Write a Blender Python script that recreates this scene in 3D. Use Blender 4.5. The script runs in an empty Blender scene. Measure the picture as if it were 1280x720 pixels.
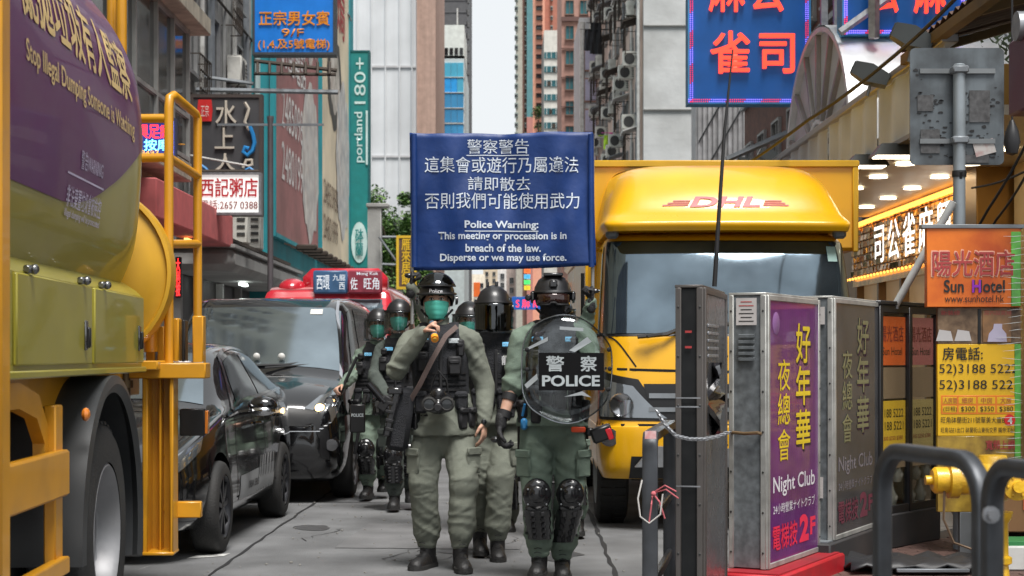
import bpy, bmesh, math, random
import numpy as np
from mathutils import Vector, Matrix, noise
random.seed(7)
R = math.radians
C = bpy.context.scene.collection
SC = bpy.context.scene

# ---------------------------------------------------------------- camera, world, sun, exposure
F = 2100.0; CX = 632.0; HY = 445.0; EYE = 1.35        # focal length in photo pixels, vanishing point, eye height
cam_d = bpy.data.cameras.new('camera'); cam = bpy.data.objects.new('camera', cam_d); C.objects.link(cam)
cam.location = (0, 0, EYE); cam.rotation_euler = (R(90), 0, 0)
cam_d.sensor_width = 36; cam_d.lens = F*36/1280
cam_d.shift_x = (640-CX)/1280; cam_d.shift_y = (HY-360)/1280
cam_d.clip_start = .1; cam_d.clip_end = 4000
cam_d.dof.use_dof = True; cam_d.dof.focus_distance = 10.8; cam_d.dof.aperture_fstop = 5.6
SC.camera = cam
W = bpy.data.worlds.new('World'); SC.world = W; W.use_nodes = True
nt = W.node_tree; nt.nodes.clear()
wo = nt.nodes.new('ShaderNodeOutputWorld'); bg = nt.nodes.new('ShaderNodeBackground')
sky = nt.nodes.new('ShaderNodeTexSky'); sky.sky_type = 'NISHITA'; sky.sun_disc = False
sky.sun_elevation = R(66); sky.sun_rotation = R(158); sky.dust_density = 4; sky.air_density = 1.2
hs = nt.nodes.new('ShaderNodeHueSaturation'); hs.inputs['Saturation'].default_value = .35
mx = nt.nodes.new('ShaderNodeMix'); mx.data_type = 'RGBA'; mx.inputs[0].default_value = .93
mx.inputs[7].default_value = (6.2, 6.45, 6.65, 1)
nt.links.new(sky.outputs[0], hs.inputs['Color']); nt.links.new(hs.outputs[0], mx.inputs[6])
nt.links.new(mx.outputs[2], bg.inputs[0]); bg.inputs[1].default_value = .098
nt.links.new(bg.outputs[0], wo.inputs[0])
sun_d = bpy.data.lights.new('sun', 'SUN'); sun = bpy.data.objects.new('sun', sun_d); C.objects.link(sun)
sun_d.energy = 3.6; sun_d.angle = R(25); sun_d.color = (1, .97, .93)
sun.rotation_euler = (R(24), 0, R(22))      # soft and high, from behind the camera's right shoulder
SC.view_settings.view_transform = 'Standard'; SC.view_settings.look = 'None'
SC.view_settings.exposure = 0.58; SC.view_settings.gamma = 1
SC.cycles.max_bounces = 6; SC.cycles.transparent_max_bounces = 12
SC.cycles.use_denoising = True

# ---------------------------------------------------------------- helpers
def P(px, py, Y): return Vector(((px-CX)/F*Y, Y, EYE-(py-HY)/F*Y))
def lin(h):
    if not isinstance(h, str): return tuple(h)[:3]
    c = [int(h[i:i+2], 16)/255 for i in (0, 2, 4)]
    return tuple(x/12.92 if x <= .04045 else ((x+.055)/1.055)**2.4 for x in c)
MATS = {}
def M(name, c=(.5,.5,.5), rough=.6, metal=0, var=.12, sc=3, bump=0, bsc=40, dirt=0, dsc=2.5, streak=0, coat=0, spec=.5, col2=None, dcol=(.03,.028,.025), fold=0):
    """procedural principled material: tone noise, optional dirt blotches, vertical streaks, bump"""
    if name in MATS: return MATS[name]
    m = bpy.data.materials.new(name); m.use_nodes = True; t = m.node_tree; N = t.nodes; L = t.links
    b = N['Principled BSDF']; c = lin(c)
    tc = N.new('ShaderNodeTexCoord')
    def noi(s, d=5, vec=None):
        n = N.new('ShaderNodeTexNoise'); n.inputs['Scale'].default_value = s; n.inputs['Detail'].default_value = d
        L.new(vec or tc.outputs['Object'], n.inputs['Vector']); return n
    def ramp(src, a, bb):
        r = N.new('ShaderNodeMapRange'); r.inputs[1].default_value = a; r.inputs[2].default_value = bb
        L.new(src, r.inputs[0]); return r.outputs[0]
    def mix(f, a, bb):
        x = N.new('ShaderNodeMix'); x.data_type = 'RGBA'
        (L.new(f, x.inputs[0]) if hasattr(f, 'links') else setattr(x.inputs[0], 'default_value', f))
        for s, v in ((x.inputs[6], a), (x.inputs[7], bb)):
            if hasattr(v, 'links'): L.new(v, s)
            else: s.default_value = (*v, 1)
        return x.outputs[2]
    n1 = noi(sc)
    c2 = lin(col2) if col2 else tuple(min(1, x*(1+var)) for x in c)
    col = mix(ramp(n1.outputs['Fac'], .3, .7), tuple(x*(1-var) for x in c), c2)
    if dirt:
        n2 = noi(dsc, 8)
        f = N.new('ShaderNodeMath'); f.operation = 'MULTIPLY'; f.inputs[1].default_value = dirt
        L.new(ramp(n2.outputs['Fac'], .45, .75), f.inputs[0]); col = mix(f.outputs[0], col, lin(dcol))
    if streak:
        mp = N.new('ShaderNodeMapping'); mp.inputs['Scale'].default_value = (1, 1, .06); L.new(tc.outputs['Object'], mp.inputs[0])
        n3 = noi(dsc*2, 6, mp.outputs[0])
        f = N.new('ShaderNodeMath'); f.operation = 'MULTIPLY'; f.inputs[1].default_value = streak
        L.new(ramp(n3.outputs['Fac'], .42, .72), f.inputs[0]); col = mix(f.outputs[0], col, lin(dcol))
    L.new(col, b.inputs['Base Color'])
    rr = N.new('ShaderNodeMapRange'); rr.inputs[3].default_value = max(.02, rough-.08); rr.inputs[4].default_value = min(1, rough+.1)
    L.new(n1.outputs['Fac'], rr.inputs[0]); L.new(rr.outputs[0], b.inputs['Roughness'])
    b.inputs['Metallic'].default_value = metal; b.inputs['Specular IOR Level'].default_value = spec
    if coat: b.inputs['Coat Weight'].default_value = coat; b.inputs['Coat Roughness'].default_value = .04
    if bump:
        n4 = noi(bsc, 6); bp = N.new('ShaderNodeBump'); bp.inputs['Strength'].default_value = bump; bp.inputs['Distance'].default_value = .02
        L.new(n4.outputs['Fac'], bp.inputs['Height']); L.new(bp.outputs[0], b.inputs['Normal'])
        if fold:      # creases in cloth
            mp = N.new('ShaderNodeMapping'); mp.inputs['Scale'].default_value = (1, 1, 1.9); mp.inputs['Rotation'].default_value = (.3, .5, 0); L.new(tc.outputs['Object'], mp.inputs[0])
            n5 = N.new('ShaderNodeTexNoise'); n5.noise_type = 'RIDGED_MULTIFRACTAL'; n5.inputs['Scale'].default_value = 7; n5.inputs['Detail'].default_value = 3; n5.inputs['Distortion'].default_value = .6; L.new(mp.outputs[0], n5.inputs['Vector'])
            b2 = N.new('ShaderNodeBump'); b2.inputs['Strength'].default_value = fold; b2.inputs['Distance'].default_value = .012
            L.new(n5.outputs['Fac'], b2.inputs['Height']); L.new(b2.outputs[0], bp.inputs['Normal'])
    MATS[name] = m; return m
def E(name, c, s=1.0):
    if name in MATS: return MATS[name]
    m = M(name, c, .4); b = m.node_tree.nodes['Principled BSDF']
    b.inputs['Emission Color'].default_value = (*lin(c), 1); b.inputs['Emission Strength'].default_value = s
    return m
def GL(name, c, alpha, rough=.03, metal=0):
    """clear or tinted see-through sheet"""
    if name in MATS: return MATS[name]
    m = M(name, c, rough, metal, var=.05); b = m.node_tree.nodes['Principled BSDF']; b.inputs['Alpha'].default_value = alpha
    return m
def prop(o, label=None, cat=None, group=None, kind=None):
    if label: o['label'] = label
    if cat: o['category'] = cat
    if group: o['group'] = group
    if kind: o['kind'] = kind
    return o
def thing(name, label, cat, loc=(0,0,0), rz=0, group=None, parent=None):
    o = bpy.data.objects.new(name, None); C.objects.link(o); o.location = loc; o.rotation_euler = (0,0,rz); o.empty_display_size = .1
    return prop(o, label, cat, group)
def dup(o, loc=None, rz=None, parent=None, label=None):
    c = o.copy(); C.objects.link(c)
    if parent is not None: c.parent = parent
    if loc is not None: c.location = loc
    if rz is not None: c.rotation_euler = (0,0,rz)
    if label: c['label'] = label
    for ch in list(o.children): dup(ch, parent=c)
    return c

class MB:
    def __init__(s): s.v = []; s.f = []; s.m = []; s.cur = 0
    def add(s, vs, fs, mi=None):
        k = len(s.v); s.v += [tuple(x) for x in vs]
        s.f += [tuple(i+k for i in f) for f in fs]; s.m += [s.cur if mi is None else mi]*len(fs); return s
    def box(s, c, d, b=0, rot=None, mi=None):
        c = Vector(c); h = [x/2 for x in d]
        if rot is not None and not isinstance(rot, Matrix): rot = Matrix.Rotation(rot, 3, 'Z')
        if b <= 0:
            vs = [Vector((sx*h[0], sy*h[1], sz*h[2])) for sx in (-1,1) for sy in (-1,1) for sz in (-1,1)]
            fs = [(0,1,3,2),(4,6,7,5),(0,4,5,1),(2,3,7,6),(0,2,6,4),(1,5,7,3)]
        else:
            b = min(b, min(h)*.95); vs = []; fs = []; idx = {}
            for sx in (-1,1):
                for sy in (-1,1):
                    for sz in (-1,1):
                        for a in range(3):
                            sg = (sx, sy, sz); p = [sg[i]*(h[i] if i == a else h[i]-b) for i in range(3)]
                            idx[(sx,sy,sz,a)] = len(vs); vs.append(Vector(p))
            I = idx
            for a in range(3):
                o = [i for i in range(3) if i != a]
                for sg in (-1,1):
                    q = []
                    for (p, r) in ((-1,-1),(1,-1),(1,1),(-1,1)):
                        k = [0,0,0]; k[a] = sg; k[o[0]] = p; k[o[1]] = r; q.append(I[(*k, a)])
                    fs.append(q)
            for e in range(3):
                o = [i for i in range(3) if i != e]
                for p in (-1,1):
                    for r in (-1,1):
                        k0 = [0,0,0]; k0[o[0]] = p; k0[o[1]] = r; k1 = list(k0); k0[e] = -1; k1[e] = 1
                        fs.append([I[(*k0,o[0])], I[(*k1,o[0])], I[(*k1,o[1])], I[(*k0,o[1])]])
            for sx in (-1,1):
                for sy in (-1,1):
                    for sz in (-1,1): fs.append([I[(sx,sy,sz,a)] for a in range(3)])
            ff = []
            for f in fs:
                n = (vs[f[1]]-vs[f[0]]).cross(vs[f[2]]-vs[f[0]]); cc = sum((vs[i] for i in f), Vector())
                ff.append(tuple(f) if n.dot(cc) > 0 else tuple(reversed(f)))
            fs = ff
        if rot is not None: vs = [rot @ v for v in vs]
        return s.add([v+c for v in vs], fs, mi)
    def loft(s, rings, cap=True, closed=True, mi=None):
        n = len(rings[0]); vs = [p for r in rings for p in r]; fs = []
        for i in range(len(rings)-1):
            for j in range(n if closed else n-1):
                k = (j+1) % n; fs.append((i*n+j, i*n+k, (i+1)*n+k, (i+1)*n+j))
        if cap: fs.append(tuple(reversed(range(n)))); fs.append(tuple((len(rings)-1)*n+j for j in range(n)))
        return s.add(vs, fs, mi)
    def tube(s, path, r, n=8, cap=True, sq=(1,1), up=None, mi=None):
        path = [Vector(p) for p in path]; rs = r if hasattr(r, '__len__') else [r]*len(path); rings = []; u = None
        for i, p in enumerate(path):
            d = (path[min(i+1, len(path)-1)]-path[max(i-1, 0)]).normalized()
            if u is None:
                u = Vector(up) if up else (Vector((0,0,1)) if abs(d.z) < .9 else Vector((0,1,0)))
            u = (u-d*u.dot(d)).normalized(); w = d.cross(u)
            rings.append([p+(u*math.cos(a)*sq[0]+w*math.sin(a)*sq[1])*rs[i] for a in [2*math.pi*k/n+math.pi/n for k in range(n)]])
        return s.loft(rings, cap, mi=mi)
    def limb(s, path, r, n=14, sq=(1,1), up=None):
        """tube with rounded ends"""
        path = [Vector(p) for p in path]; rs = list(r) if hasattr(r, '__len__') else [r]*len(path)
        d0 = (path[0]-path[1]).normalized(); d1 = (path[-1]-path[-2]).normalized(); a = []; ra = []
        for t in (1, .8, .45): a.append(path[0]+d0*rs[0]*t); ra.append(max(.0008, rs[0]*math.sqrt(max(0, 1-t*t))))
        e = []; re = []
        for t in (.45, .8, 1): e.append(path[-1]+d1*rs[-1]*t); re.append(max(.0008, rs[-1]*math.sqrt(max(0, 1-t*t))))
        return s.tube(a+path+e, ra+rs+re, n, True, sq, up)
    def ell(s, c, r, n=14, m=9, rot=None, mi=None):
        c = Vector(c); rings = []
        for i in range(m+1):
            t = math.pi*i/m; z = -math.cos(t); q = max(.001, math.sin(t))
            ring = []
            for k in range(n):
                a = 2*math.pi*k/n; v = Vector((r[0]*q*math.cos(a), r[1]*q*math.sin(a), r[2]*z))
                ring.append(c+(rot @ v if rot else v))
            rings.append(ring)
        return s.loft(rings, True, mi=mi)
    def lathe(s, prof, c=(0,0,0), axis='Z', n=24, mi=None, cap=True, rot=None):
        c = Vector(c); rings = []
        for r, h in prof:
            ring = []
            for k in range(n):
                a = 2*math.pi*k/n; x, y = r*math.cos(a), r*math.sin(a)
                v = {'Z': Vector((x,y,h)), 'X': Vector((h,x,y)), 'Y': Vector((x,h,y))}[axis]
                if rot: v = rot @ v
                ring.append(c+v)
            rings.append(ring)
        return s.loft(rings, cap, mi=mi)
    def prism(s, poly, o, ux, uy, uz, t, mi=None):
        """2-D polygon (in o + ux,uy) pushed t along uz"""
        o, ux, uy, uz = map(Vector, (o, ux, uy, uz)); a = [o+ux*x+uy*y for x, y in poly]; n = len(a)
        fs = [tuple(range(n)), tuple(reversed(range(n, 2*n)))]+[(i, n+i, n+(i+1) % n, (i+1) % n) for i in range(n)]
        return s.add(a+[p+uz*t for p in a], fs, mi)
    def quad(s, a, b, c, d, mi=None): return s.add([a,b,c,d], [(0,1,2,3)], mi)
    def build(s, name, mats, parent=None, smooth=40, loc=None, fix=True, kind=None, label=None):
        me = bpy.data.meshes.new(name); me.from_pydata(s.v, [], s.f)
        mats = mats if isinstance(mats, (list, tuple)) else [mats]
        for m in mats: me.materials.append(m)
        if len(mats) > 1: me.polygons.foreach_set('material_index', s.m)
        if fix:
            bm = bmesh.new(); bm.from_mesh(me); bmesh.ops.recalc_face_normals(bm, faces=bm.faces); bm.to_mesh(me); bm.free()
        if smooth: me.shade_smooth(); me.set_sharp_from_angle(angle=R(smooth))
        me.update(); o = bpy.data.objects.new(name, me); C.objects.link(o)
        if parent: o.parent = parent
        if loc is not None: o.location = loc
        if kind: o['kind'] = kind
        if label: o['label'] = label
        return o

def remeshed(mb, name, mat, parent, voxel=.008, smooth=5, wr=None, shell=None):
    """fuse overlapping volumes into one continuous surface, then push cloth folds into it"""
    o = mb.build(name, mat, parent)
    a = o.modifiers.new('r', 'REMESH'); a.mode = 'VOXEL'; a.voxel_size = voxel; a.use_smooth_shade = True
    if smooth:
        b = o.modifiers.new('s', 'SMOOTH'); b.factor = .5; b.iterations = smooth
    dg = bpy.context.evaluated_depsgraph_get(); dg.update()
    me = bpy.data.meshes.new_from_object(o.evaluated_get(dg)); o.modifiers.clear(); old = o.data
    me.name = name; o.data = me; bpy.data.meshes.remove(old)
    if not me.materials: me.materials.append(mat)
    if wr:
        n = len(me.vertices); co = np.empty(n*3, 'f'); me.vertices.foreach_get('co', co); no = np.empty(n*3, 'f'); me.vertices.foreach_get('normal', no)
        co = co.reshape(-1,3); no = no.reshape(-1,3); amp, seed = wr[0], wr[1]; fxy = wr[2] if len(wr) > 2 else 5; fz = wr[3] if len(wr) > 3 else 15
        d = np.empty(n)
        nz = noise.noise
        for i in range(n):
            x, y, z = co[i]; w = nz((x*4+seed, y*4, z*4))*.35
            q = nz((x*fxy+z*4+seed, y*fxy, (z+x*.5+w*.3)*fz)); r1 = 1-abs(q)*2.6
            q2 = nz((x*fxy*2+seed, y*fxy*2+3, (z-x*.8)*fz*1.6)); r2 = 1-abs(q2)*2.4
            m_ = .55+nz((x*3, y*3+seed, z*3))
            d[i] = (r1*.75+r2*.35-.35)*m_
        co += no*(d*amp)[:, None].astype('f'); me.vertices.foreach_set('co', co.ravel()); me.update()
    me.shade_smooth(); return o

class Surf:
    """bicubic surface through a grid of control points; parts of a shell are cut out of it in (u, v)"""
    def __init__(s, grid): s.g = np.array(grid, float); s.nu, s.nv = s.g.shape[:2]
    @staticmethod
    def _w(t): t2 = t*t; t3 = t2*t; return np.stack([-.5*t3+t2-.5*t, 1.5*t3-2.5*t2+1, -1.5*t3+2*t2+.5*t, .5*t3-.5*t2], -1)
    def at(s, u, v):
        u = np.clip(np.asarray(u, float), 0, s.nu-1); v = np.clip(np.asarray(v, float), 0, s.nv-1)
        iu = np.minimum(u.astype(int), s.nu-2); iv = np.minimum(v.astype(int), s.nv-2)
        wu, wv = s._w(u-iu), s._w(v-iv); out = np.zeros(u.shape+(3,))
        for a in range(4):
            ia = np.clip(iu+a-1, 0, s.nu-1)
            for b in range(4):
                ib = np.clip(iv+b-1, 0, s.nv-1); out += (wu[..., a]*wv[..., b])[..., None]*s.g[ia, ib]
        return out
    def nrm(s, u, v):
        e = .02; u = np.asarray(u, float); v = np.asarray(v, float)
        n = np.cross(s.at(u+e, v)-s.at(u-e, v), s.at(u, v+e)-s.at(u, v-e)); l = np.linalg.norm(n, axis=-1, keepdims=True); return n/np.maximum(l, 1e-9)
    def shell(s, mb, du=5, dv=4, mi=None, cap=True):
        us = np.linspace(0, s.nu-1, (s.nu-1)*du+1); vs = np.linspace(0, s.nv-1, (s.nv-1)*dv+1)
        U, V = np.meshgrid(us, vs, indexing='ij'); p = s.at(U, V)
        mb.loft([[tuple(x) for x in row] for row in p], cap, closed=True, mi=mi)
    def patch(s, mb, q, nu=8, nv=6, off=.004, sgn=1, mi=None, th=None):
        """q: four (u,v) corners, or a function (a,b)->(u,v)"""
        A, B = np.meshgrid(np.linspace(0,1,nu+1), np.linspace(0,1,nv+1), indexing='ij')
        if callable(q): U, V = q(A, B)
        else:
            q = np.array(q, float); W_ = [(1-A)*(1-B), A*(1-B), A*B, (1-A)*B]
            U = sum(w*c[0] for w, c in zip(W_, q)); V = sum(w*c[1] for w, c in zip(W_, q))
        p = s.at(U, V); n = s.nrm(U, V)*sgn; top = p+n*off
        if th is None: mb.loft([[tuple(x) for x in r] for r in top], False, False, mi)
        else:
            lo = p-n*th; rings = []
            for i in range(nu+1): rings.append([tuple(x) for x in top[i]]+[tuple(x) for x in lo[i][::-1]])
            mb.loft(rings, True, True, mi)
        return mb

def text(body, parent, o, ux, uy, w, h, mat, off=.003, bold=0, ext=0, name='lettering', fn=None, ls=1.0, cs=1.0, both=True):
    """flat lettering fitted into a w x h box centred on o, spanned by ux,uy; fn maps (x,y) in the box onto a curved surface"""
    cu = bpy.data.curves.new('t', 'FONT'); cu.body = body; cu.align_x = 'CENTER'; asc = body.isascii(); cu.offset = bold if asc else 0; cu.resolution_u = 3; cu.space_line = ls; cu.space_character = cs
    to = bpy.data.objects.new('t', cu); C.objects.link(to)
    dg = bpy.context.evaluated_depsgraph_get(); dg.update(); me = bpy.data.meshes.new_from_object(to.evaluated_get(dg))
    bpy.data.objects.remove(to); bpy.data.curves.remove(cu); n = len(me.vertices)
    co = np.empty(n*3); me.vertices.foreach_get('co', co); co = co.reshape(-1,3); lo, hi = co.min(0), co.max(0)
    x = ((co[:,0]-(lo[0]+hi[0])/2)/(hi[0]-lo[0]))*w
    sy = h/(hi[1]-lo[1]) if h else w/(hi[0]-lo[0]); y = (co[:,1]-(lo[1]+hi[1])/2)*sy
    if fn is None:
        o, ux, uy = Vector(o), Vector(ux).normalized(), Vector(uy).normalized(); uz = ux.cross(uy)
        q = np.outer(x, ux)+np.outer(y, uy)+np.array(o+uz*off)
    else: q = fn(x, y)
    me.vertices.foreach_set('co', q.ravel()); me.name = name
    if bold and not asc:      # heavier strokes: the glyphs again, nudged sideways and a hair further out
        bm = bmesh.new(); bw = bold*sy*.55
        for k, (ax, ay) in enumerate(((1,.6),(-1,-.6),(.6,-1),(-.6,1))):
            xx, yy = x+ax*bw, y+ay*bw
            if fn is None: q2 = np.outer(xx, ux)+np.outer(yy, uy)+np.array(o+uz*(off+.0004*(k+1)))
            else: q2 = fn(xx, yy); q2 = q2+(q2-q)*0
            me.vertices.foreach_set('co', q2.ravel()); bm.from_mesh(me)
        me.vertices.foreach_set('co', q.ravel())
        if fn is None: bm.from_mesh(me)
        bm.to_mesh(me); bm.free()
    me.materials.clear(); me.materials.append(mat); me.polygons.foreach_set('material_index', [0]*len(me.polygons)); me.update()
    ob = bpy.data.objects.new(name, me); C.objects.link(ob); ob.parent = parent
    if ext:
        so = ob.modifiers.new('s', 'SOLIDIFY'); so.thickness = ext; so.offset = 1
    return ob
XR, ZU = Vector((1,0,0)), Vector((0,0,1))
def sgn_text(t, parent, rect, Y, box, mat, off=.0, **k):
    """lettering on a sign that faces the street end: box in photo pixels x0,y0,x1,y1"""
    x0, y0, x1, y1 = box; a = P((x0+x1)/2, (y0+y1)/2, Y)-Vector(parent.location); s = Y/F
    return text(t, parent, a, XR, ZU, (x1-x0)*s, (y1-y0)*s, mat, off=off, **k)
# ---------------------------------------------------------------- palette
asphalt = M('asphalt', (.165,.168,.172), .78, var=.3, sc=1.7, bump=.8, bsc=120, dirt=.55, dsc=1.1, dcol=(.075,.075,.078))
concrete = M('weathered concrete', (.38,.38,.37), .9, var=.18, sc=1.5, bump=.4, bsc=12, dirt=.5, dsc=.6, streak=.35, dcol=(.14,.14,.135))
pave = M('paving brick', (.10,.055,.045), .8, var=.35, sc=6, bump=.3, bsc=60)
kerbm = M('kerb stone', (.22,.21,.2), .85, bump=.3)
white_paint = M('worn white paint', (.55,.55,.53), .7, dirt=.7, dsc=14, dcol=(.1,.1,.1))
black = M('black plastic', (.016,.016,.018), .42, var=.2)
rubber = M('tyre rubber', (.018,.018,.018), .75, bump=.3, bsc=80, dirt=.3, dcol=(.06,.055,.05))
steel = M('galvanised steel', (.32,.33,.35), .42, .7, var=.25, sc=14, dirt=.4, dsc=5, dcol=(.1,.1,.1))
alu = M('brushed aluminium', (.55,.56,.58), .3, .85, var=.1)
greym = M('grey painted metal', (.22,.24,.26), .45, .3, dirt=.4, dsc=4)
darkglass = M('dark window glass', (.012,.014,.016), .04, 0, var=.3, spec=.8)
bluglass = M('teal window glass', (.03,.12,.14), .08, 0, var=.4, sc=.7, spec=.8)
chrome = M('chrome', (.6,.6,.62), .12, 1)
brown_m = M('rusty bracket', (.06,.045,.035), .7, .4, dirt=.5)
white_m = M('white painted metal', (.6,.6,.58), .5, dirt=.45, dsc=5, dcol=(.2,.18,.15))
teal_m = M('teal render', '25909a', .7, var=.1, dirt=.2, dsc=.8, streak=.25)
cream = M('cream wall', 'b0a890', .85, dirt=.5, dsc=1.2, streak=.5, dcol=(.12,.11,.1))

# ---------------------------------------------------------------- ground
def sheet(name, poly, z, mat, kind='structure'):
    m = MB(); m.add([(x, y, z) for x, y in poly], [tuple(range(len(poly)))]); o = m.build(name, mat, smooth=0, fix=False)
    o.data.polygons[0].flip() if o.data.polygons[0].normal.z < 0 else None
    o['kind'] = kind; return o
sheet('ground', [(-1500,-60),(1500,-60),(1500,3000),(-1500,3000)], -.012, M('far ground', (.12,.12,.12), .9))
sheet('road', [(-4.2,-20),(9,-20),(9,900),(-4.2,900)], 0, asphalt)
# worn concrete slab seams and tar lines in the road
def seam(pts, w, mat=None, name='road_seam'):
    m = MB(); r = []
    for i, p in enumerate(pts):
        p = Vector((*p, 0)); a = Vector((*pts[max(i-1,0)], 0)); b = Vector((*pts[min(i+1,len(pts)-1)], 0)); d = (b-a).normalized(); n = Vector((-d.y, d.x, 0))*w*(.6+random.random()*.8)
        r.append([p+n+Vector((0,0,.004)), p-n+Vector((0,0,.004))])
    m.loft(r, False, False); o = m.build(name, mat or M('tar seam', (.012,.012,.013), .8), smooth=0); o['kind'] = 'structure'; return o
def line(x0, y0, x1, y1, n=24, j=.012): return [(x0+(x1-x0)*i/n+random.uniform(-j,j), y0+(y1-y0)*i/n) for i in range(n+1)]
def G(px, py): Y = EYE*F/(py-HY); return ((px-CX)/F*Y, Y)
a, b = G(262, 720), G(420, 610); seam(line(*a, *b), .012)
a, b = G(775, 730), G(728, 622); seam(line(*a, *b), .016)
seam(line(*G(420,610), *G(520,545)), .012)
seam(line(-1.75, 15.5, .8, 15.3, 20), .012); seam(line(-2.0, 9.35, .9, 9.5, 20), .006)
for (x0, y0, x1, y1) in ((172,712,196,704), (236,697,282,694), (238,688,270,684)):
    (ax, ay), (bx, by) = G(x0, y0), G(x1, y1); m = MB(); yw = .16
    m.quad((ax, ay-yw/2, .004), (bx, by-yw/2, .004), (bx+.02, by+yw/2, .004), (ax+.03, ay+yw/2, .004)); m.build('road_marking', white_paint, smooth=0)['kind'] = 'structure'
# manhole / patches
sheet('road_patch', [(-1.2,11.8),(.1,11.7),(.2,13.4),(-1.1,13.5)], .004, M('road patch', (.14,.14,.143), .85, var=.2, sc=3, bump=.4, bsc=120))
def slab(name, poly, z, mat):
    m = MB(); m.prism(poly, (0,0,-.05), (1,0,0), (0,1,0), (0,0,1), z+.05); o = m.build(name, mat, smooth=0); o['kind'] = 'structure'; return o
pav_l = slab('pavement_left', [(-4.35,-20),(-4.35,400),(-30,400),(-30,-20)], .13, M('grey paving', (.2,.2,.2), .85, dirt=.4, bump=.2))
m = MB(); m.box((-4.25,190,.045), (.2,420,.19), .02); kb = m.build('kerb', kerbm, pav_l); kb['kind'] = 'structure'
edge = [(.78,-20),(.78,7.6),(.86,8.6),(1.15,9.6),(1.7,10.5),(2.5,11.2),(3.1,12.0),(3.35,13.2),(3.4,400),(30,400),(30,-20)]
inner = [(x+.12 if y > 0 and y < 300 or x < 5 else x, y) for x, y in edge]
pav_r = slab('pavement_right', inner, .128, M('brick bed', (.055,.045,.04), .9))
m = MB()
for i in range(8):
    a, b = Vector((*edge[i],0)), Vector((*edge[i+1],0)); d = (b-a); n = Vector((d.y,-d.x,0)).normalized()*.14; k = max(1, int(min(d.length, 30)/.9))
    L_ = min(d.length, 40); d = d.normalized()
    for j in range(k):
        p = a+d*(L_*j/k); q = a+d*(L_*(j+1)/k-.006)
        m.prism([(p.x,p.y),(q.x,q.y),(q.x+n.x,q.y+n.y),(p.x+n.x,p.y+n.y)], (0,0,-.04), (1,0,0), (0,1,0), (0,0,1), .175)
m.build('kerb', kerbm, pav_r)['kind'] = 'structure'
# paving bricks where the frame shows them
bm_ = MB(); bm_.box((0,0,0), (.196,.096,.03), .004); br0 = None; cnt = 0
for iy in range(46):
    for ix in range(14):
        x = 1.75+ix*.2+(iy % 2)*.1; y = 7.7+iy*.1
        if x > 4.3 or y > 11.8 or (y > 9.9 and x < 1.75+(y-9.9)*.9) or cnt >= 295: continue
        px = CX+F*x/y
        if px > 1300 or px < 1000: continue
        if br0 is None: br0 = bm_.build('brick', pave, pav_r, loc=(x,y,.1275)); o = br0
        else: o = br0.copy(); C.objects.link(o)
        o.location = (x, y, .1275+random.uniform(-.0015,.0015)); o.rotation_euler = (0,0,random.uniform(-.01,.01)); cnt += 1
# manhole covers, oil stains, small litter on the carriageway
rs = random.Random(11); oil = M('oil stain', (.05,.05,.052), .5, var=.4, sc=20)
for k in range(9):
    x, y, r0 = rs.uniform(-1.6,.6), rs.uniform(8.8,15), rs.uniform(.05,.22); m = MB(); n = 16; m.add([(x+r0*math.cos(a)*(1+rs.uniform(-.3,.3)), y+1.6*r0*math.sin(a)*(1+rs.uniform(-.3,.3)), .0035) for a in np.linspace(0, 2*math.pi, n, endpoint=False)], [tuple(range(n))]); m.build('oil_stain', oil, smooth=0, fix=False)['kind'] = 'structure'
for k in range(5):
    x0, y0 = rs.uniform(-1.5,.2), rs.uniform(9,13); pts = [(x0,y0)]
    for i in range(9): pts.append((pts[-1][0]+rs.uniform(-.05,.12), pts[-1][1]+rs.uniform(.02,.16)))
    seam(pts, .0035, name='road_crack')
lm = MB()
for k in range(220):
    x, y, s = rs.uniform(-1.9,.75), rs.uniform(8.6,18), rs.uniform(.006,.02); a = rs.random()*3; lm.box((x,y,.004+s*.2), (s,s*.7,s*.4), 0, rot=a)
lm.build('grit', M('pale grit', (.25,.24,.22), .9), smooth=0)['kind'] = 'stuff'
# ---------------------------------------------------------------- buildings
FY, FL, FR = 0, R(90), R(-90)     # a part turned to face the camera, or the street from its left or right side
def proto(name, mb, mats, smooth=40):
    me_o = mb.build(name, mats, smooth=smooth); me = me_o.data; bpy.data.objects.remove(me_o); return (name, me)
def put(pr, parent, loc, rz=0, sc=None, mat=None):
    o = bpy.data.objects.new(pr[0], pr[1]); C.objects.link(o); o.parent = parent; o.location = loc; o.rotation_euler = (0,0,rz)
    if sc: o.scale = sc
    return o
def win_mb(w, h, t=.05, mull=1, sill=True):
    m = MB(); m.cur = 0
    m.box((0,-.02,h/2-t/2), (w,.08,t)); m.box((0,-.02,-h/2+t/2), (w,.08,t))
    for s in (-1,1): m.box((s*(w/2-t/2),-.02,0), (t,.08,h-2*t))
    for k in range(mull): m.box((-w/2+w*(k+1)/(mull+1),-.01,0), (t*.7,.05,h-2*t))
    if sill: m.box((0,-.06,-h/2-.04), (w+.1,.16,.06))
    m.cur = 1; m.box((0,.02,0), (w-2*t-.002,.02,h-2*t-.002)); return m
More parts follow.
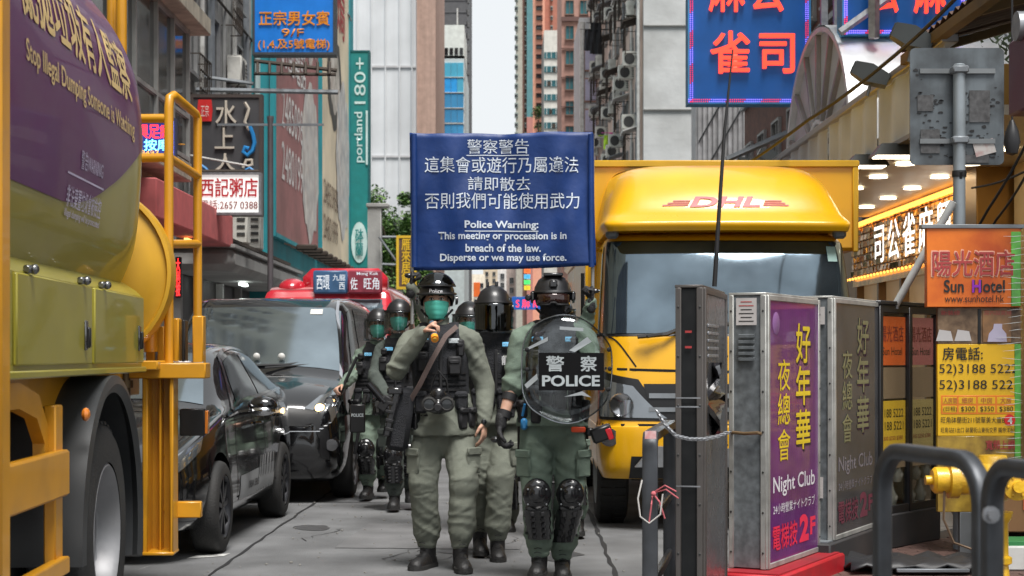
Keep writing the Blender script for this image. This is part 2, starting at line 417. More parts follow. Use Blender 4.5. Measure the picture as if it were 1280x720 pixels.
def ac_mb(w=.8, h=.55, d=.32):
    m = MB(); m.cur = 0; m.box((0,0,0), (w,d,h), .02); m.box((0,.0,h/2+.01), (w*.96,d*.9,.02)); m.cur = 1
    m.lathe([(h*.4,-d/2-.012),(h*.4,-d/2-.001)], (-w*.14,0,0), 'Y', 16)
    for k in range(5): m.box((w*.34,-d/2-.006,-h*.3+k*h*.15), (w*.2,.012,h*.06))
    m.cur = 2
    for s in (-1,1): m.box((s*w*.4,.02,-h/2-.03), (.04,d*1.2,.04)); m.tube([(s*w*.4,-d*.4,-h/2-.03),(s*w*.4,d*.5,-h/2-.3)], .014, 4)
    return m
acwhite = M('yellowed air conditioner white', (.66,.65,.6), .55, var=.2, dirt=.45, dsc=4, dcol=(.12,.1,.08))
AC = proto('air_conditioner', ac_mb(), [acwhite, M('fan grille', (.05,.05,.05), .6), brown_m])
CAGE = MB()
for i in range(7): CAGE.box((-.6+i*.2,-.25,0), (.02,.02,1.0))
for z in (-.5,-.15,.2,.5): CAGE.box((0,-.25,z), (1.2,.025,.025))
for s in (-1,1):
    for z in (-.5,.5): CAGE.box((s*.6,-.12,z), (.02,.26,.02))
CAGE = proto('window_cage', CAGE, brown_m)
def block(name, label, x0, x1, y0, y1, z0, z1, mat, group=None):
    t = thing(name, label, 'building', ((x0+x1)/2, y0, z0), group=group)
    m = MB(); m.box((0, (y1-y0)/2, (z1-z0)/2), (x1-x0, y1-y0, z1-z0)); m.build('wall', mat, t, smooth=0); return t
def lo(t, x, y, z): return (x-t.location.x, y-t.location.y, z-t.location.z)
def pipe(t, pts, r=.05, mat=None, n=6, name='pipe'):
    m = MB(); m.tube([lo(t, *p) for p in pts], r, n); return m.build(name, mat or greym, t)
WIN = proto('window', win_mb(1.1, 1.4, .06, 1), [M('dull frame', (.3,.3,.3), .5, .3, dirt=.4), darkglass])
WINT = proto('window', win_mb(1.0, 1.5, .07, 1), [M('bronze frame', (.2,.12,.09), .6), bluglass])

# left, near: tenement with a glazed bay
A = block('tenement', 'stained cream tenement with a glazed bay window, nearest building on the left', -16, -5.4, 3, 26.6, 0, 30, cream)
ZA = M('concrete slab edge', (.5,.47,.38), .9, dirt=.5, streak=.3)
m = MB(); m.box(lo(A,-5.1,21.5,6.62), (.75,10.9,.28), .02); m.build('slab', ZA, A)
bay = MB(); bay.box(lo(A,-5.18,21.6,4.25), (.42,10,.3), .02); bay.build('bay_base', ZA, A)
fr = M('bay aluminium frame', (.42,.42,.4), .5, .4, dirt=.3)
bp = thing('bay', None, None, (0,0,0), parent=A); bp.parent = A; bp.empty_display_size = .1
gl = MB(); gl.box(lo(A,-5.2,21.6,5.45), (.36,9.6,2.1)); bay_o = gl.build('bay_glass', darkglass, A); bpy.data.objects.remove(bp)
for yy in (17,18.4,19.8,21.2,22.6,24.0,25.2,26.42):
    g = MB(); g.box(lo(A,-5.0,yy,5.44), (.07,.07,2.1)); g.build('mullion', fr, A)
for z in (4.44,5.1,6.44): g = MB(); g.box(lo(A,-5.0,21.6,z), (.06,9.7,.06)); g.build('rail', fr, A)
for z in (8.5,11.5,14.5,17.5,20.5):
    for yy in (12,15,18,21,24): put(WIN, A, lo(A,-5.38,yy,z), FL)
    for yy in (13.5,19.5): put(AC, A, lo(A,-5.2,yy,z-.5), FL)
put(AC, A, lo(A,-5.2,25.6,7.6), FL)
# plants in the bay box
m = MB()
for k in range(150):
    p = Vector(lo(A, -5.0+random.uniform(-.12,.2), 22.4+random.uniform(-1.5,1.7), 4.5+random.uniform(0,.55))); d = Vector((random.uniform(-1,1),random.uniform(-1,1),random.uniform(.2,1))).normalized()*.16; s = d.cross(Vector((.3,.5,.1))).normalized()*.018
    m.add([p-s,p+s,p+d], [(0,1,2)])
o = m.build('potted_fern', M('dusty leaf', (.06,.09,.045), .7), smooth=0, fix=False); o['kind'] = 'stuff'; prop(o, 'spiky dusty plants growing along the ledge of the glazed bay', 'plant')

# left: grey pipe-covered building, set back a little
B = block('tenement', 'grey building covered in pipes behind the dark restaurant sign', -16, -6.1, 26.6, 40, 0, 34, M('sooty grey wall', (.36,.36,.35), .9, var=.25, dirt=.5, streak=.5, dcol=(.06,.06,.06)))
for k, yy in enumerate((28.5,30.2,31.5,33.2,34.2,35.8,37.2,38.8,39.4)):
    pipe(B, [(-6.0,yy,3.3),(-6.0,yy,33)], (.05,.08,.04)[k % 3], [white_m, greym, M('old pipe', (.3,.3,.29), .7, dirt=.4)][k % 3])
for z in (5.2,7.6,10,12.5,15):
    for yy in (29.3,32.3,34.9,38.0): put(WIN, B, lo(B,-6.08,yy,z), FL, (1,1,1.15))
    pipe(B, [(-5.95,28,z+1.1),(-5.95,39.8,z+1.15)], .03, brown_m)
for yy, z in ((32.5,6.6),(36.4,8.9),(33.8,11.2)): put(CAGE, B, lo(B,-6.05,yy,z), FL); put(AC, B, lo(B,-5.9,yy+.5,z-1.3), FL)
for yy in (33.4,35.2): put(AC, B, lo(B,-5.5,yy,4.05), 0, (1,1.3,1.75))
m = MB(); m.box(lo(B,-5.6,35,3.5), (1.1,9,.06)); m.build('shelf', brown_m, B)
m = MB(); m.box(lo(B,-5.5,35,3.09), (1.3,10,.42), .12); m.box(lo(B,-5.5,35,3.32), (1.35,10.1,.06)); m.build('canopy', concrete, B)
m = MB(); m.box(lo(B,-6.05,33.5,1.55), (.06,12,2.6)); m.build('shopfront', M('dark shop interior', (.02,.018,.016), .5), B)  # flat dark sheet paints the unlit depth of the shop
for yy in (30.5,32.6,35,37.4): m = MB(); m.box(lo(B,-5.95,yy,1.5), (.14,.18,2.7)); m.build('shop_pillar', concrete, B)
m = MB(); m.box(lo(B,-5.4,34.6,2.82), (.08,.7,.05)); m.build('tube_light', E('tube light', (.9,1,.95), 5), B)
for k in range(14):
    yy = 30.2+k*.66; pipe(B, [(-6.0,yy,3.4),(-5.7,yy+.2,3.55+random.random()*.3),(-5.3+random.random()*.3,yy+.4,3.5)], .02, brown_m, 5)

# left: teal building carrying the two restaurant billboards
T = block('hotel_building', 'teal rendered building carrying two big restaurant billboards', -18, -5.62, 40, 62, 0, 36, teal_m)
pipe(T, [(-5.9,39.93,3),(-5.9,39.93,30)], .07, M('pale pipe', (.4,.5,.5), .6)); pipe(T, [(-6.05,39.95,3),(-6.05,39.95,30)], .05, teal_m)
for z in range(14, 34, 3):
    for yy in (43,47,51,55,59): put(WIN, T, lo(T,-5.6,yy,z), FL)
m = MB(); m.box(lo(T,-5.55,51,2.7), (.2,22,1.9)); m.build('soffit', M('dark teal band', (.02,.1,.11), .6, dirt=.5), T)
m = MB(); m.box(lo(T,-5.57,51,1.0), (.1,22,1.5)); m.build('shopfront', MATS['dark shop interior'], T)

# scaffold-sheeted tower and strips at the street's far left
tarp = M('translucent grey sheeting', (.66,.68,.7), .75, var=.14, sc=.3, streak=.5, dsc=.35, dirt=.15, dcol=(.3,.31,.32), bump=.6, bsc=1.2)
D = block('sheeted_tower', 'tall tower wrapped in pale grey construction sheeting', -10, -5.07, 95, 112, 9, 60, tarp)
for z in range(12, 58, 5): m = MB(); m.box(lo(D,-7.5,94.96,z+random.random()), (4.9,.08,.12)); m.build('sheet_seam', M('sheet seam', (.5,.5,.51), .8), D)
for x in (-9.2,-8.4,-7.6,-6.8,-6.0,-5.3): m = MB(); m.tube([lo(D,x,94.95,9),lo(D,x+.05,94.95,58)], .05, 5); m.build('scaffold_pole', tarp, D)
m = MB(); m.box((0,9,-5), (6,17,10)); m.build('podium', M('pale podium', (.35,.36,.36), .8, dirt=.4), D, smooth=0, loc=(-.9,0,0))
Dp = block('tower', 'plain dusty pink tower standing right of the sheeted tower', -5.07, -4.0, 96, 110, 0, 60, M('dusty pink render', (.48,.33,.27), .85, streak=.2, dirt=.1))
Dk = block('tower', 'dark grey tower rising behind the teal glass office block', -6.4, -3.2, 140, 160, 0, 60, M('charcoal tiles', (.085,.085,.09), .7, var=.15))
for z in range(22, 58, 1):
    m = MB(); m.box(lo(Dk,-3.15,140.3,z), (.22,.6,.45)); m.build('bay_window', M('tower bay', (.1,.1,.1), .6), Dk)
    if z % 1 == 0: m = MB(); m.box(lo(Dk,-4.8,139.97,z), (3.1,.05,.06)); m.build('string_course', M('course', (.11,.11,.115), .7), Dk)
O = block('office_block', 'small teal and blue glass office block with white rooftop', -5.25, -2.95, 120, 135, 0, 22.8, M('office frame', (.55,.62,.62), .5))
pcols = [M('pane light teal', '8fd0cc', .45, var=.15, sc=.5), M('pane teal blue', '4ba6c4', .45, var=.2, sc=.5), M('pane blue', '3a86b4', .45, var=.2, sc=.5), M('pane bright blue', '2a9ae0', .45)]
rows = [(22.3-.02-i*1.1) for i in range(12)]
for i, z in enumerate(rows):
    for j in range(5):
        x = -5.0+j*.45; k = 0 if j == 0 else (2 if (i > 1) else 1)
        if i == 0 and j == 1: k = 2
        if i == 1 and j in (2,3): k = 3
        if i == 2 and j < 2 or i == 1 and j < 2: k = 0
        hh = 1.0 if i != 3 else .9
        m = MB(); m.box(lo(O,x-.03,119.96,z-.5), (.43,.1,hh)); m.build('pane', pcols[k], O)
    m = MB(); m.box(lo(O,-4.08,119.9,z-1.03), (2.3,.1,.05)); m.build('band', white_m, O)
m = MB(); m.box((0,4,25.0-1.1-.1), (2.3,8,2.4)); m.build('roof_block', M('white roof block', (.7,.74,.7), .7), O)
for j in range(6): m = MB(); m.box(lo(O,-4.95+j*.36,119.97,23.1), (.24,.1,.5)); m.build('roof_window', darkglass, O)
m = MB(); m.tube([(.6,2,25),(.6,2,26.6)], .05, 5); m.box((0,2,25.2), (1.2,.1,.06)); m.build('mast', white_m, O)

# right far towers
pk = M('salmon tiles', (.74,.36,.25), .7, var=.08); bg_ = M('beige tiles', (.42,.4,.34), .8); br_ = M('brown tiles', (.27,.16,.13), .8); tl_ = M('teal tiles', (.1,.25,.27), .7)
S = thing('apartment_tower', 'very tall salmon pink apartment tower with beige and teal strips', 'building', (1.2,170,0))
def strip(x0, x1, z0, z1, mat, dy=0, name='wall_strip'):
    X0, X1 = (x0-CX)/F*170, (x1-CX)/F*170; m = MB(); m.box(lo(S,(X0+X1)/2,176+dy/2,(z0+z1)/2), (X1-X0-.002,12-dy,z1-z0)); m.build(name, mat, S, smooth=0)
strip(645.5,653,0,50,bg_); strip(653,658.5,0,50,br_,.4); strip(658.5,666,25.5,50,tl_,-.3); strip(658.5,666,0,25.5,M('rose tiles',(.45,.2,.17),.8),-.3); strip(666,681,0,50,pk); strip(681,697,0,50,M('brick red tiles',(.42,.17,.12),.8),1.5)
hood = MB(); hood.cur = 0; hood.box((0,-.1,.22), (.42,.3,.08)); hood.box((.2,-.1,0), (.06,.3,.5)); hood.cur = 1; hood.box((-.02,0,0), (.34,.06,.36)); HOOD = proto('window', hood, [M('hood', (.2,.09,.07), .8), darkglass])
nub = MB(); nub.cur = 0; nub.box((0,0,0), (.28,.5,.5)); nub.cur = 1; nub.box((-.02,-.02,-.02), (.26,.5,.28)); NUB = proto('bay_window', nub, [M('bay green', (.25,.3,.27), .7), darkglass])
for i in range(34):
    z = 12+i*.98; put(HOOD, S, lo(S,(674-CX)/F*170,169.9,z), 0, (1.5,1.5,1))
    if i % 1 == 0: put(NUB, S, lo(S,(645.5-CX)/F*170,170.1,z), 0, (1.2,1,1)); put(NUB, S, lo(S,(657.6-CX)/F*170,170.3,z))
    put(NUB, S, lo(S,(690-CX)/F*170,171.4,z+.3), 0, (.9,1,.8))
K = thing('tower', 'slim dark blue tower glimpsed above the white banded block', 'building', (5.4,190,0)); m = MB(); m.box((.1,5,25), (.9,10,50)); m.build('wall', M('slate blue', (.06,.09,.12), .5), K)
Wb = block('office_block', 'white office block with teal window bands left of the brown building', (680-CX)/F*140, (704-CX)/F*140, 140, 150, 0, 28.5, M('white tiles', (.62,.6,.55), .7, streak=.25, dcol=(.3,.28,.25)))
for i in range(12):
    z = 26.4-i*1.17*1.0; m = MB(); m.cur = 0; m.box(lo(Wb,(692-CX)/F*140,139.96,z), (1.55,.1,.52)); m.cur = 1
    for k in range(4): m.box(lo(Wb,(692-CX)/F*140-.78+.39*k+.2,139.9,z), (.04,.06,.5))
    if i % 3: m.cur = 2; m.box(lo(Wb,(690-CX)/F*140+random.uniform(-.3,.3),139.9,z-.02), (.25,.06,.4))
    m.build('window_band', [bluglass, white_m, brown_m], Wb)
Bk = block('apartment_building', 'brown tiled building with teal windows and dark cornices', (702-CX)/F*115, (748-CX)/F*115, 115, 125, 0, 40, M('brown pink tiles', (.46,.27,.22), .75, streak=.15))
for z in range(6, 38): 
    if z % 2 == 0: m = MB(); m.box(lo(Bk,(725-CX)/F*115,114.9,z+.4), (2.6,.14,.03 if z % 8 else .3)); m.build('cornice', M('dark brown cornice', (.14,.08,.07), .8), Bk)
for i in range(16):
    for xx in (712,730): put(WINT, Bk, lo(Bk,(xx-CX)/F*115,114.95,8+i*1.72), 0, (.6,1,.66))
Wf = block('apartment_building', 'narrow white building with lilac wall panels beside the cluttered tenement', (724-CX)/F*104, (748-CX)/F*104, 104, 112, 0, 22.3, M('white render', (.68,.68,.7), .7, streak=.15, dcol=(.3,.3,.3)))
for i in range(9):
    z = 19.7-i*1.9; m = MB(); m.cur = 0; m.box(lo(Wf,(738-CX)/F*104,103.95,z), (.78,.12,1.5)); m.cur = 1; m.box(lo(Wf,(738-CX)/F*104,103.9,z), (.66,.12,1.3)); m.build('panel', [MATS['brown pink tiles'], M('lilac panel', (.55,.52,.68), .7)], Wf)
pipe(Wf, [(4.75,103.9,5),(4.75,103.9,22)], .14, white_m)

# right: cluttered tenement with air conditioners, cages and washing, and its bare concrete end wall
N_ = block('tenement', 'cluttered tenement hung with air conditioners and bare concrete end wall', 5.75, 15, 70, 104, 0, 40, M('patched bare concrete', (.6,.61,.61), .9, var=.2, sc=.45, bump=1, bsc=2.0, dirt=.9, dsc=.3, dcol=(.34,.34,.33)))
m = MB(); m.box(lo(N_,5.70,87.2,20), (.12,33.6,40)); m.build('street_wall', M('stained pink and cream render', (.62,.48,.41), .85, var=.25, sc=.5, dirt=.5, dsc=.35, streak=.5, dcol=(.13,.12,.11)), N_)
rnd = random.Random(3)
for z in np.arange(5.5, 30, 2.3):
    for yy in np.arange(71.5, 103, 3.1):
        put(WIN, N_, lo(N_,5.62,yy,z), FR, (1.2,1,.95))
        r = rnd.random()
        if r < .75: put(AC, N_, lo(N_,5.35,yy+rnd.uniform(-.9,.9),z-rnd.uniform(.7,1.1)), FR if rnd.random() < .4 else 0, (1,1.2,1.1))
        if r > .6: put(CAGE, N_, lo(N_,5.6,yy,z), FR, (1.2,2.2,1.2))
        if r > .6: m = MB(); m.box(lo(N_,5.3,yy,z+.85), (.8,1.8,.05), rot=Matrix.Rotation(R(-18),3,'Y')); m.build('rain_hood', [greym, brown_m, white_m][int(r*30) % 3], N_)
for yy, rr_ in ((70.3,.07),(71.0,.05),(74,.06),(79,.06),(86,.07)): pipe(N_, [(5.55,yy,2),(5.55,yy,38)], rr_, [white_m, greym][int(yy) % 2])
for k, z in enumerate((15.1,21.5,11.6,27.6)): m = MB(); m.box(lo(N_,7.4,69.97,z), (3.3,.1,.05)); m.build('pour_joint', M('joint', (.2,.2,.19), .9), N_)
for (px, py, w, h, c, lab) in ((745,48,.55,1.6,(.012,.012,.014),'black long washing hung highest on the cluttered tenement'),(737,50,.5,1.1,(.02,.02,.024),'dark jacket drying left of the long black washing'),(760,178,.4,.7,(.45,.75,.05),'lime green shirt drying low on the cluttered tenement'),(764,172,.2,.5,(.7,.1,.4),'pink cloth drying beside the lime green shirt'),(776,60,.35,2.0,(.04,.2,.12),'green and blue patterned cloth hung beside a window cage')):
    Y = 86; p = P(px, py, Y); m = MB(); rings = []
    for i in range(8): rings.append([(p.x+w*(j/6-.5)*(1+.15*i/7), Y+.08*math.sin(j*2+i*.5), p.z+h/2-h*i/7) for j in range(7)])
    m.loft(rings, False, False); m.tube([(p.x-.5,Y,p.z+h/2),(5.6,Y,p.z+h/2)], .02, 4)
    o = m.build('washing', M(lab[:14], c, .9, var=.3, sc=4), smooth=60, fix=False); prop(o, lab, 'laundry')

# right middle: ribbed cladding block and brown brick block
m_ = M('ribbed metal cladding', (.4,.4,.41), .5, .3, dirt=.3, streak=.4)
Rb = block('warehouse', 'block clad in vertical ribbed grey metal behind the blue neon sign', 6.8, 14, 60, 61.5, 0, 24, m_)
for k in range(22): m = MB(); m.box(lo(Rb,6.9+k*.18,59.96,12), (.07,.08,24)); m.build('rib', m_, Rb)
pipe(Rb, [(6.9,59.9,9),(8.9,59.9,12.5)], .03, black); pipe(Rb, [(6.9,59.9,7.6),(8.9,59.9,11)], .03, black)
brk = M('brown brick tile', (.2,.095,.075), .8, var=.3, sc=9, dirt=.3)
Q = block('tenement', 'brown tiled building behind the arched glass canopy', 6.4, 16, 27, 45, 0, 22, brk)
for z in np.arange(6.2, 20, 2.8):
    for yy in np.arange(28.5, 45, 2.2): put(WIN, Q, lo(Q,6.38,yy,z), FR)
    m = MB(); m.box(lo(Q,6.34,36,z-1.05), (.1,18,.12)); m.build('string_course', greym, Q)
for k in range(40): m = MB(); m.box(lo(Q,7.2,26.97,4+k*.3), (1.6,.05,.06)); m.build('louvre', greym, Q)
pipe(Q, [(6.3,30,3),(6.3,30,20)], .09, white_m); pipe(Q, [(6.3,27.3,3),(6.3,27.3,20)], .12, greym)

# right near: the shop with the metal canopy, gold fascia and arched glass roof
Z = block('shop_building', 'building over the gold-fronted arcade with a long metal canopy', 5.2, 16, 9.5, 27, 0, 3.3, M('warm cream stone', (.5,.42,.3), .6, dirt=.15))
up = MB(); up.box(lo(Z,11.2,18.25,11), (9.5,17.5,15.3)); up.build('upper_wall', M('dark grey upper wall', (.1,.1,.1), .8, dirt=.4, streak=.4), Z, smooth=0)
for z in (5.6,8,10.5):
    for yy in (11,13.5,16,18.5,21,23.5,26): put(WIN, Z, lo(Z,6.4,yy,z), FR)
sof = M('pale soffit', (.5,.45,.36), .35, .1)
m = MB(); m.box(lo(Z,4.36,18.2,3.3), (1.68,9.8,.08)); m.build('soffit', sof, Z)
fa = M('rippled stainless fascia', (.52,.61,.72), .42, .1, var=.14, sc=1.5, dirt=.4, dsc=1.2, dcol=(.24,.25,.25))
for k in range(12):     # separate dented panels
    y0 = 13.4+k*.8; g = []
    for i in range(9): g.append([(3.5+.022*math.sin(i*1.1+k*2)*(.6+.4*math.sin(j*.5)), y0+.79*i/8, 3.27+.56*j/5) for j in range(6)])
    m = MB(); m.loft([[lo(Z,*p) for p in r] for r in g], False, False); m.build('fascia_panel', fa, Z, fix=False)
m = MB(); m.box(lo(Z,3.52,18.2,3.87), (.14,9.8,.07), .01); m.box(lo(Z,3.53,18.2,3.25), (.1,9.8,.04)); m.build('fascia_cap', M('grey steel', (.3,.3,.31), .4, .5), Z)
gold = M('gold mirror tile', (.55,.3,.08), .16, .95, var=.5, sc=7)
m = MB(); m.box(lo(Z,5.09,20.9,2.87), (.1,7.0,.8)); m.build('gold_fascia', M('gold back', (.3,.16,.05), .3, .9, var=.5, sc=5), Z)
til = MB(); til.box((0,0,0), (.03,.19,.085), .008); TIL = proto('mirror_tile', til, gold)
for i in range(34):
    for j in range(8):
        o = put(TIL, Z, lo(Z,5.03,17.5+i*.205,2.53+j*.096)); o.rotation_euler = (0, rnd.uniform(-.22,.22), rnd.uniform(-.15,.15))
bulb = MB(); bulb.ell((0,0,0), (.032,.032,.032), 8, 5); BULB = proto('bulb', bulb, E('warm bulb', (1,.42,.07), 2.0))
for i in range(70): put(BULB, Z, lo(Z,4.97,17.45+i*.1,3.2)); 
for i in range(36): put(BULB, Z, lo(Z,4.97,17.45+i*.2,2.45), 0, (.6,.6,.6))
dl = MB(); dl.lathe([(.10,-.012),(.09,0)], n=14); DL = proto('downlight', dl, E('downlight', (1,.88,.66), 4))
for yy in (14.2,15.4,16.6,17.8,19,20.2,21.4):
    for xx in (3.95,4.6): put(DL, Z, lo(Z,xx,yy,3.25))
for yy in (15,19): 
    ld = bpy.data.lights.new('canopy_lamp', 'AREA'); ld.energy = 9; ld.color = (1,.8,.52); ld.shape = 'RECTANGLE'; ld.size = 1.2; ld.size_y = 3; l = bpy.data.objects.new('canopy_lamp', ld); C.objects.link(l); l.location = (4.3,yy,3.2)
t_ = text('司公雀麻興新', Z, lo(Z,4.93,20.1,2.84), (0,-1,0), ZU, 4.7, .52, E('white neon tube', (1,.97,.9), 1.1), bold=.01, cs=1.35)
# shopfront below the gold band
m = MB(); m.box(lo(Z,5.12,20.9,2.4), (.16,7,.12)); m.build('lintel', gold, Z)
for yy in (17.6,18.9,20.2,21.5,22.8,24.2): m = MB(); m.box(lo(Z,5.12,yy,1.2), (.14,.1,2.3)); m.build('door_frame', M('bronze', (.25,.16,.08), .35, .7), Z)
m = MB(); m.box(lo(Z,5.17,20.9,1.2), (.03,7,2.3)); m.build('shop_glass', E('lit shop interior', (.6,.42,.22), .12), Z)
m = MB(); m.box(lo(Z,5.0,17.2,2.2), (.5,.5,4.2), .01); m.build('gold_pillar', M('old gold', (.3,.17,.05), .3, .8), Z)
m = MB(); m.box(lo(Z,5.15,13.2,1.8), (.1,7.3,3.2)); m.build('cream_wall', M('cream stone', (.55,.47,.3), .5), Z)
# corrugated awning on the near corner
m = MB(); rings = []
for i in range(150):
    y = 7.8+i*.045; z = .02*math.sin(i*math.pi/2.0); rings.append([lo(Z,3.4,y,3.97+z), lo(Z,6.2,y,4.75+z)])
m.loft(rings, False, False); m.build('corrugated_awning', M('rusty corrugated iron', (.13,.075,.055), .7, .2, dirt=.5, streak=.3), Z, fix=False, smooth=60)
yb = M('yellow painted beam', (.15,.095,.03), .6, dirt=.5)
for y in (8.6,10.6,12.6,14.3): m = MB(); m.tube([lo(Z,3.42,y,3.9),lo(Z,6.2,y,4.68)], .05, 4); m.build('awning_beam', yb, Z)
m = MB(); m.tube([lo(Z,3.45,7.8,3.9),lo(Z,3.45,14.5,3.9)], .06, 4); m.build('awning_beam', yb, Z)
# arched glass roof end: ring, spokes, clouded panes, curved aluminium top
cz, cy, rad = 3.7, 21.5, 2.15
V = thing('arched_canopy', 'half-round glass and aluminium arched canopy with spoked end', 'canopy', (4.0, cy, 3.85)); V.scale = (1,1,.76)
def arc(r, n=28, a0=0, a1=180): return [(0, r*math.cos(R(a0+(a1-a0)*k/n)), r*math.sin(R(a0+(a1-a0)*k/n))) for k in range(n+1)]
m = MB(); m.tube(arc(rad), .055, 4, sq=(1,1.3)); m.build('arch_ring', M('pale frame', (.7,.73,.75), .4, .2), V); m = MB(); m.tube(arc(rad*.3), .05, 4); m.build('hub_ring', MATS['pale frame'], V)
for a in (18,42,66,90,114,138,162): m = MB(); m.tube([(0,rad*.3*math.cos(R(a)),rad*.3*math.sin(R(a))),(0,rad*math.cos(R(a)),rad*math.sin(R(a)))], .045, 4); m.build('spoke', [MATS['pale frame'], M('bronze spoke', (.3,.28,.27), .4, .3)][a % 4 == 2], V)
for k in range(8):
    a0, a1 = k*22.5, (k+1)*22.5; pts = arc(rad*.98, 4, a0, a1); m = MB(); m.add([(.03,0,0)]+[(.03,p[1],p[2]) for p in pts], [(0,1,2,3,4,5)]); m.build('pane', GL('clouded glass', (.6,.68,.74), .97, .8), V, smooth=0, fix=False)
m = MB(); m.loft([[(x, rad*1.03*math.cos(R(a)), rad*1.03*math.sin(R(a))) for a in range(0,181,9)] for x in (-.05,1,2,3,4)], False, False); m.loft([[(x, rad*.99*math.cos(R(a)), rad*.99*math.sin(R(a))) for a in range(0,181,9)] for x in (-.05,4)], False, False); m.build('curved_roof', M('satin aluminium sheet', (.78,.8,.82), .35, .3, var=.1, dirt=.15), V, fix=False, smooth=60)
for x in (1,2,3): m = MB(); m.tube([(x, rad*1.04*math.cos(R(a)), rad*1.04*math.sin(R(a))) for a in range(0,181,9)], .012, 4); m.build('roof_seam', greym, V)

# far end of the street: small crowded facades closing the view under the banner
fc = [('e8dcc8','pale cream'),('c9b8a0','tan'),('d8d4d0','white'),('b8a8a0','mauve grey'),('9a8c84','taupe')]
for k, (px0, px1, ytop, Y) in enumerate(((583,606,150,260),(604,622,330,300),(622,634,331,230),(633,646,335,215),(646,668,305,205))):
    x0, x1 = (px0-CX)/F*Y, (px1-CX)/F*Y; zt = EYE-(ytop-HY)/F*Y
    if k == 0: zt = 14
    t = block('distant_building', fc[k][1]+' facade far down the street, number of floors stacked under the banner' if False else ['pale cream far facade at the left of the gap under the banner','tan far facade closing the street between two helmets','white far facade with dark window rows beneath the banner','mauve grey far facade right of the white one','taupe far facade beside the coloured shop signs'][k], x0, x1, Y, Y+12, 0, zt, M('far '+fc[k][1], fc[k][0], .85, streak=.3, dirt=.2))
    z = 3.5
    while z < zt-.6:
        nn = max(1, int((x1-x0)/.9))
        for j in range(nn): put(WIN, t, lo(t,x0+(x1-x0)*(j+.5)/nn,Y-.05,z), 0, (.5,1,.55))
        z += 1.25
# ---------------------------------------------------------------- signs
def board(name, label, cat, x0, y0, x1, y1, Y, mat, frame=None, th=.12, fw=.04, group=None):
    """sign box facing down the street, given by its photo rectangle and distance"""
    a, b = P(x0, y1, Y), P(x1, y0, Y); c = (a+b)/2; t = thing(name, label, cat, c, group=group); w, h = b.x-a.x, b.z-a.z
    m = MB(); m.box((0,th/2,0), (w,th,h), .008); m.build('panel', mat, t)
    if frame:
        m = MB()
        for s in (-1,1): m.box((s*(w/2+.0),th/2-.01,0), (fw,th+.02,h+fw)); m.box((0,th/2-.013,s*(h/2)), (w-fw,th+.02,fw))
        m.build('frame', frame, t)
    return t
def bracket(t, pts, r=.03, mat=None): 
    m = MB(); m.tube([Vector(p)-t.location for p in pts], r, 5); return m.build('bracket', mat or brown_m, t)
# blue sauna sign upper left
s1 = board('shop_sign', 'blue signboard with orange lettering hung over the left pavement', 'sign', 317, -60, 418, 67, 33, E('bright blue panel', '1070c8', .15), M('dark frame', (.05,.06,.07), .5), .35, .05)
ol = M('orange letter', 'e8921c', .45); sgn_text('正宗男女賓', s1, None, 33, (324,14,412,32), ol, bold=.02, ext=.03); sgn_text('9/F', s1, None, 33, (352,36,380,46), ol, bold=.004, ext=.02); sgn_text('(1,4,及5號電梯)', s1, None, 33, (323,49,412,63), ol, bold=.02, ext=.03); sgn_text('桑拿', s1, None, 33, (340,-40,395,-8), ol, bold=.02, ext=.03)
bracket(s1, [(-6.1,33.1,6.6),(-3.3,33.1,6.55)], .05, greym); bracket(s1, [(-6.1,33.3,6.9),(-5.0,33.3,6.75)], .04, greym); bracket(s1, [P(318,76,33),P(421,88,33)], .04); bracket(s1, [P(318,92,33),P(420,93,33)], .035)
for k in range(7): bracket(s1, [P(322+k*15,78,33),P(322+k*15,93,32.7)], .03)
# dark restaurant sign
s2 = board('shop_sign', 'tall charcoal signboard with raised cream characters and blue waves', 'sign', 240, 120, 326, 268, 31, M('charcoal panel', (.055,.055,.06), .6, dirt=.3), M('brown frame', (.06,.045,.04), .6), .2, .06)
crm = M('cream letter', (.55,.5,.42), .5); sgn_text('水', s2, None, 31, (270,126,296,158), crm, ext=.05, bold=.01); sgn_text('上', s2, None, 31, (269,160,293,186), crm, ext=.05, bold=.01); sgn_text('人', s2, None, 31, (268,192,296,215), crm, ext=.05, bold=.01)
m = MB(); m.prism([(-.12,-.2),(.12,-.2),(.14,0),(.12,.2),(-.12,.2),(-.14,0)], P(256,138,30.96)-s2.location, (1,0,0), (0,0,1), (0,1,0), .03); m.build('red_seal', M('seal red', (.6,.02,.02), .5), s2); sgn_text('正宗', s2, None, 30.93, (251,131,261,146), M('seal letter', (.7,.6,.55), .5), off=.005)
def curl(pts, r, mat, nm): m = MB(); m.tube([P(x, y, 30.93)-s2.location for x, y in pts], r, 6); m.build(nm, mat, s2)
curl([(306,128),(311,136),(309,144),(306,152),(310,160),(312,163)], .03, crm, 'cream_wave'); wb = M('wave blue', '1f7fc0', .5)
curl([(312,158),(316,168),(318,178),(316,188),(309,194),(304,190),(306,184),(311,186)], .04, wb, 'blue_wave'); curl([(304,210),(308,200),(315,200),(315,206),(310,208)], .03, crm, 'cream_wave'); curl([(250,206),(256,210),(262,216)], .035, wb, 'blue_wave'); curl([(306,214),(312,210),(320,216)], .035, wb, 'blue_wave')
bracket(s2, [(-6.1,31.1,5.0),(-5.2,31.1,5.0)]); bracket(s2, [P(215,190,30.5),P(310,207,30.5)], .02, white_m)
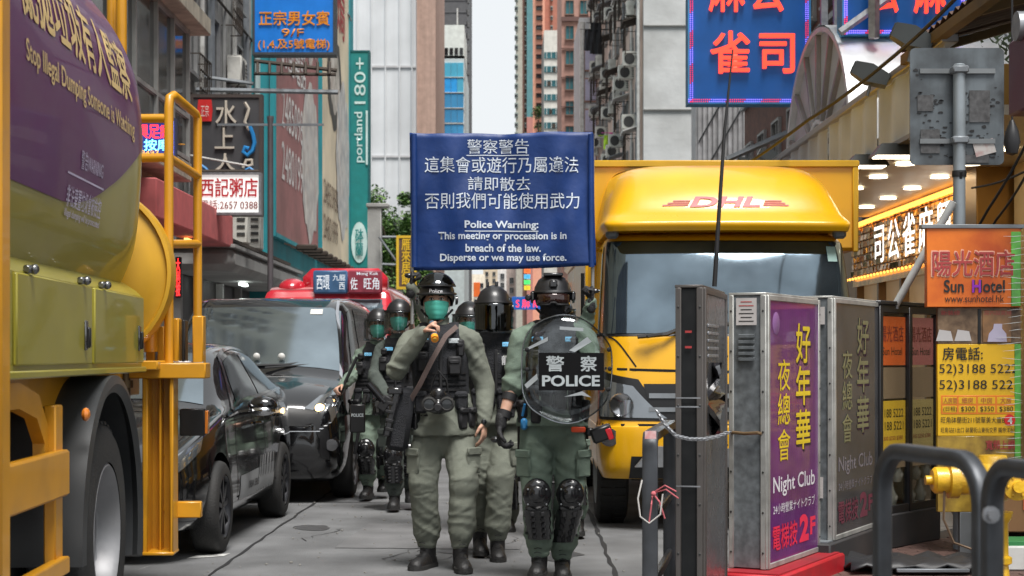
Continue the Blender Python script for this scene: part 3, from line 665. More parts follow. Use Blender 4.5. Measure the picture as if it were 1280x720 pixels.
# white congee shop sign, back lit
s3 = board('shop_sign', 'white lit congee shop sign with red characters and phone number', 'sign', 248, 217, 325, 267, 28.5, E('lit white panel', (.85,.88,.86), .35), steel, .18, .04)
rl = M('red letter', (.5,.02,.03), .5); sgn_text('西記粥店', s3, None, 28.5, (251,223,322,246), rl, bold=.025, off=.012); sgn_text('電話:2657 0388', s3, None, 28.5, (251,250,322,262), M('maroon letter', (.25,.05,.04), .5), bold=.012, off=.012)
bracket(s3, [(-6.0,28.6,4.5),(-4.2,28.6,4.5)])
# led massage sign
s4 = board('led_sign', 'small blue LED massage sign glowing behind the yellow ladder', 'sign', 160, 150, 217, 195, 23, E('led navy', (.02,.04,.25), .5), M('led frame', (.03,.04,.1), .5), .15, .05)
sgn_text('興足療', s4, None, 23, (172,155,213,173), E('led red', (1,.03,.03), 2.2), bold=.02); sgn_text('按摩', s4, None, 23, (180,174,213,188), E('led cyan', (.2,.75,1), 1.8), bold=.02); sgn_text('8493', s4, None, 23, (176,188,198,194), E('led amber', (1,.5,.05), 1.8)); 
m = MB()
for k in range(26): m.ell(P(216,152+k*1.65,22.95)-s4.location, (.01,.01,.01), 4, 3)
o = m.build('led_border', E('led blue', (.15,.25,1), 3), s4)
bracket(s4, [(-5.1,23.1,4.5),(-5.0,23.1,4.5)], .04)
# red led strip hanging by the shops
s5 = board('led_sign', 'tiny vertical red LED sign low on the left behind the ladder', 'sign', 219, 321, 226, 372, 27, M('led box', (.03,.01,.01), .5), None, .1)
sgn_text('大\n利\n按', s5, None, 27, (220,323,225,370), E('led red', (1,.03,.03), 2.2), bold=.02, ls=.9)
# red awning
m = MB(); pa = [P(195,238,24), P(290,300,29), P(290,262,29), P(215,215,24)]
aw = thing('awning', 'faded red shop awning below the white congee sign', 'awning', (-5.2,26,3.6)); l_ = aw.location
m.box((.05,.9,-.02), (.5,6.6,.56), .02); m.build('canvas', M('faded red canvas', (.6,.15,.15), .75, dirt=.25), aw, smooth=0)
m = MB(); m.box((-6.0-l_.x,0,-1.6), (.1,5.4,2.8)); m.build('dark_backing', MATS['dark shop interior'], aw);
m = MB(); m.box((-.1,-1.2,-.75), (.2,1.2,.35), .02); m.build('red_banner', M('red cloth', (.55,.04,.03), .7), aw)
m = MB(); m.box((-.0,1.5,-.38), (.05,.4,.1)); m.build('yellow_lamp', E('amber lamp', (1,.6,.15), 2), aw)
# billboards on the teal building
def street_board(name, label, x0, x1, zb, zt, mat, X=-5.5):
    ya, yb_ = -X*F/(CX-x0), -X*F/(CX-x1); t = thing(name, label, 'billboard', (X,(ya+yb_)/2,(zb+zt)/2)); m = MB(); m.box((-.06,0,0), (.12,yb_-ya,zt-zb), .01); m.build('panel', mat, t)
    m = MB()
    for s in (-1,1): m.box((-.03,s*(yb_-ya)/2,0), (.14,.12,zt-zb+.1)); m.box((-.03,0,s*(zt-zb)/2), (.14,yb_-ya,.1))
    m.build('frame', teal_m, t); return t, yb_-ya, zt-zb
def food(name, c): return M(name, c, .6, var=.45, sc=1.6, col2=(.7,.66,.6), dirt=.5, dsc=2.3, dcol=(.25,.14,.1))
b1, w, h = street_board('billboard', 'maroon hotpot billboard with white phone numbers on the teal building', 343, 398, 4.25, 14.5, M('maroon print', (.34,.14,.135), .55, var=.25, sc=.5, dirt=.2))
wl = M('white print', (.72,.7,.68), .6)
Yd, Zd = (0,1,0), (0,0,1)
text('一煲\n兩食', b1, (.0,-1.6,3.4), Yd, Zd, 3.2, 3.0, wl, off=.012, bold=.02); text('訂座電話', b1, (0,-1.0,-.3), Yd, Zd, 5.0, 1.1, wl, off=.012, bold=.02); text('24850988', b1, (0,-1.0,-1.9), Yd, Zd, 4.9, .95, wl, off=.012); text('24801999', b1, (0,-1.0,-3.2), Yd, Zd, 4.9, .95, wl, off=.012)
m = MB(); m.tube([(.02,-4,2.4),(.02,1.6,1.1)], .03, 4); m.build('line', wl, b1)
def blob(t, cy_, cz_, ry, rz_, mat, nm, off=.012):
    m = MB(); n = 22; pts = [(off, cy_+ry*math.cos(2*math.pi*k/n)*(1+.12*math.sin(k*3.1)), cz_+rz_*math.sin(2*math.pi*k/n)*(1+.1*math.cos(k*2.3))) for k in range(n)]; m.add(pts, [tuple(range(n))]); m.build(nm, mat, t, smooth=0, fix=False)
blob(b1, 2.6, 2.2, 1.9, 2.0, food('food print a', (.6,.55,.52)), 'food_picture'); blob(b1, 2.6, -2.6, 2.0, 2.2, food('food print b', (.7,.7,.7)), 'food_picture', .014)
b2, w, h = street_board('billboard', 'cream food billboard beside the teal vertical hotel sign', 401, 436, 4.25, 15.2, M('cream print', (.68,.58,.42), .55, var=.2, sc=.6))
text('火\n焗', b2, (0,1.6,3.8), Yd, Zd, 2.6, 3.0, M('dark red print', (.4,.05,.05), .6), off=.012, bold=.03); blob(b2, -.5, .5, 2.2, 1.6, M('dark pot print', (.05,.045,.04), .5), 'food_picture'); blob(b2, -.5, .5, 1.5, 1.1, food('food print c', (.5,.45,.38)), 'food_picture', .016); blob(b2, 2.2, -1.8, 2.3, 2.6, food('food print d', (.6,.64,.68)), 'food_picture', .02)
text('24850988\n24801999', b2, (0,-1.7,-3.9), Yd, Zd, 4.2, 1.8, M('brown print', (.14,.09,.06), .6), off=.03)
ORD = 'first second third fourth fifth sixth seventh eighth ninth tenth eleventh twelfth thirteenth fourteenth fifteenth'.split()
# row of billboard floodlights
g = MB(); g.box((0,0,0), (.5,.22,.14), .03); g.tube([(-.25,0,0),(-.55,0,.1)], .03, 4)
for k in range(15):
    y = 41+k*1.25; t = g.build('floodlight', brown_m); t.location = (-4.85,y,4.0); prop(t, ORD[k]+' floodlight from the near end of the row below the billboards', 'lamp', 'floodlights under the billboards')
    if k: 
        pass
for k in range(6):
    t = g.build('floodlight', brown_m); t.location = (-4.75,44+k*2.2,15.1-k*.1); prop(t, ORD[k]+' floodlight from the near end of the row above the billboards', 'lamp', 'floodlights above the billboards')
# hotel fin
s6 = board('vertical_sign', 'tall teal vertical hotel sign reading portland 180+', 'sign', 437, 64, 461, 335, 59, M('fin teal', '17807e', .5, dirt=.15), M('fin edge', '0f5a5c', .5), .5, .06)
pale = M('pale teal letter', (.55,.72,.7), .5)
def rot_text(s, t, box, Y, mat, **k):     # lettering that reads upwards
    x0, y0, x1, y1 = box; a = P((x0+x1)/2, (y0+y1)/2, Y)-t.location; sc = Y/F; return text(s, t, a, (0,0,1), (-1,0,0), (y1-y0)*sc, (x1-x0)*sc, mat, off=.02, **k)
rot_text('180+', s6, (443,72,457,130), 59, pale); rot_text('portland', s6, (443,140,456,203), 59, pale, bold=.01)
m = MB(); m.box(P(458.5,172,58.96)-s6.location, (.07,.02,1.9)); m.build('line', pale, s6)
m = MB(); p = P(449,303,58.96)-s6.location; m.prism([(.28*math.cos(a)*(1), .72*math.sin(a)) for a in np.linspace(0,2*math.pi,20,endpoint=False)], p, (1,0,0), (0,0,1), (0,1,0), .02); m.build('oval', pale, s6); sgn_text('砵\n蘭', s6, None, 58.9, (444,286,454,320), MATS['fin teal'], bold=.02, ls=.95)
# white slanted banner and yellow vertical sign
sw = thing('fabric_awning', 'white fabric awning with grey print below the billboards', 'awning', (-5.1,46,3.0)); m = MB(); m.prism([(-1.0,.3),(0,.75),(1.0,.1),(1.0,-.35),(-.2,-.2)], (0,0,0), (1,0,0), (0,0,1), (0,1,0), .15); m.build('cloth', M('dirty white cloth', (.55,.55,.54), .8, dirt=.3), sw, smooth=0); text('海鮮', sw, (.3,-.0,.12), XR, ZU, 1.0, .3, greym, off=.012)
s7 = board('vertical_sign', 'narrow brown sign with yellow calligraphy left of the blue banner', 'sign', 497, 296, 519, 360, 52, M('brown sign', (.12,.07,.05), .6), M('yellow frame', (.7,.45,.03), .5), .15, .08)
sgn_text('雁\n來\n居\n飯', s7, None, 52, (502,299,513,356), M('yellow letter', (.8,.5,.02), .5), off=.02, bold=.02, ls=.9)
bracket(s7, [P(478,296,52.1),P(500,296,52.1)], .04, greym); bracket(s7, [P(478,330,52.1),P(500,331,52.1)], .04, greym); bracket(s7, [P(474,296,52.1),P(498,330,52.1)], .04, greym)
ps = thing('concrete_post', 'pale concrete column with a steel bracket beyond the teal sign', 'column', P(468,400,52.4)); ps.location.z = 0
m = MB(); m.box((0,.2,3), (.42,.5,6), .02); m.build('shaft', concrete, ps); m = MB(); m.box((.1,.2,6.05), (.7,.6,.12), .02); m.build('cap', concrete, ps)
# neon mahjong signs on the right
nred = E('neon red letter', (1,.07,.035), .85); nb = E('neon board blue', '0c5096', .14)
def led_border(t, rect, Y, n=60):
    x0, y0, x1, y1 = rect; m1, m2, mw = MB(), MB(), MB(); k = 0
    def dot(x, y):
        (m1 if (int((x+y)/22) % 2) else m2).box(P(x, y, Y-.03)-t.location, (.013,.02,.013))
    y = y0
    while y < y1:
        for xx in (x0+2, x0+4.6, x1-2, x1-4.6): dot(xx, y)
        y += 2.6
    x = x0
    while x < x1:
        for yy in (y1-2, y1-4.6): dot(x, yy)
        x += 2.6
    a = m1.build('led_border', E('led magenta', (.8,.03,.1), .8), t, smooth=0); b = m2.build('led_border', E('led violet', (.3,.2,1), 1.0), t, smooth=0)
    a['kind'] = 'stuff'; b['kind'] = 'stuff'
n1 = board('neon_sign', 'large blue neon mahjong parlour sign with four red characters', 'sign', 861, -70, 1012, 129, 24, nb, M('pale blue edge', '3f8fc0', .5), .3, .03)
sgn_text('雀司', n1, None, 24, (888,40,992,92), nred, bold=.02, ext=.05, cs=1.18, off=.02); sgn_text('麻公', n1, None, 24, (886,-36,980,15), nred, bold=.02, ext=.05, cs=1.2, off=.02)
led_border(n1, (861,-60,1012,129), 24)
for a, b in (((3.2,24.35,4.2),(6.4,24.35,5.6)),((5.2,24.35,6.6),(6.5,24.35,6.6))): bracket(n1, [a, b], .05, greym)
n2 = board('neon_sign', 'second blue neon sign cut off by the top of the picture', 'sign', 1054, -90, 1207, 43, 20, nb, MATS['pale blue edge'], .3, .03)
sgn_text('麻', n2, None, 20, (1142,-38,1180,17), nred, bold=.02, ext=.05, off=.02); sgn_text('公', n2, None, 20, (1096,-38,1122,16), nred, bold=.02, ext=.05, off=.02); led_border(n2, (1054,-80,1207,43), 20)
bracket(n2, [P(1092,-60,19.8),P(1092,48,19.8)], .07, steel); bracket(n2, [P(1050,40,19.9),P(1120,-10,19.9)], .05, steel)
for x in (1030, 1046): 
    t = thing('sign_post', f'{"left" if x == 1030 else "right"} of two upright steel posts beside the blue neon sign', 'post', P(x, 44, 23)); m = MB(); m.box((0,0,1.1), (.09,.09,4.4)); m.build('post', steel, t); m = MB(); m.box((0,0,-1.12), (.2,.2,.06)); m.build('foot_plate', steel, t)
# far coloured signs under the banner
f1 = board('shop_sign', 'blue and red shop sign far off between the two helmets', 'sign', 640, 371, 682, 387, 60, M('far sign blue', '1c62c0', .5), None, .1)
sgn_text('S 麻 R', f1, None, 60, (645,373,672,385), E('far red', (.9,.05,.1), .6), bold=.03)
for k, (c, lab) in enumerate((((1,.2,.05),'topmost orange sign of the small stack under the banner'),((.1,.5,.8),'light blue sign second in the stack under the banner'),((.1,.8,.2),'green sign third in the stack under the banner'),((.8,.6,.05),'yellow sign lowest in the stack under the banner'))):
    t = board('shop_sign', lab, 'sign', 655, 336+k*7, 663, 341.5+k*7, 90, E('far sign %d' % k, c, .55), None, .1)
    sgn_text('電', t, None, 90, (657,337+k*7,661,340.5+k*7), white_m)
f2 = board('flag_sign', 'small orange hanging sign far off left of the visored helmet', 'sign', 592, 353, 600, 371, 70, M('orange flag', (.8,.15,.02), .6), None, .05)
# tree at the far left of the street
tr = thing('street_tree', 'leafy green tree in front of the sheeted tower', 'tree', (-5.1,75,0))
m = MB(); m.tube([(0,0,0),(.1,0,2.5),(-.05,.1,4.5),(.2,0,6.5)], [.22,.18,.14,.06], 8)
for k in range(9): a = k*2.4; m.tube([(0,0,3+k*.35),(.7*math.cos(a),.7*math.sin(a),4.2+k*.4),(1.4*math.cos(a),1.4*math.sin(a),4.9+k*.4)], [.07,.045,.015], 5)
m.build('trunk', M('bark', (.09,.07,.05), .9, bump=.5), tr)
def leaves(name, t, n, cs, mats, size, rr):
    for q, mat in enumerate(mats):
        m = MB()
        for i in range(n):
            c, rad_ = cs[rr.randrange(len(cs))]; d = Vector((rr.gauss(0,1), rr.gauss(0,1), rr.gauss(0,1))).normalized()*rad_*rr.random()**.4; p = Vector(c)+d
            a = Vector((rr.uniform(-1,1), rr.uniform(-1,1), rr.uniform(-.6,.6))).normalized(); b = a.cross(Vector((rr.uniform(-1,1), rr.uniform(-1,1), 1))).normalized(); s = size*rr.uniform(.6,1.3)
            m.add([p-a*s, p-b*s*.45, p+a*s, p+b*s*.45], [(0,1,2,3)])
        m.build(name, mat, t, smooth=0, fix=False)
rr = random.Random(5); cl = [((rr.uniform(-1.3,1.5), rr.uniform(-1,1), rr.uniform(2.4,8.4)), rr.uniform(.35,.75)) for _ in range(60)]
leaves('crown', tr, 9000, cl, [M('leaf green', (.06,.13,.03), .6, var=.3), M('leaf light', (.14,.24,.06), .6, var=.3)], .11, rr)
t2 = thing('shrub', 'small green bush sprouting from the foot of the salmon tower', 'plant', P(673,150,160)); rr = random.Random(6); m = MB(); m.tube([(0,0,-2.4),(0,0,0)], .08, 5); m.build('stem', MATS['bark'], t2)
leaves('foliage', t2, 300, [((rr.uniform(-.3,.4), 0, rr.uniform(-1.4,1.4)), .5) for _ in range(6)], [MATS['leaf green']], .16, rr)
# ---------------------------------------------------------------- vehicles
paint_k = M('black car paint', (.006,.006,.007), .12, var=.3, coat=1); trim = M('trim black', (.01,.01,.011), .35)
lampglass = M('headlamp lens', (.25,.27,.29), .05, .75, var=.12, sc=5, coat=1)
interior = M('cabin dark', (.01,.01,.012), .6)
carglass = M('car glass', (.12,.15,.17), .03, .9, var=.06); screen = M('windscreen', (.27,.32,.35), .03, .9, var=.3, sc=1.2); screen2 = M('truck windscreen', (.17,.22,.26), .03, .9, var=.6, sc=1.0)
def half(w, zb, zm, zl, zt, wt):
    return [(0,zb),(.75*w,zb),(.96*w,zb+.1),(w,zm),(.985*w,(zm+zl)/2),(.95*w,zl),((w*.95+wt)/2+.01,(zl+zt)/2),(wt,zt-.045),(wt*.6,zt-.008),(0,zt)]
def car_surf(st):
    g = []
    for (y, w, zb, zm, zl, zt, wt) in st:
        h = half(w, zb, zm, zl, zt, wt); ring = [(x, y, z) for x, z in h]+[(-x, y, z) for x, z in h[-2:0:-1]]; g.append(ring)
    return Surf(g)
def cut_wheels(o, wheels, r, w):
    for (x, y) in wheels:
        m = MB(); m.lathe([(r,-w),(r,w)], (x, y, r-.04 if False else .33), 'X', 28); c = m.build('cutter', black)
        b = o.modifiers.new('b', 'BOOLEAN'); b.object = c; b.operation = 'DIFFERENCE'; b.solver = 'EXACT'
        par = o.parent; o.parent = None; mw = c.matrix_world
        dg = bpy.context.evaluated_depsgraph_get(); dg.update(); me = bpy.data.meshes.new_from_object(o.evaluated_get(dg)); o.modifiers.clear(); o.data = me; o.parent = par
        bpy.data.objects.remove(c)
    o.data.shade_smooth(); o.data.set_sharp_from_angle(angle=R(35))
def wheel(parent, loc, r, w, side, rimmat, spokes=10, rr=.66):
    """tyre, rim, spokes, hub; side = +1 when the outer face looks along +x"""
    t = thing('wheel', None, None, loc, parent=parent); bpy.data.objects.remove(t)
    s = side; m = MB(); pr = [(r*rr,-w/2),(r*.9,-w/2),(r*.97,-w*.42),(r,-w*.3),(r,w*.3),(r*.97,w*.42),(r*.9,w/2),(r*rr,w/2)]; m.lathe(pr, (0,0,0), 'X', 40, cap=False)
    for k in range(40 if r > .4 else 0):
        a = 2*math.pi*k/40; Rm = Matrix.Rotation(a, 3, 'X')
        for q in (-1,1): m.box(Rm @ Vector((q*w*.22,0,r-.002)), (w*.36,r*.09,.016), rot=Rm)
    ty = m.build('wheel', rubber, parent, loc=loc)
    m = MB(); m.lathe([(r*rr,s*w*.46),(r*rr*.96,s*w*.5),(r*rr*.9,s*w*.4),(r*rr*.86,s*w*.1),(.01,s*w*.05)], n=36, axis='X', cap=False); m.build('rim', rimmat, ty)
    if spokes:
        m = MB()
        for k in range(spokes):
            a = 2*math.pi*k/spokes; Rm = Matrix.Rotation(a, 3, 'X'); m.prism([(-r*.045,r*.1),(r*.045,r*.1),(r*.075,r*rr*.93),(-r*.03,r*rr*.93)], (s*w*.28,0,0), Rm @ Vector((0,1,0)), Rm @ Vector((0,0,1)), (1,0,0), .03*s)
        m.lathe([(r*.14,s*w*.25),(r*.14,s*w*.4),(r*.08,s*w*.44),(.005,s*w*.44)], axis='X', n=14, cap=False); m.build('spoke_ring', rimmat, ty)
    return ty
def patch(surf, q, name, mat, parent, **k): m = MB(); surf.patch(m, q, **k); return m.build(name, mat, parent, fix=False, smooth=60)
def seamline(surf, pts, parent, w=.012, name='panel_gap', mat=None, off=.002):
    """thin dark gap between panels following (u,v) points"""
    P_ = []
    for (a, b) in zip(pts[:-1], pts[1:]):
        for t in np.linspace(0, 1, 9)[:-1]: P_.append((a[0]+(b[0]-a[0])*t, a[1]+(b[1]-a[1])*t))
    P_.append(pts[-1]); u = np.array([p[0] for p in P_]); v = np.array([p[1] for p in P_]); p = surf.at(u, v); n = surf.nrm(u, v); r = []
    for i in range(len(p)):
        d = p[min(i+1,len(p)-1)]-p[max(i-1,0)]; s = np.cross(d, n[i]); s = s/max(1e-9, np.linalg.norm(s))*w/2; r.append([tuple(p[i]+s+n[i]*off*SG), tuple(p[i]-s+n[i]*off*SG)])
    m = MB(); m.loft(r, False, False); return m.build(name, mat or M('gap', (.002,.002,.002), .9), parent, smooth=0, fix=False)
SG = 1
# --- black hatchback
hb = thing('car', 'small glossy black hatchback with a silver stripe along its sill', 'car', (-2.83, 10.75, 0), R(-1.6))
st = [(0,.6,.28,.45,.6,.62,.42),(.1,.74,.2,.48,.68,.71,.52),(.42,.83,.17,.5,.78,.84,.64),(.95,.86,.17,.5,.89,.95,.66),(1.2,.86,.17,.5,.93,1.0,.66),(1.85,.86,.17,.5,.95,1.38,.58),(2.4,.86,.17,.5,.97,1.46,.57),(3.2,.86,.17,.5,1.0,1.43,.55),(3.8,.85,.18,.52,1.02,1.28,.52),(4.15,.8,.22,.55,.98,1.06,.55),(4.28,.7,.3,.55,.8,.84,.5)]
hs_ = car_surf(st); SGc = 1
n_test = hs_.nrm(np.array([5.0]), np.array([4.0]))[0]; SG = 1 if n_test[0] > 0 else -1
m = MB(); hs_.shell(m, 5, 4); body = m.build('body', paint_k, hb)
wh = [(s*.84, y) for s in (1,-1) for y in (.82,3.42)]
cut_wheels(body, wh, .36, .26)
m = MB(); m.box((0,2.1,.45), (1.3,3.6,.5)); m.build('underbody', interior, hb)
dk = M('dark alloy', (.05,.05,.055), .3, .8)
for (x, y) in wh: wheel(hb, (x*.93, y, .315), .315, .2, 1 if x > 0 else -1, dk, 9, .7)
patch(hs_, [(4.15,7.1),(4.15,10.9),(5.0,10.7),(5.0,7.3)], 'windshield', screen, hb, off=.005, sgn=SG)
for f in (lambda v: v, lambda v: 18-v):
    patch(hs_, [(4.75,f(5.35)),(5.15,f(6.55)),(6.2,f(6.72)),(6.2,f(5.3))], 'side_window', carglass, hb, off=.004, sgn=SG)
    patch(hs_, [(6.3,f(5.3)),(6.3,f(6.72)),(7.2,f(6.65)),(7.55,f(5.35))], 'side_window', carglass, hb, off=.004, sgn=SG)
seamline(hs_, [(4.4,5.15),(4.85,6.1),(5.15,6.8),(6.2,6.95),(7.3,6.85),(7.8,5.6)], hb, .03, 'window_trim', chrome, .008)
seamline(hs_, [(4.45,5.12),(6,5.12),(7.8,5.3)], hb, .02, 'window_trim', chrome, .008)
for pts in ([(4.4,2.3),(4.3,3.6),(4.45,5.1)],[(6.25,2.3),(6.25,5.2)],[(7.3,5.2),(7.2,3.9),(6.9,3.0)],[(4.4,2.3),(6.9,2.4)]): seamline(hs_, pts, hb)
for u in (5.8,7.0): p = hs_.at(np.array([u]), np.array([4.45]))[0]; m = MB(); m.tube([(p[0]+.0,p[1]-.1,p[2]),(p[0]+.035,p[1]-.05,p[2]),(p[0]+.035,p[1]+.06,p[2]),(p[0],p[1]+.1,p[2])], .012, 6); m.build('door_handle', paint_k, hb)
patch(hs_, [(4.5,2.15),(4.5,2.9),(6.7,3.0),(6.7,2.2)], 'stripe', M('silver decal', (.33,.34,.35), .4, dirt=.2), hb, off=.003, sgn=SG)
def dec(x, y):
    u = 4.9+(x+.3)*1.6; v = 2.55+y*4.5; p = hs_.at(u, v); return p+hs_.nrm(u, v)*.006*SG
text('URBAN SERIES', hb, None, XR, ZU, .5, .05, trim, fn=dec, bold=.01)
for k in range(13): u = 5.7+k*.075; patch(hs_, [(u,2.2),(u+.1,3.35),(u+.135,3.35),(u+.035,2.2)], 'stripe_bar', M('silver decal 2', (.4,.41,.42), .4) if k % 2 else trim, hb, off=.0055, sgn=SG, nu=2, nv=4)
m = MB(); m.ell((1.0,1.62,.985), (.11,.075,.07), 14, 9); m.tube([(.8,1.66,.93),(.96,1.64,.95)], .02, 6); mi = m.build('mirror', paint_k, hb); m = MB(); m.ell((1.0,1.6,.95), (.1,.07,.04), 12, 7); m.build('mirror_base', chrome, mi)
for f in (lambda v: v, lambda v: 18-v): patch(hs_, [(.9,f(4.2)),(.9,f(5.3)),(2.2,f(5.2)),(1.9,f(4.6))], 'headlight', lampglass, hb, off=.006, sgn=SG)
patch(hs_, [(.25,4.2),(.25,13.8),(.8,13.9),(.8,4.1)], 'grille', trim, hb, off=.004, sgn=SG)
for k in range(4): patch(hs_, [(3.3+k*.22,7.4),(3.3+k*.22,10.6),(3.34+k*.22,10.6),(3.34+k*.22,7.4)], 'bonnet_vent', trim, hb, off=.004, sgn=SG, nu=1)

# --- black van
vn = thing('van', 'big black passenger van with one headlight shining', 'van', (-2.42, 15.3, 0), R(-.8))
st = [(0,.72,.3,.5,.7,.72,.56),(.08,.86,.22,.5,.86,.9,.66),(.3,.93,.18,.55,.98,1.06,.74),(.65,.95,.18,.58,1.06,1.16,.78),(.85,.95,.18,.6,1.09,1.22,.78),(1.6,.95,.18,.6,1.12,1.84,.74),(2.2,.95,.18,.6,1.13,1.95,.74),(3.4,.95,.18,.6,1.13,1.97,.74),(4.7,.95,.18,.6,1.13,1.95,.73),(5.1,.93,.22,.6,1.1,1.86,.7),(5.2,.85,.3,.6,1.0,1.6,.62)]
vs_ = car_surf(st); m = MB(); vs_.shell(m, 5, 4); body = m.build('body', paint_k, vn)
wh = [(s*.93, y) for s in (1,-1) for y in (.85,3.85)]
cut_wheels(body, wh, .4, .28); m = MB(); m.box((0,2.6,.5), (1.45,4.4,.55)); m.build('underbody', interior, vn)
for (x, y) in wh: wheel(vn, (x*.92, y, .34), .34, .22, 1 if x > 0 else -1, M('alloy grey', (.16,.16,.17), .35, .8), 10, .68)
patch(vs_, [(4.08,6.75),(4.08,11.25),(5.0,11.0),(5.0,7.0)], 'windshield', screen, vn, off=.006, sgn=SG, nu=10, nv=10)
for f in (lambda v: v, lambda v: 18-v):
    patch(vs_, [(4.65,f(5.35)),(5.2,f(6.7)),(5.95,f(6.75)),(5.95,f(5.3))], 'side_window', carglass, vn, off=.005, sgn=SG)
    patch(vs_, [(6.1,f(5.3)),(6.1,f(6.75)),(7.3,f(6.75)),(7.3,f(5.3))], 'side_window', carglass, vn, off=.005, sgn=SG)
    patch(vs_, [(7.4,f(5.3)),(7.4,f(6.75)),(8.6,f(6.7)),(8.6,f(5.3))], 'side_window', carglass, vn, off=.005, sgn=SG)
for f, nm in ((lambda v: v, 1), (lambda v: 18-v, 0)):
    h = patch(vs_, [(.85,f(4.35)),(1.0,f(7.4)),(1.75,f(7.1)),(2.6,f(5.0))], 'headlight', lampglass, vn, off=.008, sgn=SG)
    p = vs_.at(np.array([1.12]), np.array([f(6.6)]))[0]; m = MB(); m.ell((p[0],p[1]-.02,p[2]-.01), (.045,.03,.04), 12, 8); m.build('lamp', E('headlight glow', (1,.62,.25), 5) if nm else lampglass, h)
    for du in (.35,.6): q = vs_.at(np.array([1.1+du*.6]), np.array([f(6.0-du*1.2)]))[0]; m = MB(); m.lathe([(.055,0),(.05,-.02),(.02,.02)], (q[0],q[1]-.012,q[2]), 'Y', 14); m.build('reflector', chrome, h)
    patch(vs_, [(.3,f(3.05)),(.3,f(3.6)),(1.1,f(3.6)),(1.3,f(3.05))], 'fog_recess', trim, vn, off=.004, sgn=SG)
    p = vs_.at(np.array([.8]), np.array([f(3.25)]))[0]; m = MB(); m.lathe([(.055,-.03),(.05,0),(.01,.0)], (p[0],p[1],p[2]), 'Y', 14); m.build('fog_lamp', chrome, vn)
    seamline(vs_, [(1.9,f(5.2)),(4.0,f(6.6)),(4.9,f(7.15)),(5.4,f(7.2))], vn, .03, 'chrome_line', chrome, .006)
    for pts in ([(4.6,f(2.2)),(4.5,f(5.1)),(5.1,f(6.8))],[(6.03,f(2.2)),(6.03,f(6.85))],[(7.35,f(2.2)),(7.35,f(6.85))]): seamline(vs_, pts, vn)
    seamline(vs_, [(4.6,f(5.1)),(8.6,f(5.1))], vn, .015, 'window_trim', chrome, .005)
gr = patch(vs_, [(.1,3.9),(.1,14.1),(.95,13.5),(.95,4.5)], 'grille', trim, vn, off=.004, sgn=SG)
for k in range(4): patch(vs_, [(.2+k*.2,4.4),(.2+k*.2,13.6),(.27+k*.2,13.6),(.27+k*.2,4.4)], 'grille_bar', chrome, gr, off=.012, sgn=SG, nu=1, nv=10)
m = MB(); m.box((0,-.03,.36), (.52,.03,.12), .01); pl = m.build('number_plate', M('yellow plate', (.7,.7,.68), .5), vn)
patch(vs_, [(.2,2.4),(.2,15.6),(.7,15.6),(.7,2.4)], 'lower_grille', trim, vn, off=.004, sgn=SG)
m = MB(); m.box((1.08,1.35,1.22), (.2,.13,.27), .05); m.tube([(.88,1.4,1.16),(1.05,1.37,1.18)], .025, 6); m.build('mirror', paint_k, vn); m = MB(); m.box((-1.08,1.35,1.22), (.2,.13,.27), .05); m.build('mirror', paint_k, vn)
m = MB(); m.tube([(-.6,.82,1.24),(.3,.9,1.27),(.55,1.0,1.3)], .012, 5); m.tube([(.1,.82,1.24),(.7,.98,1.28)], .01, 5); m.build('wiper', trim, vn)
patch(vs_, [(4.85,7.65),(4.85,8.0),(4.95,8.0),(4.95,7.65)], 'sticker', white_m, vn, off=.01, sgn=SG, nu=2, nv=2)
for u, v in ((4.2,8.5),(4.2,9),(4.2,9.6)): p = vs_.at(np.array([u]), np.array([v]))[0]; m = MB(); m.ell((p[0],p[1]-.03,p[2]+.03), (.035,.02,.035), 8, 6); m.build('dashboard_figure', white_m, vn)

# --- red minibus with a destination box
mb_ = thing('minibus', 'red public minibus with a lit destination box on its roof', 'minibus', (-2.35, 21.2, 0))
rp = M('bus red', (.48,.02,.035), .25, var=.1, coat=.8); st = [(0,.8,.35,.6,.85,.95,.7),(.12,.95,.3,.7,1.1,1.25,.85),(.5,1.0,.3,.7,1.2,1.75,.85),(.9,1.0,.3,.7,1.25,2.1,.82),(1.5,1.0,.3,.7,1.25,2.28,.8),(5.5,1.0,.3,.7,1.25,2.32,.8),(6.2,.98,.3,.7,1.2,2.2,.78),(6.4,.9,.4,.7,1.1,1.8,.7)]
bs = car_surf(st); m = MB(); bs.shell(m, 5, 4); m.build('body', rp, mb_)
patch(bs, [(1.35,6.7),(1.35,11.3),(3.0,11.1),(3.0,6.9)], 'windshield', carglass, mb_, off=.006, sgn=SG)
for k in range(3): patch(bs, [(4.05+k*.31,5.3),(4.05+k*.31,6.7),(4.33+k*.31,6.7),(4.33+k*.31,5.3)], 'side_window', carglass, mb_, off=.005, sgn=SG)
for s in (1,-1): 
    for y in (1.2,5.0): wheel(mb_, (s*.92,y,.38), .38, .22, s, alu, 0)
patch(bs, [(3.6,7.2),(3.6,10.8),(4.8,10.8),(4.8,7.2)], 'roof_sheen', M('pink roof sheen', (.62,.3,.3), .3, coat=.5), mb_, off=.01, sgn=SG, th=.01)  # pale reflection on the red roof, laid in as a pinkish patch
db = thing('destination_box', None, None, parent=None); bpy.data.objects.remove(db)
a, b = P(378,370,22.4), P(484,335,22.4); c = (a+b)/2-mb_.location; m = MB(); m.box(c+Vector((0,.2,0)), (b.x-a.x,.5,b.z-a.z), .12); dbx = m.build('destination_box', rp, mb_)
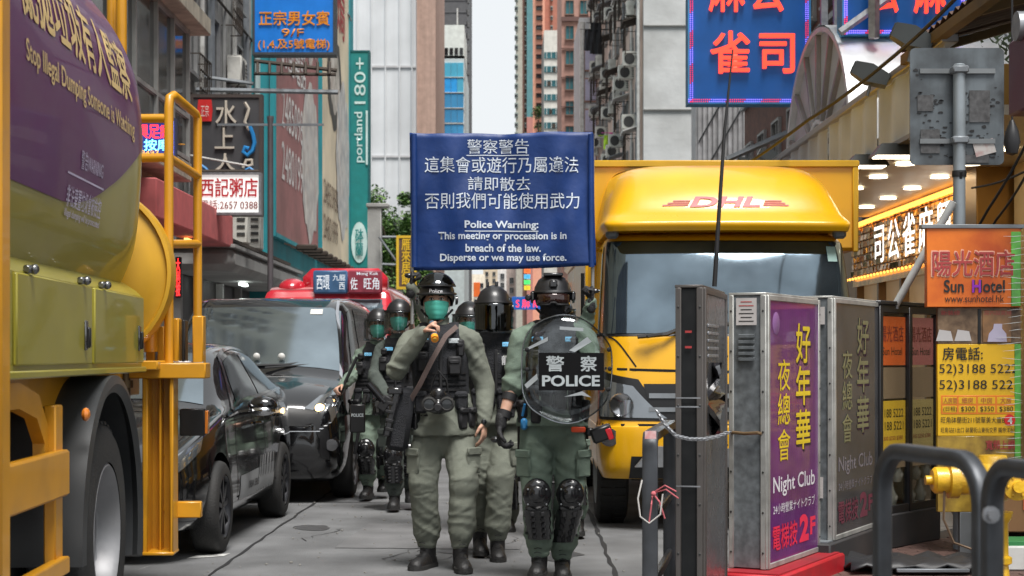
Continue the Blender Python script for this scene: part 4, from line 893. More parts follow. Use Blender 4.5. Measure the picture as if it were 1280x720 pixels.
a, b = P(391,367,22.1), P(477,338,22.1); cc = (a+b)/2-mb_.location; m = MB(); m.box(cc+Vector((-.22,.0,0)), ((b.x-a.x)*.5,.06,b.z-a.z), .02); m.build('blue_panel', E('sign blue', (.04,.1,.2), .12), dbx); m = MB(); m.box(cc+Vector((.235,0,0)), ((b.x-a.x)*.5,.06,b.z-a.z), .02); m.build('red_panel', E('sign red', (.22,.03,.05), .12), dbx)
wt_ = E('sign white', (.6,.65,.7), .3)
for s, bx in (('西環',(396,344,412,362)),('九龍',(416,343,432,351)),('西',(424,353,431,362)),('旺角',(455,347,474,362)),('Mong Kok',(446,340,473,345)),('佐',(438,347,447,362))): text(s, dbx, P((bx[0]+bx[2])/2,(bx[1]+bx[3])/2,22.05)-mb_.location, XR, ZU, (bx[2]-bx[0])*22/F, (bx[3]-bx[1])*22/F, wt_, off=.02, bold=.01)
m = MB(); m.ell((-.5,1.3,2.24), (.2,.3,.15), 14, 8); m.build('roof_dome', rp, mb_)  # red bulge of the roof dome beside the destination box, no lamp

# --- yellow delivery truck
ty_ = M('delivery yellow', (.76,.39,.004), .3, var=.06, coat=.35, dirt=.2, dsc=2, dcol=(.35,.2,.02))
dt = thing('delivery_truck', 'yellow delivery truck with red DHL lettering on its wind deflector', 'truck', (1.765, 12.95, 0)); dt.scale = (1.035,1,1)
def around(levels):       # (z, half width, front y, corner softness, back y)
    g = []
    for (z, w, f, c, bk) in levels:
        pts = [(w,bk),(w,(bk+f)/2+.1),(w,f+c*1.6),(w-c*.35,f+c*.35),(w*.55,f+.0+c*.02),(0,f-.03),(-w*.55,f+c*.02),(-w+c*.35,f+c*.35),(-w,f+c*1.6),(-w,(bk+f)/2+.1),(-w,bk)]
        g.append([(x, y, z) for x, y in pts])
    return Surf(np.array(g).transpose(1,0,2))
cb = around([(.4,.97,.02,.2,1.7),(.5,1.0,-.04,.22,1.7),(.78,1.01,-.05,.22,1.7),(.83,1.0,-.02,.22,1.7),(1.1,.99,.02,.24,1.7),(1.45,.97,.1,.25,1.7),(1.55,.97,.14,.25,1.7),(1.9,.95,.3,.22,1.7),(2.2,.93,.44,.2,1.7),(2.3,.91,.52,.2,1.7),(2.34,.85,.62,.2,1.7)])
SGT = -1 if cb.nrm(np.array([5.0]), np.array([4.5]))[0][1] > 0 else 1
def shell2(sf, mb, du=5, dv=4):
    us = np.linspace(0, sf.nu-1, (sf.nu-1)*du+1); vs = np.linspace(0, sf.nv-1, (sf.nv-1)*dv+1); U, V = np.meshgrid(us, vs, indexing='ij'); p = sf.at(U, V).transpose(1,0,2); mb.loft([[tuple(x) for x in r] for r in p], True, True)
m = MB(); shell2(cb, m); cabo = m.build('cab', ty_, dt)
def cp(q, name, mat, par=None, off=.006, **k): m = MB(); cb.patch(m, q, off=off, sgn=SGT, **k); return m.build(name, mat, par or dt, fix=False, smooth=60)
cp([(2.35,5.6),(7.65,5.6),(7.5,8.55),(2.5,8.55)], 'windshield_surround', trim, nu=30, nv=8, off=.004); wsd = cp([(2.5,5.85),(7.5,5.85),(7.36,8.4),(2.64,8.4)], 'windshield', screen2, nu=30, nv=8, off=.009)
for s, f in ((1, lambda u: u), (-1, lambda u: 10-u)):
    cp([(f(.4),5.9),(f(1.9),5.9),(f(2.0),8.3),(f(.4),8.3)], 'side_window', carglass); 
    cp([(f(2.2),3.15),(f(4.25),3.1),(f(3.6),4.2),(f(2.1),4.45)], 'headlight_housing', trim, nu=10, nv=6, off=.006)
    h = cp([(f(2.3),3.25),(f(4.1),3.2),(f(3.5),4.05),(f(2.2),4.3)], 'headlight', lampglass, nu=10, nv=6, off=.012)
    p = cb.at(np.array([f(3.25)]), np.array([3.6]))[0]; m = MB(); m.lathe([(.085,.0),(.09,-.012),(.08,.005),(.03,.015),(.01,.015)], (p[0],p[1]-.028,p[2]), 'Y', 18, cap=False); m.build('reflector', chrome, h)
    p = cb.at(np.array([f(2.6)]), np.array([3.95]))[0]; m = MB(); m.ell((p[0],p[1]-.01,p[2]), (.035,.03,.025), 10, 6); m.build('indicator', M('amber lens', (.6,.18,.02), .2, coat=1), h)
    p = cb.at(np.array([f(3.0)]), np.array([1.75]))[0]; m = MB(); m.lathe([(.07,-.02),(.06,-.005),(.04,0),(.01,0)], (p[0],p[1]-.005,p[2]), 'Y', 16); m.build('fog_lamp', chrome, dt)
    m = MB(); m.tube([(-s*.96,.42,1.52),(-s*1.1,.3,1.5),(-s*1.12,.25,1.6),(-s*1.12,.25,2.0)], .016, 6); 
    if s > 0: m.build('mirror_arm', trim, dt)
    m = MB(); m.box((-s*.88,.52,2.34), (.1,.08,.1), .02); m.build('marker_lamp', greym, dt)
cp([(3.9,3.15),(6.1,3.15),(6.3,4.1),(3.7,4.1)], 'grille', trim, nu=10, nv=5, off=.01)
for k in range(2): cp([(3.8,3.4+k*.35),(6.2,3.4+k*.35),(6.2,3.52+k*.35),(3.8,3.52+k*.35)], 'grille_bar', greym, nu=12, nv=1, off=.02)
def seam2(pts, w=.012):
    global SG; o = SG; SG = SGT; r = seamline(cb, pts, dt, w); SG = o; return r
seam2([(3.55,4.45),(3.2,4.9),(2.75,5.5)]); seam2([(6.45,4.45),(6.8,4.9),(7.25,5.5)]); seam2([(2.6,4.42),(5,4.35),(7.4,4.42)], .02); seam2([(1.95,.5),(1.95,5.8)]); seam2([(8.05,.5),(8.05,5.8)]); seam2([(2.3,2.9),(5,2.9),(7.7,2.9)], .02)
cp([(3.4,.15),(6.6,.15),(6.5,1.3),(3.5,1.3)], 'bumper_opening', trim, nu=10, nv=4, off=.008)
m = MB(); m.prism([(-.75,0),(.75,0),(.7,.12),(-.62,.16)], (.0,-.12,.5), (1,0,0), (0,0,1), (0,1,0), .06); m.build('bumper_step', M('scuffed silver', (.4,.41,.43), .35, .7, dirt=.4, dsc=8), dt)
m = MB()
for s in (-1,1): m.tube([(-.55*s-.1,.02,1.5),(-.2*s,.16,1.58),(.12*s+.1,.2,1.62)], .014, 5)
m.tube([(-.72,.05,1.5),(-.5,.06,1.52),(-.32,.1,1.6),(.0,.12,1.6)], .018, 5); m.build('wiper', trim, dt)
cp([(3.1,7.6),(3.35,7.6),(3.35,8.1),(3.1,8.1)], 'sticker', M('pale sticker', (.3,.45,.42), .5), nu=2, nv=2, off=.014)
# wind deflector
wd = around([(2.34,.93,.3,.15,1.75),(2.4,.955,.28,.18,1.75),(2.45,.94,.34,.2,1.75),(2.5,.93,.4,.24,1.75),(2.66,.9,.52,.3,1.75),(2.8,.86,.68,.34,1.75),(2.9,.8,.92,.36,1.75),(2.95,.7,1.2,.36,1.75)])
m = MB(); shell2(wd, m); wdo = m.build('wind_deflector', ty_, dt)
def dm(x, y): 
    u = 5-x/.93/.55; v = 3.5+y*5.2; u = u*0+5+(-x)/(.55*.9)*1.0; p = wd.at(u, v); return p+wd.nrm(u, v)*.006*SGT
redm = M('logo red', (.42,.012,.012), .4); 
def dmi(x, y): return dm(x+y*.45, y)
text('DHL', wdo, None, XR, ZU, .5, .1, redm, fn=dmi, bold=.035)
for sx in (-1,1):
    for k in range(3): wv = .2-.035*k; x0 = sx*(.27+wv/2); text('—', wdo, None, XR, ZU, wv, .011, redm, fn=lambda x, y, x0=x0, k=k: dmi(x+x0, y-.03+k*.02), name='stripe')
# cargo box
m = MB(); m.box((.1,3.85,2.66), (2.34,4.2,.78), .03); m.box((-.03,3.85,1.6), (2.0,4.18,1.36), .02); bx = m.build('cargo_box', ty_, dt)
m = MB()
for x in (-1.05,1.25): m.box((x,1.74,2.66), (.05,.03,.8), .008)
m.box((.1,1.735,3.03), (2.36,.03,.06), .008); m.build('box_edge', M('edge yellow', (.6,.35,.02), .35), bx)
m = MB(); m.box((0,3.5,.72), (.9,5,.3)); m.build('chassis', trim, dt)
for x in (-.88,.88): wheel(dt, (x,.75,.42), .42, .24, 1 if x > 0 else -1, greym, 0); wheel(dt, (x,4.6,.42), .42, .24, 1 if x > 0 else -1, greym, 0)
m = MB(); m.box((0,.95,.55), (1.5,1.5,.35)); m.build('engine_bay', interior, dt)

# --- water tanker at the left edge
gt = thing('tank_truck', 'street cleansing tank truck, purple and yellow-green, at the left edge', 'truck', (-1.52-.0438*7.8, 7.8, 0), math.atan(.0438))
og = M('orange yellow paint', (.58,.265,.01), .38, var=.1, dirt=.25, dsc=5, dcol=(.2,.1,.02), coat=.2); yg = M('yellow green paint', (.30,.262,.032), .36, var=.08, dirt=.15, dcol=(.12,.12,.03), coat=.3); pu = M('purple vinyl', (.085,.010,.08), .4, var=.12, coat=.2)
prof = [(-.1,1.72),(-.03,1.9),(.0,2.15),(.012,2.45),(-.01,2.72),(-.07,2.92),(-.19,3.12),(-.38,3.3),(-.7,3.45),(-1.15,3.5),(-1.6,3.45),(-2.1,3.2),(-2.3,2.6),(-2.25,1.9),(-2.1,1.72)]
ys = [-3.4,-2.2,-1.2,-.2,.5,.9,1.02,1.06]; ins = [0,0,0,0,0,0,.03,.12]
tk = Surf([[(x+(-i_ if x > -1.1 else i_), y, z-(i_*(z-2.5)/1.0)) for x, z in prof] for y, i_ in zip(ys, ins)])
SGK = 1 if tk.nrm(np.array([3.0]), np.array([3.0]))[0][0] > 0 else -1
m = MB(); tk.shell(m, 6, 4); tank = m.build('tank', yg, gt)
def yv(a, b):
    u = .2+a*5.15; zlo = np.where(u < 3.5, 1.1+.0*u, 1.1); y = tk.at(u, u*0+3)[..., 1]
    t = np.clip((y+.85)/1.95, 0, 1); zl = 2.0+.5*t**1.7; v0 = np.interp(zl, [1.72,1.9,2.15,2.45,2.72], [0,1,2,3,4]); return u, v0+(9-v0)*b
m = MB(); tk.patch(m, yv, nu=60, nv=34, off=.004, sgn=SGK); m.build('purple_wrap', pu, tank, fix=False, smooth=60)
zt_ = M('gold print', (.62,.45,.2), .5); zw_ = M('pale print', (.5,.46,.6), .5); SZ = np.array([z for x, z in prof[:9]])
arc_ = np.cumsum([0]+[math.dist(prof[i], prof[i+1]) for i in range(8)])
def on_tank(y0, s0, slope=0):
    def fn(x, y):
        s = s0+y+slope*x; v = np.interp(s, arc_, np.arange(9)); u = np.interp(y0+x, ys, np.arange(len(ys))); return tk.at(u, v)+tk.nrm(u, v)*.008*SGK
    return fn
def s_at(z): return float(np.interp(z, SZ, arc_))
def Yof(px): return (3190/(540-px)-7.8)
text('亂拋垃圾有人監察', tank, None, XR, ZU, Yof(162)-Yof(26), .30, zt_, fn=on_tank((Yof(162)+Yof(26))/2, s_at(2.76)), bold=.022)
text('Stop Illegal Dumping Someone is Watching', tank, None, XR, ZU, Yof(162)-Yof(26), .105, zt_, fn=on_tank((Yof(162)+Yof(26))/2, s_at(2.475)), bold=.012)
text('警告WARNING', tank, None, XR, ZU, .48, .085, zw_, fn=on_tank(Yof(112), s_at(2.2)), bold=.01)
text('非法棄置垃圾會被檢控', tank, None, XR, ZU, .72, .09, zw_, fn=on_tank(Yof(106), s_at(2.03)), bold=.01); text('Illegal dumping will be prosecuted', tank, None, XR, ZU, .72, .045, zw_, fn=on_tank(Yof(106), s_at(1.955)), bold=.01); text('—', tank, None, XR, ZU, .75, .008, zw_, fn=on_tank(Yof(106), s_at(2.12)), name='line')
# lockers
def bxg(name, c, d, mat, b=.006, par=None): m = MB(); m.box(c, d, b); return m.build(name, mat, par or gt)
m = MB(); m.prism([(0,1.29),(0,1.66),(-.03,1.69),(-.2,1.8),(-2.2,1.8),(-2.3,1.69),(-2.3,1.29)], (0,-3.4,0), (1,0,0), (0,0,1), (0,1,0), 4.4); lk = m.build('locker', yg, gt)
yel = .0
for a, b in ((Yof(-60),Yof(10)),(Yof(15),Yof(111)),(Yof(114),Yof(176))):
    d = bxg('locker_door', (.008,(a+b)/2,1.485), (.02,b-a-.015,.34), yg, .006)
    m = MB(); m.box((.022,b-.16 if b-a > .5 else b-.3,1.44), (.012,.05,.13), .01); m.build('latch_plate', M('dark chrome', (.2,.2,.2), .25, .9), d); m = MB(); m.box((.033,b-.16 if b-a > .5 else b-.3,1.43), (.02,.022,.09), .006); m.build('latch', trim, d)  # latch plates in a darker chrome
for px in (33,100,126): m = MB(); m.box((.01,Yof(px),1.675), (.03,.07,.03), .006); m.ell((.03,Yof(px),1.675), (.02,.02,.02), 8, 6); m.build('catch', M('dark chrome', (.2,.2,.2), .25, .9), lk)
bxg('locker_sill', (.0,-1.2,1.28), (.05,4.4,.03), yg); bxg('front_frame', (.03,Yof(-20),2.0), (.09,.14,3.2), og, .02); bxg('frame_rail', (-.3,-.8,1.2), (.3,5.2,.14), og)
# side guard, orange
m = MB(); yb0 = Yof(80); m.box((.0,yb0-1.2,.87), (.05,2.4,.19), .01); m.build('guard_rail', og, gt); bxg('guard_post', (-.03,yb0-.06,.82), (.05,.13,.66), og); bxg('guard_post', (-.2,yb0-.35,.75), (.05,.1,.9), og); bxg('guard_rail', (.0,yb0-1.2,.49), (.05,2.4,.07), og)
m = MB(); m.tube([(-.06,yb0-1.9,1.2),(-.06,yb0-.6,1.2),(-.06,yb0-.3,1.15),(-.06,yb0-.14,1.02),(-.06,yb0-.12,.8)], .07, 4, sq=(1,.5)); m.build('bracket', og, gt)
bxg('chassis', (-.9,-1.1,1.0), (.9,5.2,.25), trim); bxg('axle_box', (-1.1,-.0,.55), (1.6,.3,.25), trim); bxg('inner_panel', (-1.15,-1.3,.9), (.6,5,.8), interior)
# wheel and mudguard
r_ = .52; silver = M('scuffed wheel silver', (.3,.3,.31), .5, .6, var=.2, sc=8, dirt=.35, dsc=4)
for x in (-.13,-.45,-2.1): tw = wheel(gt, (x,.05,.52), r_, .27, 1, silver, 0, .64)
m = MB(); m.lathe([(.33,.06),(.31,.07),(.27,.0),(.22,-.05),(.14,-.06),(.12,-.02),(.01,-.015)], (-.13,.05,.52), 'X', 20, cap=False); hb_ = m.build('hub', silver, gt)
for k in range(10): a = k*.628; m = MB(); m.lathe([(.018,0),(.018,.035),(.004,.04)], (-.18,.05+.18*math.cos(a),.52+.18*math.sin(a)), 'X', 6); m.build('bolt', greym, hb_)
m = MB(); m.loft([[(x,.05+rr2*math.cos(a),.52+rr2*math.sin(a)) for x, rr2 in ((.03,.66),(.05,.70),(.04,.74),(-.5,.74),(-.5,.71),(0,.69))] for a in np.linspace(R(-15),R(185),40)], True, True); m.build('mudguard', M('mudguard black', (.03,.032,.034), .4, var=.2, dirt=.2, dcol=(.1,.1,.1)), gt)
m = MB(); m.lathe([(.6,-.02),(.6,.0)], (-.55,.05,.62), 'X', 24); m.build('arch_panel', interior, gt)
m = MB(); m.ell((.04,-.62,1.1), (.02,.03,.03), 8, 6); m.build('side_marker', M('amber lens', (.6,.18,.02), .2, coat=1), gt)
# rear post, platform, ladder, reel
def LP(px, py, Y): return gt.matrix_basis.inverted() @ P(px, py, Y)
gt_m = Matrix.Translation(gt.location) @ Matrix.Rotation(math.atan(.0438), 4, 'Z'); inv = gt_m.inverted()
def LP(px, py, Y): return inv @ P(px, py, Y)
a, b = LP(182,690,9.2), LP(219,465,9.2)
bxg('rear_post', ((a.x+b.x)/2,a.y+.06,(a.z+b.z)/2), (.012,.14,b.z-a.z), og, .003); bxg('rear_post', (a.x+.01,a.y,(a.z+b.z)/2), (.03,.16,b.z-a.z), og); bxg('rear_post', ((a.x+b.x)/2,a.y+.09,(a.z+b.z)/2), (b.x-a.x,.015,b.z-a.z), og); bxg('rear_post', (b.x-.008,a.y-.0,(a.z+b.z)/2), (.02,.18,b.z-a.z), og); bxg('foot_plate', ((a.x+b.x)/2,a.y,a.z), (b.x-a.x+.01,.2,.02), og)
for z in (1.15,.8,.5): m = MB(); m.ell(((a.x+b.x)/2,a.y+.075,z), (.012,.008,.012), 8, 5); m.build('bolt', og, gt)
bxg('cross_beam', ((a.x+b.x)/2+.05,a.y-.01,1.27), (.42,.2,.085), og); bxg('cross_beam', (b.x+.06,a.y+.1,.5), (.14,.06,.09), og); bxg('cross_beam', (-.35,a.y+.3,.45), (.14,.06,.5), og); bxg('platform', (-.5,1.75,1.3), (1.1,1.1,.05), og)
pb = bxg('lamp_box', (b.x+.07,a.y+.2,.98), (.14,.1,.15), trim); m = MB(); m.box((b.x+.145,a.y+.2,.98), (.02,.08,.13), .004); m.build('reflector', M('amber lens', (.6,.18,.02), .2, coat=1), pb)
for px, y0, y1, w in ((190,405,462,.05),(203,408,462,.04),(222,398,462,.03),(249,395,462,.06),(231,400,462,.02)): q, r2 = LP(px,y1,9.5), LP(px,y0,9.5); bxg('upright_plate', (q.x,q.y,(q.z+r2.z)/2), (w,.12,r2.z-q.z), og if px != 231 else trim)
q = LP(232,455,9.45); m = MB(); m.tube([q+Vector((-.08,0,0)), q+Vector((.1,0,0))], .018, 8); m.build('pin', chrome, gt)
def rail(pts, r=.026, nm='handrail'): m = MB(); m.tube([LP(*p) for p in pts], r, 10); return m.build(nm, og, gt)
rail([(211,462,9.3),(211,135,9.3),(212,122,9.32),(217,119,9.34),(244,142,9.75),(247,148,9.78),(247,462,9.78)]); rail([(120,147,9.35),(180,148,9.35),(246,147,9.7)] if False else [(120,149,9.34),(211,148,9.31)]); rail([(120,199,9.34),(211,197,9.31)]); rail([(211,197,9.31),(247,220,9.78)]); rail([(211,305,9.33),(247,305,9.78)]); rail([(227,180,9.5),(227,181,9.5)], .02, 'clip')
for (px, y0, y1, Y) in ((140,-20,60,9.6),(152,-20,90,9.5)): rail([(px,y0,Y),(px,y1,Y)], .03)
c = LP(99,341,9.12); m = MB(); m.lathe([(.50,.16),(.505,.0),(.50,-.03),(.48,-.035),(.47,-.01),(.40,-.03),(.38,-.05),(.2,-.07),(.01,-.075)], c, 'Y', 48, cap=False); m.lathe([(.50,.16),(.01,.16)], c, 'Y', 48, cap=False); m.build('reel_drum', M('reel yellow', (.56,.30,.012), .4, dirt=.25, dcol=(.25,.15,.02)), gt)
m = MB(); m.tube([LP(189,440,9.35),LP(188,415,9.35),LP(200,385,9.4),LP(205,350,9.4)], .04, 10); m.build('pipe', og, gt); m = MB(); m.lathe([(.045,-.02),(.045,.02)], LP(156,480,9.1), 'Z', 12); m.lathe([(.03,-.1),(.03,.1)], LP(156,475,9.1), 'Z', 12); m.build('valve', M('dark brass', (.12,.08,.04), .4, .7), gt)
# ---------------------------------------------------------------- right foreground furniture
ph = M('printed photo', (.1,.05,.025), .5, var=.5, sc=14, col2=(.26,.17,.1))
# traffic sign seen from the back on a pole
Yp = 10.5; sx = (1199-CX)/F*Yp
tp = thing('traffic_sign', 'scuffed grey back of a traffic sign on a pale metal pole', 'traffic sign', (sx, Yp, .13))
a, b = P(1140,205,Yp), P(1258,58,Yp); cx_, cz_ = (a.x+b.x)/2-sx, (a.z+b.z)/2-.13; w, h = b.x-a.x, b.z-a.z
m = MB(); rc = .035; pts = []
for (qx, qz, a0) in ((1,1,0),(-1,1,90),(-1,-1,180),(1,-1,270)):
    for k in range(5): t = R(a0+22.5*k); pts.append((qx*(w/2-rc)+rc*math.cos(t), qz*(h/2-rc)+rc*math.sin(t)))
m.prism(pts, (cx_,.05,cz_), (1,0,0), (0,0,1), (0,1,0), .012)
m.build('sign_plate', M('scuffed sign back', (.12,.14,.155), .5, .2, var=.25, sc=3, dirt=1.0, dsc=4.5, streak=.6, dcol=(.03,.03,.032)), tp, smooth=30)
for z in (cz_-.22, cz_+.22): m = MB(); m.box((cx_,.042,z), (w*.8,.015,.03)); m.build('clamp_rail', M('dull rail', (.2,.215,.225), .5, .3, dirt=.5), tp); m = MB(); m.box((0,-.0,z), (.1,.1,.045), .008); m.build('clamp', greym, tp)
m = MB(); m.lathe([(.038,0),(.038,cz_+h*.34),(.03,cz_+h*.35)], n=18); m.build('pole', M('pale blue grey pole', (.3,.34,.37), .45, .3, dirt=.35, dsc=6), tp)
m = MB(); m.box((.17,.044,cz_-.26), (.13,.004,.09), rot=Matrix.Rotation(R(-15),3,'Y')); m.build('torn_sticker', M('torn sticker', (.5,.47,.45), .7, dirt=.7, dsc=20, dcol=(.3,.05,.05)), tp)
for (x, z, ww, hh) in ((-.17,cz_-.22,.12,.15),(.14,cz_+.0,.13,.2),(.1,cz_-.33,.2,.05),(-.2,cz_+.02,.1,.1)): m = MB(); m.box((x,.045,z), (ww,.003,hh)); m.build('glue_stain', M('glue stain', (.075,.075,.078), .8, var=.5, sc=25), tp)
rs = random.Random(21); sc2 = MB()
for (bx, bz, n_, sx_, sz_) in ((-.2,.0,26,.06,.05),(-.12,-.2,22,.07,.1),(.13,.04,22,.07,.05),(.14,-.14,24,.06,.12),(0,-.31,30,.24,.02),(-.24,.1,10,.02,.12),(.0,-.18,18,.24,.012)):
    for k in range(n_):
        x, z, a = bx+rs.gauss(0,sx_), cz_+bz+rs.gauss(0,sz_), rs.uniform(.004,.02)
        if abs(x-cx_) < w/2-.03 and abs(z-cz_) < h/2-.03: sc2.add([(x+a*math.cos(t)*rs.uniform(.5,1.4), .0472, z+a*.5*math.sin(t)*rs.uniform(.4,1.3)) for t in np.linspace(0, 2*math.pi, 8, endpoint=False)], [tuple(range(8))])
sc2.build('scuff_marks', M('black scuffs', (.022,.022,.024), .8, var=.4), tp, smooth=0, fix=False)['kind'] = 'stuff'
m = MB(); m.tube([(0,-.0,cz_-.42),(0,-.045,cz_-.43),(.0,-.03,cz_-.46)], .012, 5); m.lathe([(.044,-.02),(.046,0),(.044,.02)], (0,0,cz_-.43), 'Z', 14); m.build('wire_tie', black, tp)
lp = thing('pipe', 'thin white metal pipe leaning diagonally against the sign pole', 'pipe', P(1118,384,10.6)); m = MB(); q = P(1192,252,10.42)-lp.location; m.tube([(0,0,0), q], .024, 12); m.build('tube', M('whitish tube', (.5,.51,.5), .45, dirt=.4, dsc=8), lp); m = MB(); m.lathe([(.028,-.01),(.028,.02)], (0,0,0), 'Z', 12); m.build('end_cap', greym, lp)
# hotel sign column
Ys = 10.3; hs2 = thing('hotel_sign', 'tall plastic-wrapped Sun Hotel sign with phone numbers and room prices', 'sign', (P(1217,445,Ys).x, Ys, .14))
def hb2(x0, y0, x1, y1, mat, nm, dy=0, th=.04): a, b = P(x0,y1,Ys), P(x1,y0,Ys); c = (a+b)/2-hs2.location; m = MB(); m.box((c.x,dy+th/2,c.z), (b.x-a.x,th,b.z-a.z), .003); return m.build(nm, mat, hs2)
hb2(1157,284,1274,384, M('hotel orange', (.72,.10,.008), .45, var=.35, sc=4, col2=(.8,.2,.015), coat=.1), 'top_panel', -.03, .06); hb2(1150,281,1279,286, greym, 'top_rail', -.04, .08)
hb2(1262,290,1274,383, M('hotel green', (.1,.4,.05), .4, var=.4, sc=10, coat=.5), 'green_edge', -.035, .01)
hb2(1172,384,1276,430, ph, 'photo_panel'); hb2(1222,386,1226,430, trim, 'photo_divider', -.004, .01)
hb2(1228,388,1264,428, M('lamp photo', (.25,.12,.04), .4, var=.4, sc=12, coat=.4), 'lamp_photo', -.004, .01)
for (x, y, r) in ((1246,415,13),): p = P(x,y,Ys)-hs2.location; m = MB(); m.prism([(-.06,-.06),(.06,-.06),(.055,-.01),(.03,.02),(.03,.05),(-.02,.05),(-.025,.02),(-.05,-.01)], (p.x,-.007,p.z), (1,0,0), (0,0,1), (0,-1,0), .002); m.build('pale_shape', M('pale print', (.5,.42,.28), .5), hs2)
for x in (1180,1203): p = P(x,412,Ys)-hs2.location; m = MB(); m.prism([(-.05,-.07),(.055,-.07),(.04,-.01),(-.03,.0)], (p.x,-.003,p.z), (1,0,0), (0,0,1), (0,-1,0), .002); m.build('bed_shape', M('bed print', (.5,.48,.48), .5), hs2)
hy = M('hotel yellow', (.8,.47,.01), .45, var=.1, coat=.1); hb2(1172,430,1276,545, hy, 'yellow_panel'); hb2(1268,430,1276,575, MATS['hotel green'], 'green_edge', -.005, .01)
hb2(1172,545,1276,640, M('hotel lower', (.25,.1,.03), .35, var=.6, sc=7, col2=(.6,.4,.05), coat=.5), 'lower_panel'); hb2(1200,640,1250,760, MATS['dull rail'], 'stand', .0, .05)
dk_r = M('dark red print', (.3,.01,.04), .4); kk = M('black print', (.015,.015,.015), .5)
def ht(s, box, mat, **k): x0,y0,x1,y1 = box; p = P((x0+x1)/2,(y0+y1)/2,Ys)-hs2.location; return text(s, hs2, (p.x,k.pop('dy',-.0045),p.z), XR, ZU, (x1-x0)*Ys/F, (y1-y0)*Ys/F, mat, off=.0, **k)
ht('陽光酒店', (1163,313,1267,346), M('pale halo', (.8,.42,.3), .5), dy=-.0315, bold=.055); ht('陽光酒店', (1164,314,1266,345), dk_r, dy=-.036, bold=.02); ht('Sun  Hotel', (1178,350,1254,366), kk, dy=-.035, bold=.02); ht('H', (1213,350,1224,366), M('purple print', (.25,.02,.4), .4), dy=-.037, bold=.03); ht('www.sunhotel.hk', (1179,369,1253,378), kk, dy=-.035)
ht('房電話:', (1178,434,1228,450), kk, bold=.02); ht('52)3188 5222', (1174,455,1272,470), kk); ht('52)3188 5221', (1174,475,1272,490), kk)
orl = M('orange print', (.8,.22,.02), .5); hb2(1176,494,1272,518, orl, 'price_table', -.002, .005)
for (x0,x1) in ((1178,1196),(1198,1220),(1222,1244),(1246,1270)):
    hb2(x0,496,x1,505, hy, 'price_cell', -.003, .005); hb2(x0,507,x1,516, hy, 'price_cell', -.003, .005)
for s, x0, x1 in (('人房間',1179,1196),('細房',1202,1216),('中房',1226,1240),('大房',1250,1264)): ht(s, (x0,497,x1,504), dk_r, dy=-.006)
for s, x0, x1 in (('(日租)',1179,1196),('$300',1201,1218),('$350',1225,1242),('$380',1249,1266)): ht(s, (x0,508,x1,515), kk, dy=-.006)
ht('旺角砵蘭街211號華美大廈B座4字', (1176,521,1272,529), kk); ht('旺角站E1出口 砵蘭街山東街交界 鐵帝洋服旁', (1176,534,1272,541), kk); ht('寬頻上網', (1232,550,1268,562), dk_r, bold=.02); ht('新裝修', (1176,388,1200,394), dk_r); ht('房內設寬頻', (1230,388,1264,394), dk_r)
m = MB(); p = P(1262,525,Ys)-hs2.location; m.lathe([(.035,0),(.034,-.003)], (p.x,-.003,p.z), 'Y', 16); m.build('red_disc', M('disc red', (.7,.02,.02), .4), hs2); ht('4', (1259,521,1265,530), white_m, dy=-.009, bold=.03)
wrp = M('plastic film crease', (.75,.78,.76), .15, var=.1); rr = random.Random(9)
for k in range(34):
    y = 296+k*8.4; m = MB(); p = P(rr.uniform(1242,1262),y,Ys)-hs2.location; q = P(1277,y+rr.uniform(-3,3),Ys)-hs2.location; dy = -.045 if y < 384 else -.012; m.tube([(p.x,dy,p.z),((p.x+q.x)/2,dy-.006,(p.z+q.z)/2+rr.uniform(-.004,.004)),(q.x,dy,q.z)], [.0006,.0022,.0012], 4); m.build('film_crease', wrp, hs2)

def cabinet(name, label, corner, ang, w, d, z0, z1, side_mat, face_mat, frame_mat, fw=.028):
    t = thing(name, label, 'light box', (*corner, z0), R(ang)); h = z1-z0
    m = MB(); m.box((w/2,d/2,h/2), (w-.004,d-.004,h-.004), .004); m.build('case', side_mat, t)
    m = MB(); m.box((w/2,-.006,h/2), (w-2*fw,.012,h-2*fw)); f = m.build('face_panel', face_mat, t)
    for x in (fw/2, w-fw/2): m = MB(); m.box((x,-.008,h/2), (fw,.022,h), .003); m.build('frame_rail', frame_mat, t)
    for z in (fw/2, h-fw/2): m = MB(); m.box((w/2,-.008,z), (w-2*fw,.02,fw), .003); m.build('frame_rail', frame_mat, t)
    m = MB(); m.box((-.006,d-.012,h/2), (.014,.026,h), .003); m.box((-.006,.008,h/2), (.014,.03,h), .003); m.build('corner_trim', frame_mat, t)
    m = MB(); m.box((w/2,d/2,h+.006), (w+.01,d+.01,.014), .003); m.build('lid', frame_mat, t)
    sc_ = MB()
    for k in range(7): sc_.ell((-.014,.008,h*(.06+k*.147)), (.003,.006,.006), 6, 4); sc_.ell((-.014,d-.012,h*(.06+k*.147)), (.003,.006,.006), 6, 4); sc_.ell((w-fw/2,-.02,h*(.06+k*.147)), (.006,.003,.006), 6, 4)
    sc_.build('screw', M('dark screw', (.05,.05,.05), .4, .6), t)['kind'] = 'stuff'
    return t, h
gal = M('galvanised sheet', (.2,.22,.235), .42, .45, var=.3, sc=22, dirt=.35, dsc=6, dcol=(.07,.075,.08)); alf = M('worn aluminium edge', (.42,.42,.4), .4, .4, dirt=.4, dsc=10)
pface = M('purple poster', (.125,.022,.15), .3, var=.25, sc=4, coat=.7)
lb, h = cabinet('light_box', 'upright night club light box with bright purple face and yellow characters', (1.337,8.65), 62.9, .92, .193, .25, 1.665, gal, pface, alf)
def bt(t, s, x, z, w, h, mat, **k): return text(s, t, (x,-.0135,z), XR, ZU, w, h, mat, off=0, **k)
ye = M('yellow print', (.75,.55,.03), .4); yo = M('yellow shadow', (.03,.01,.03), .5)
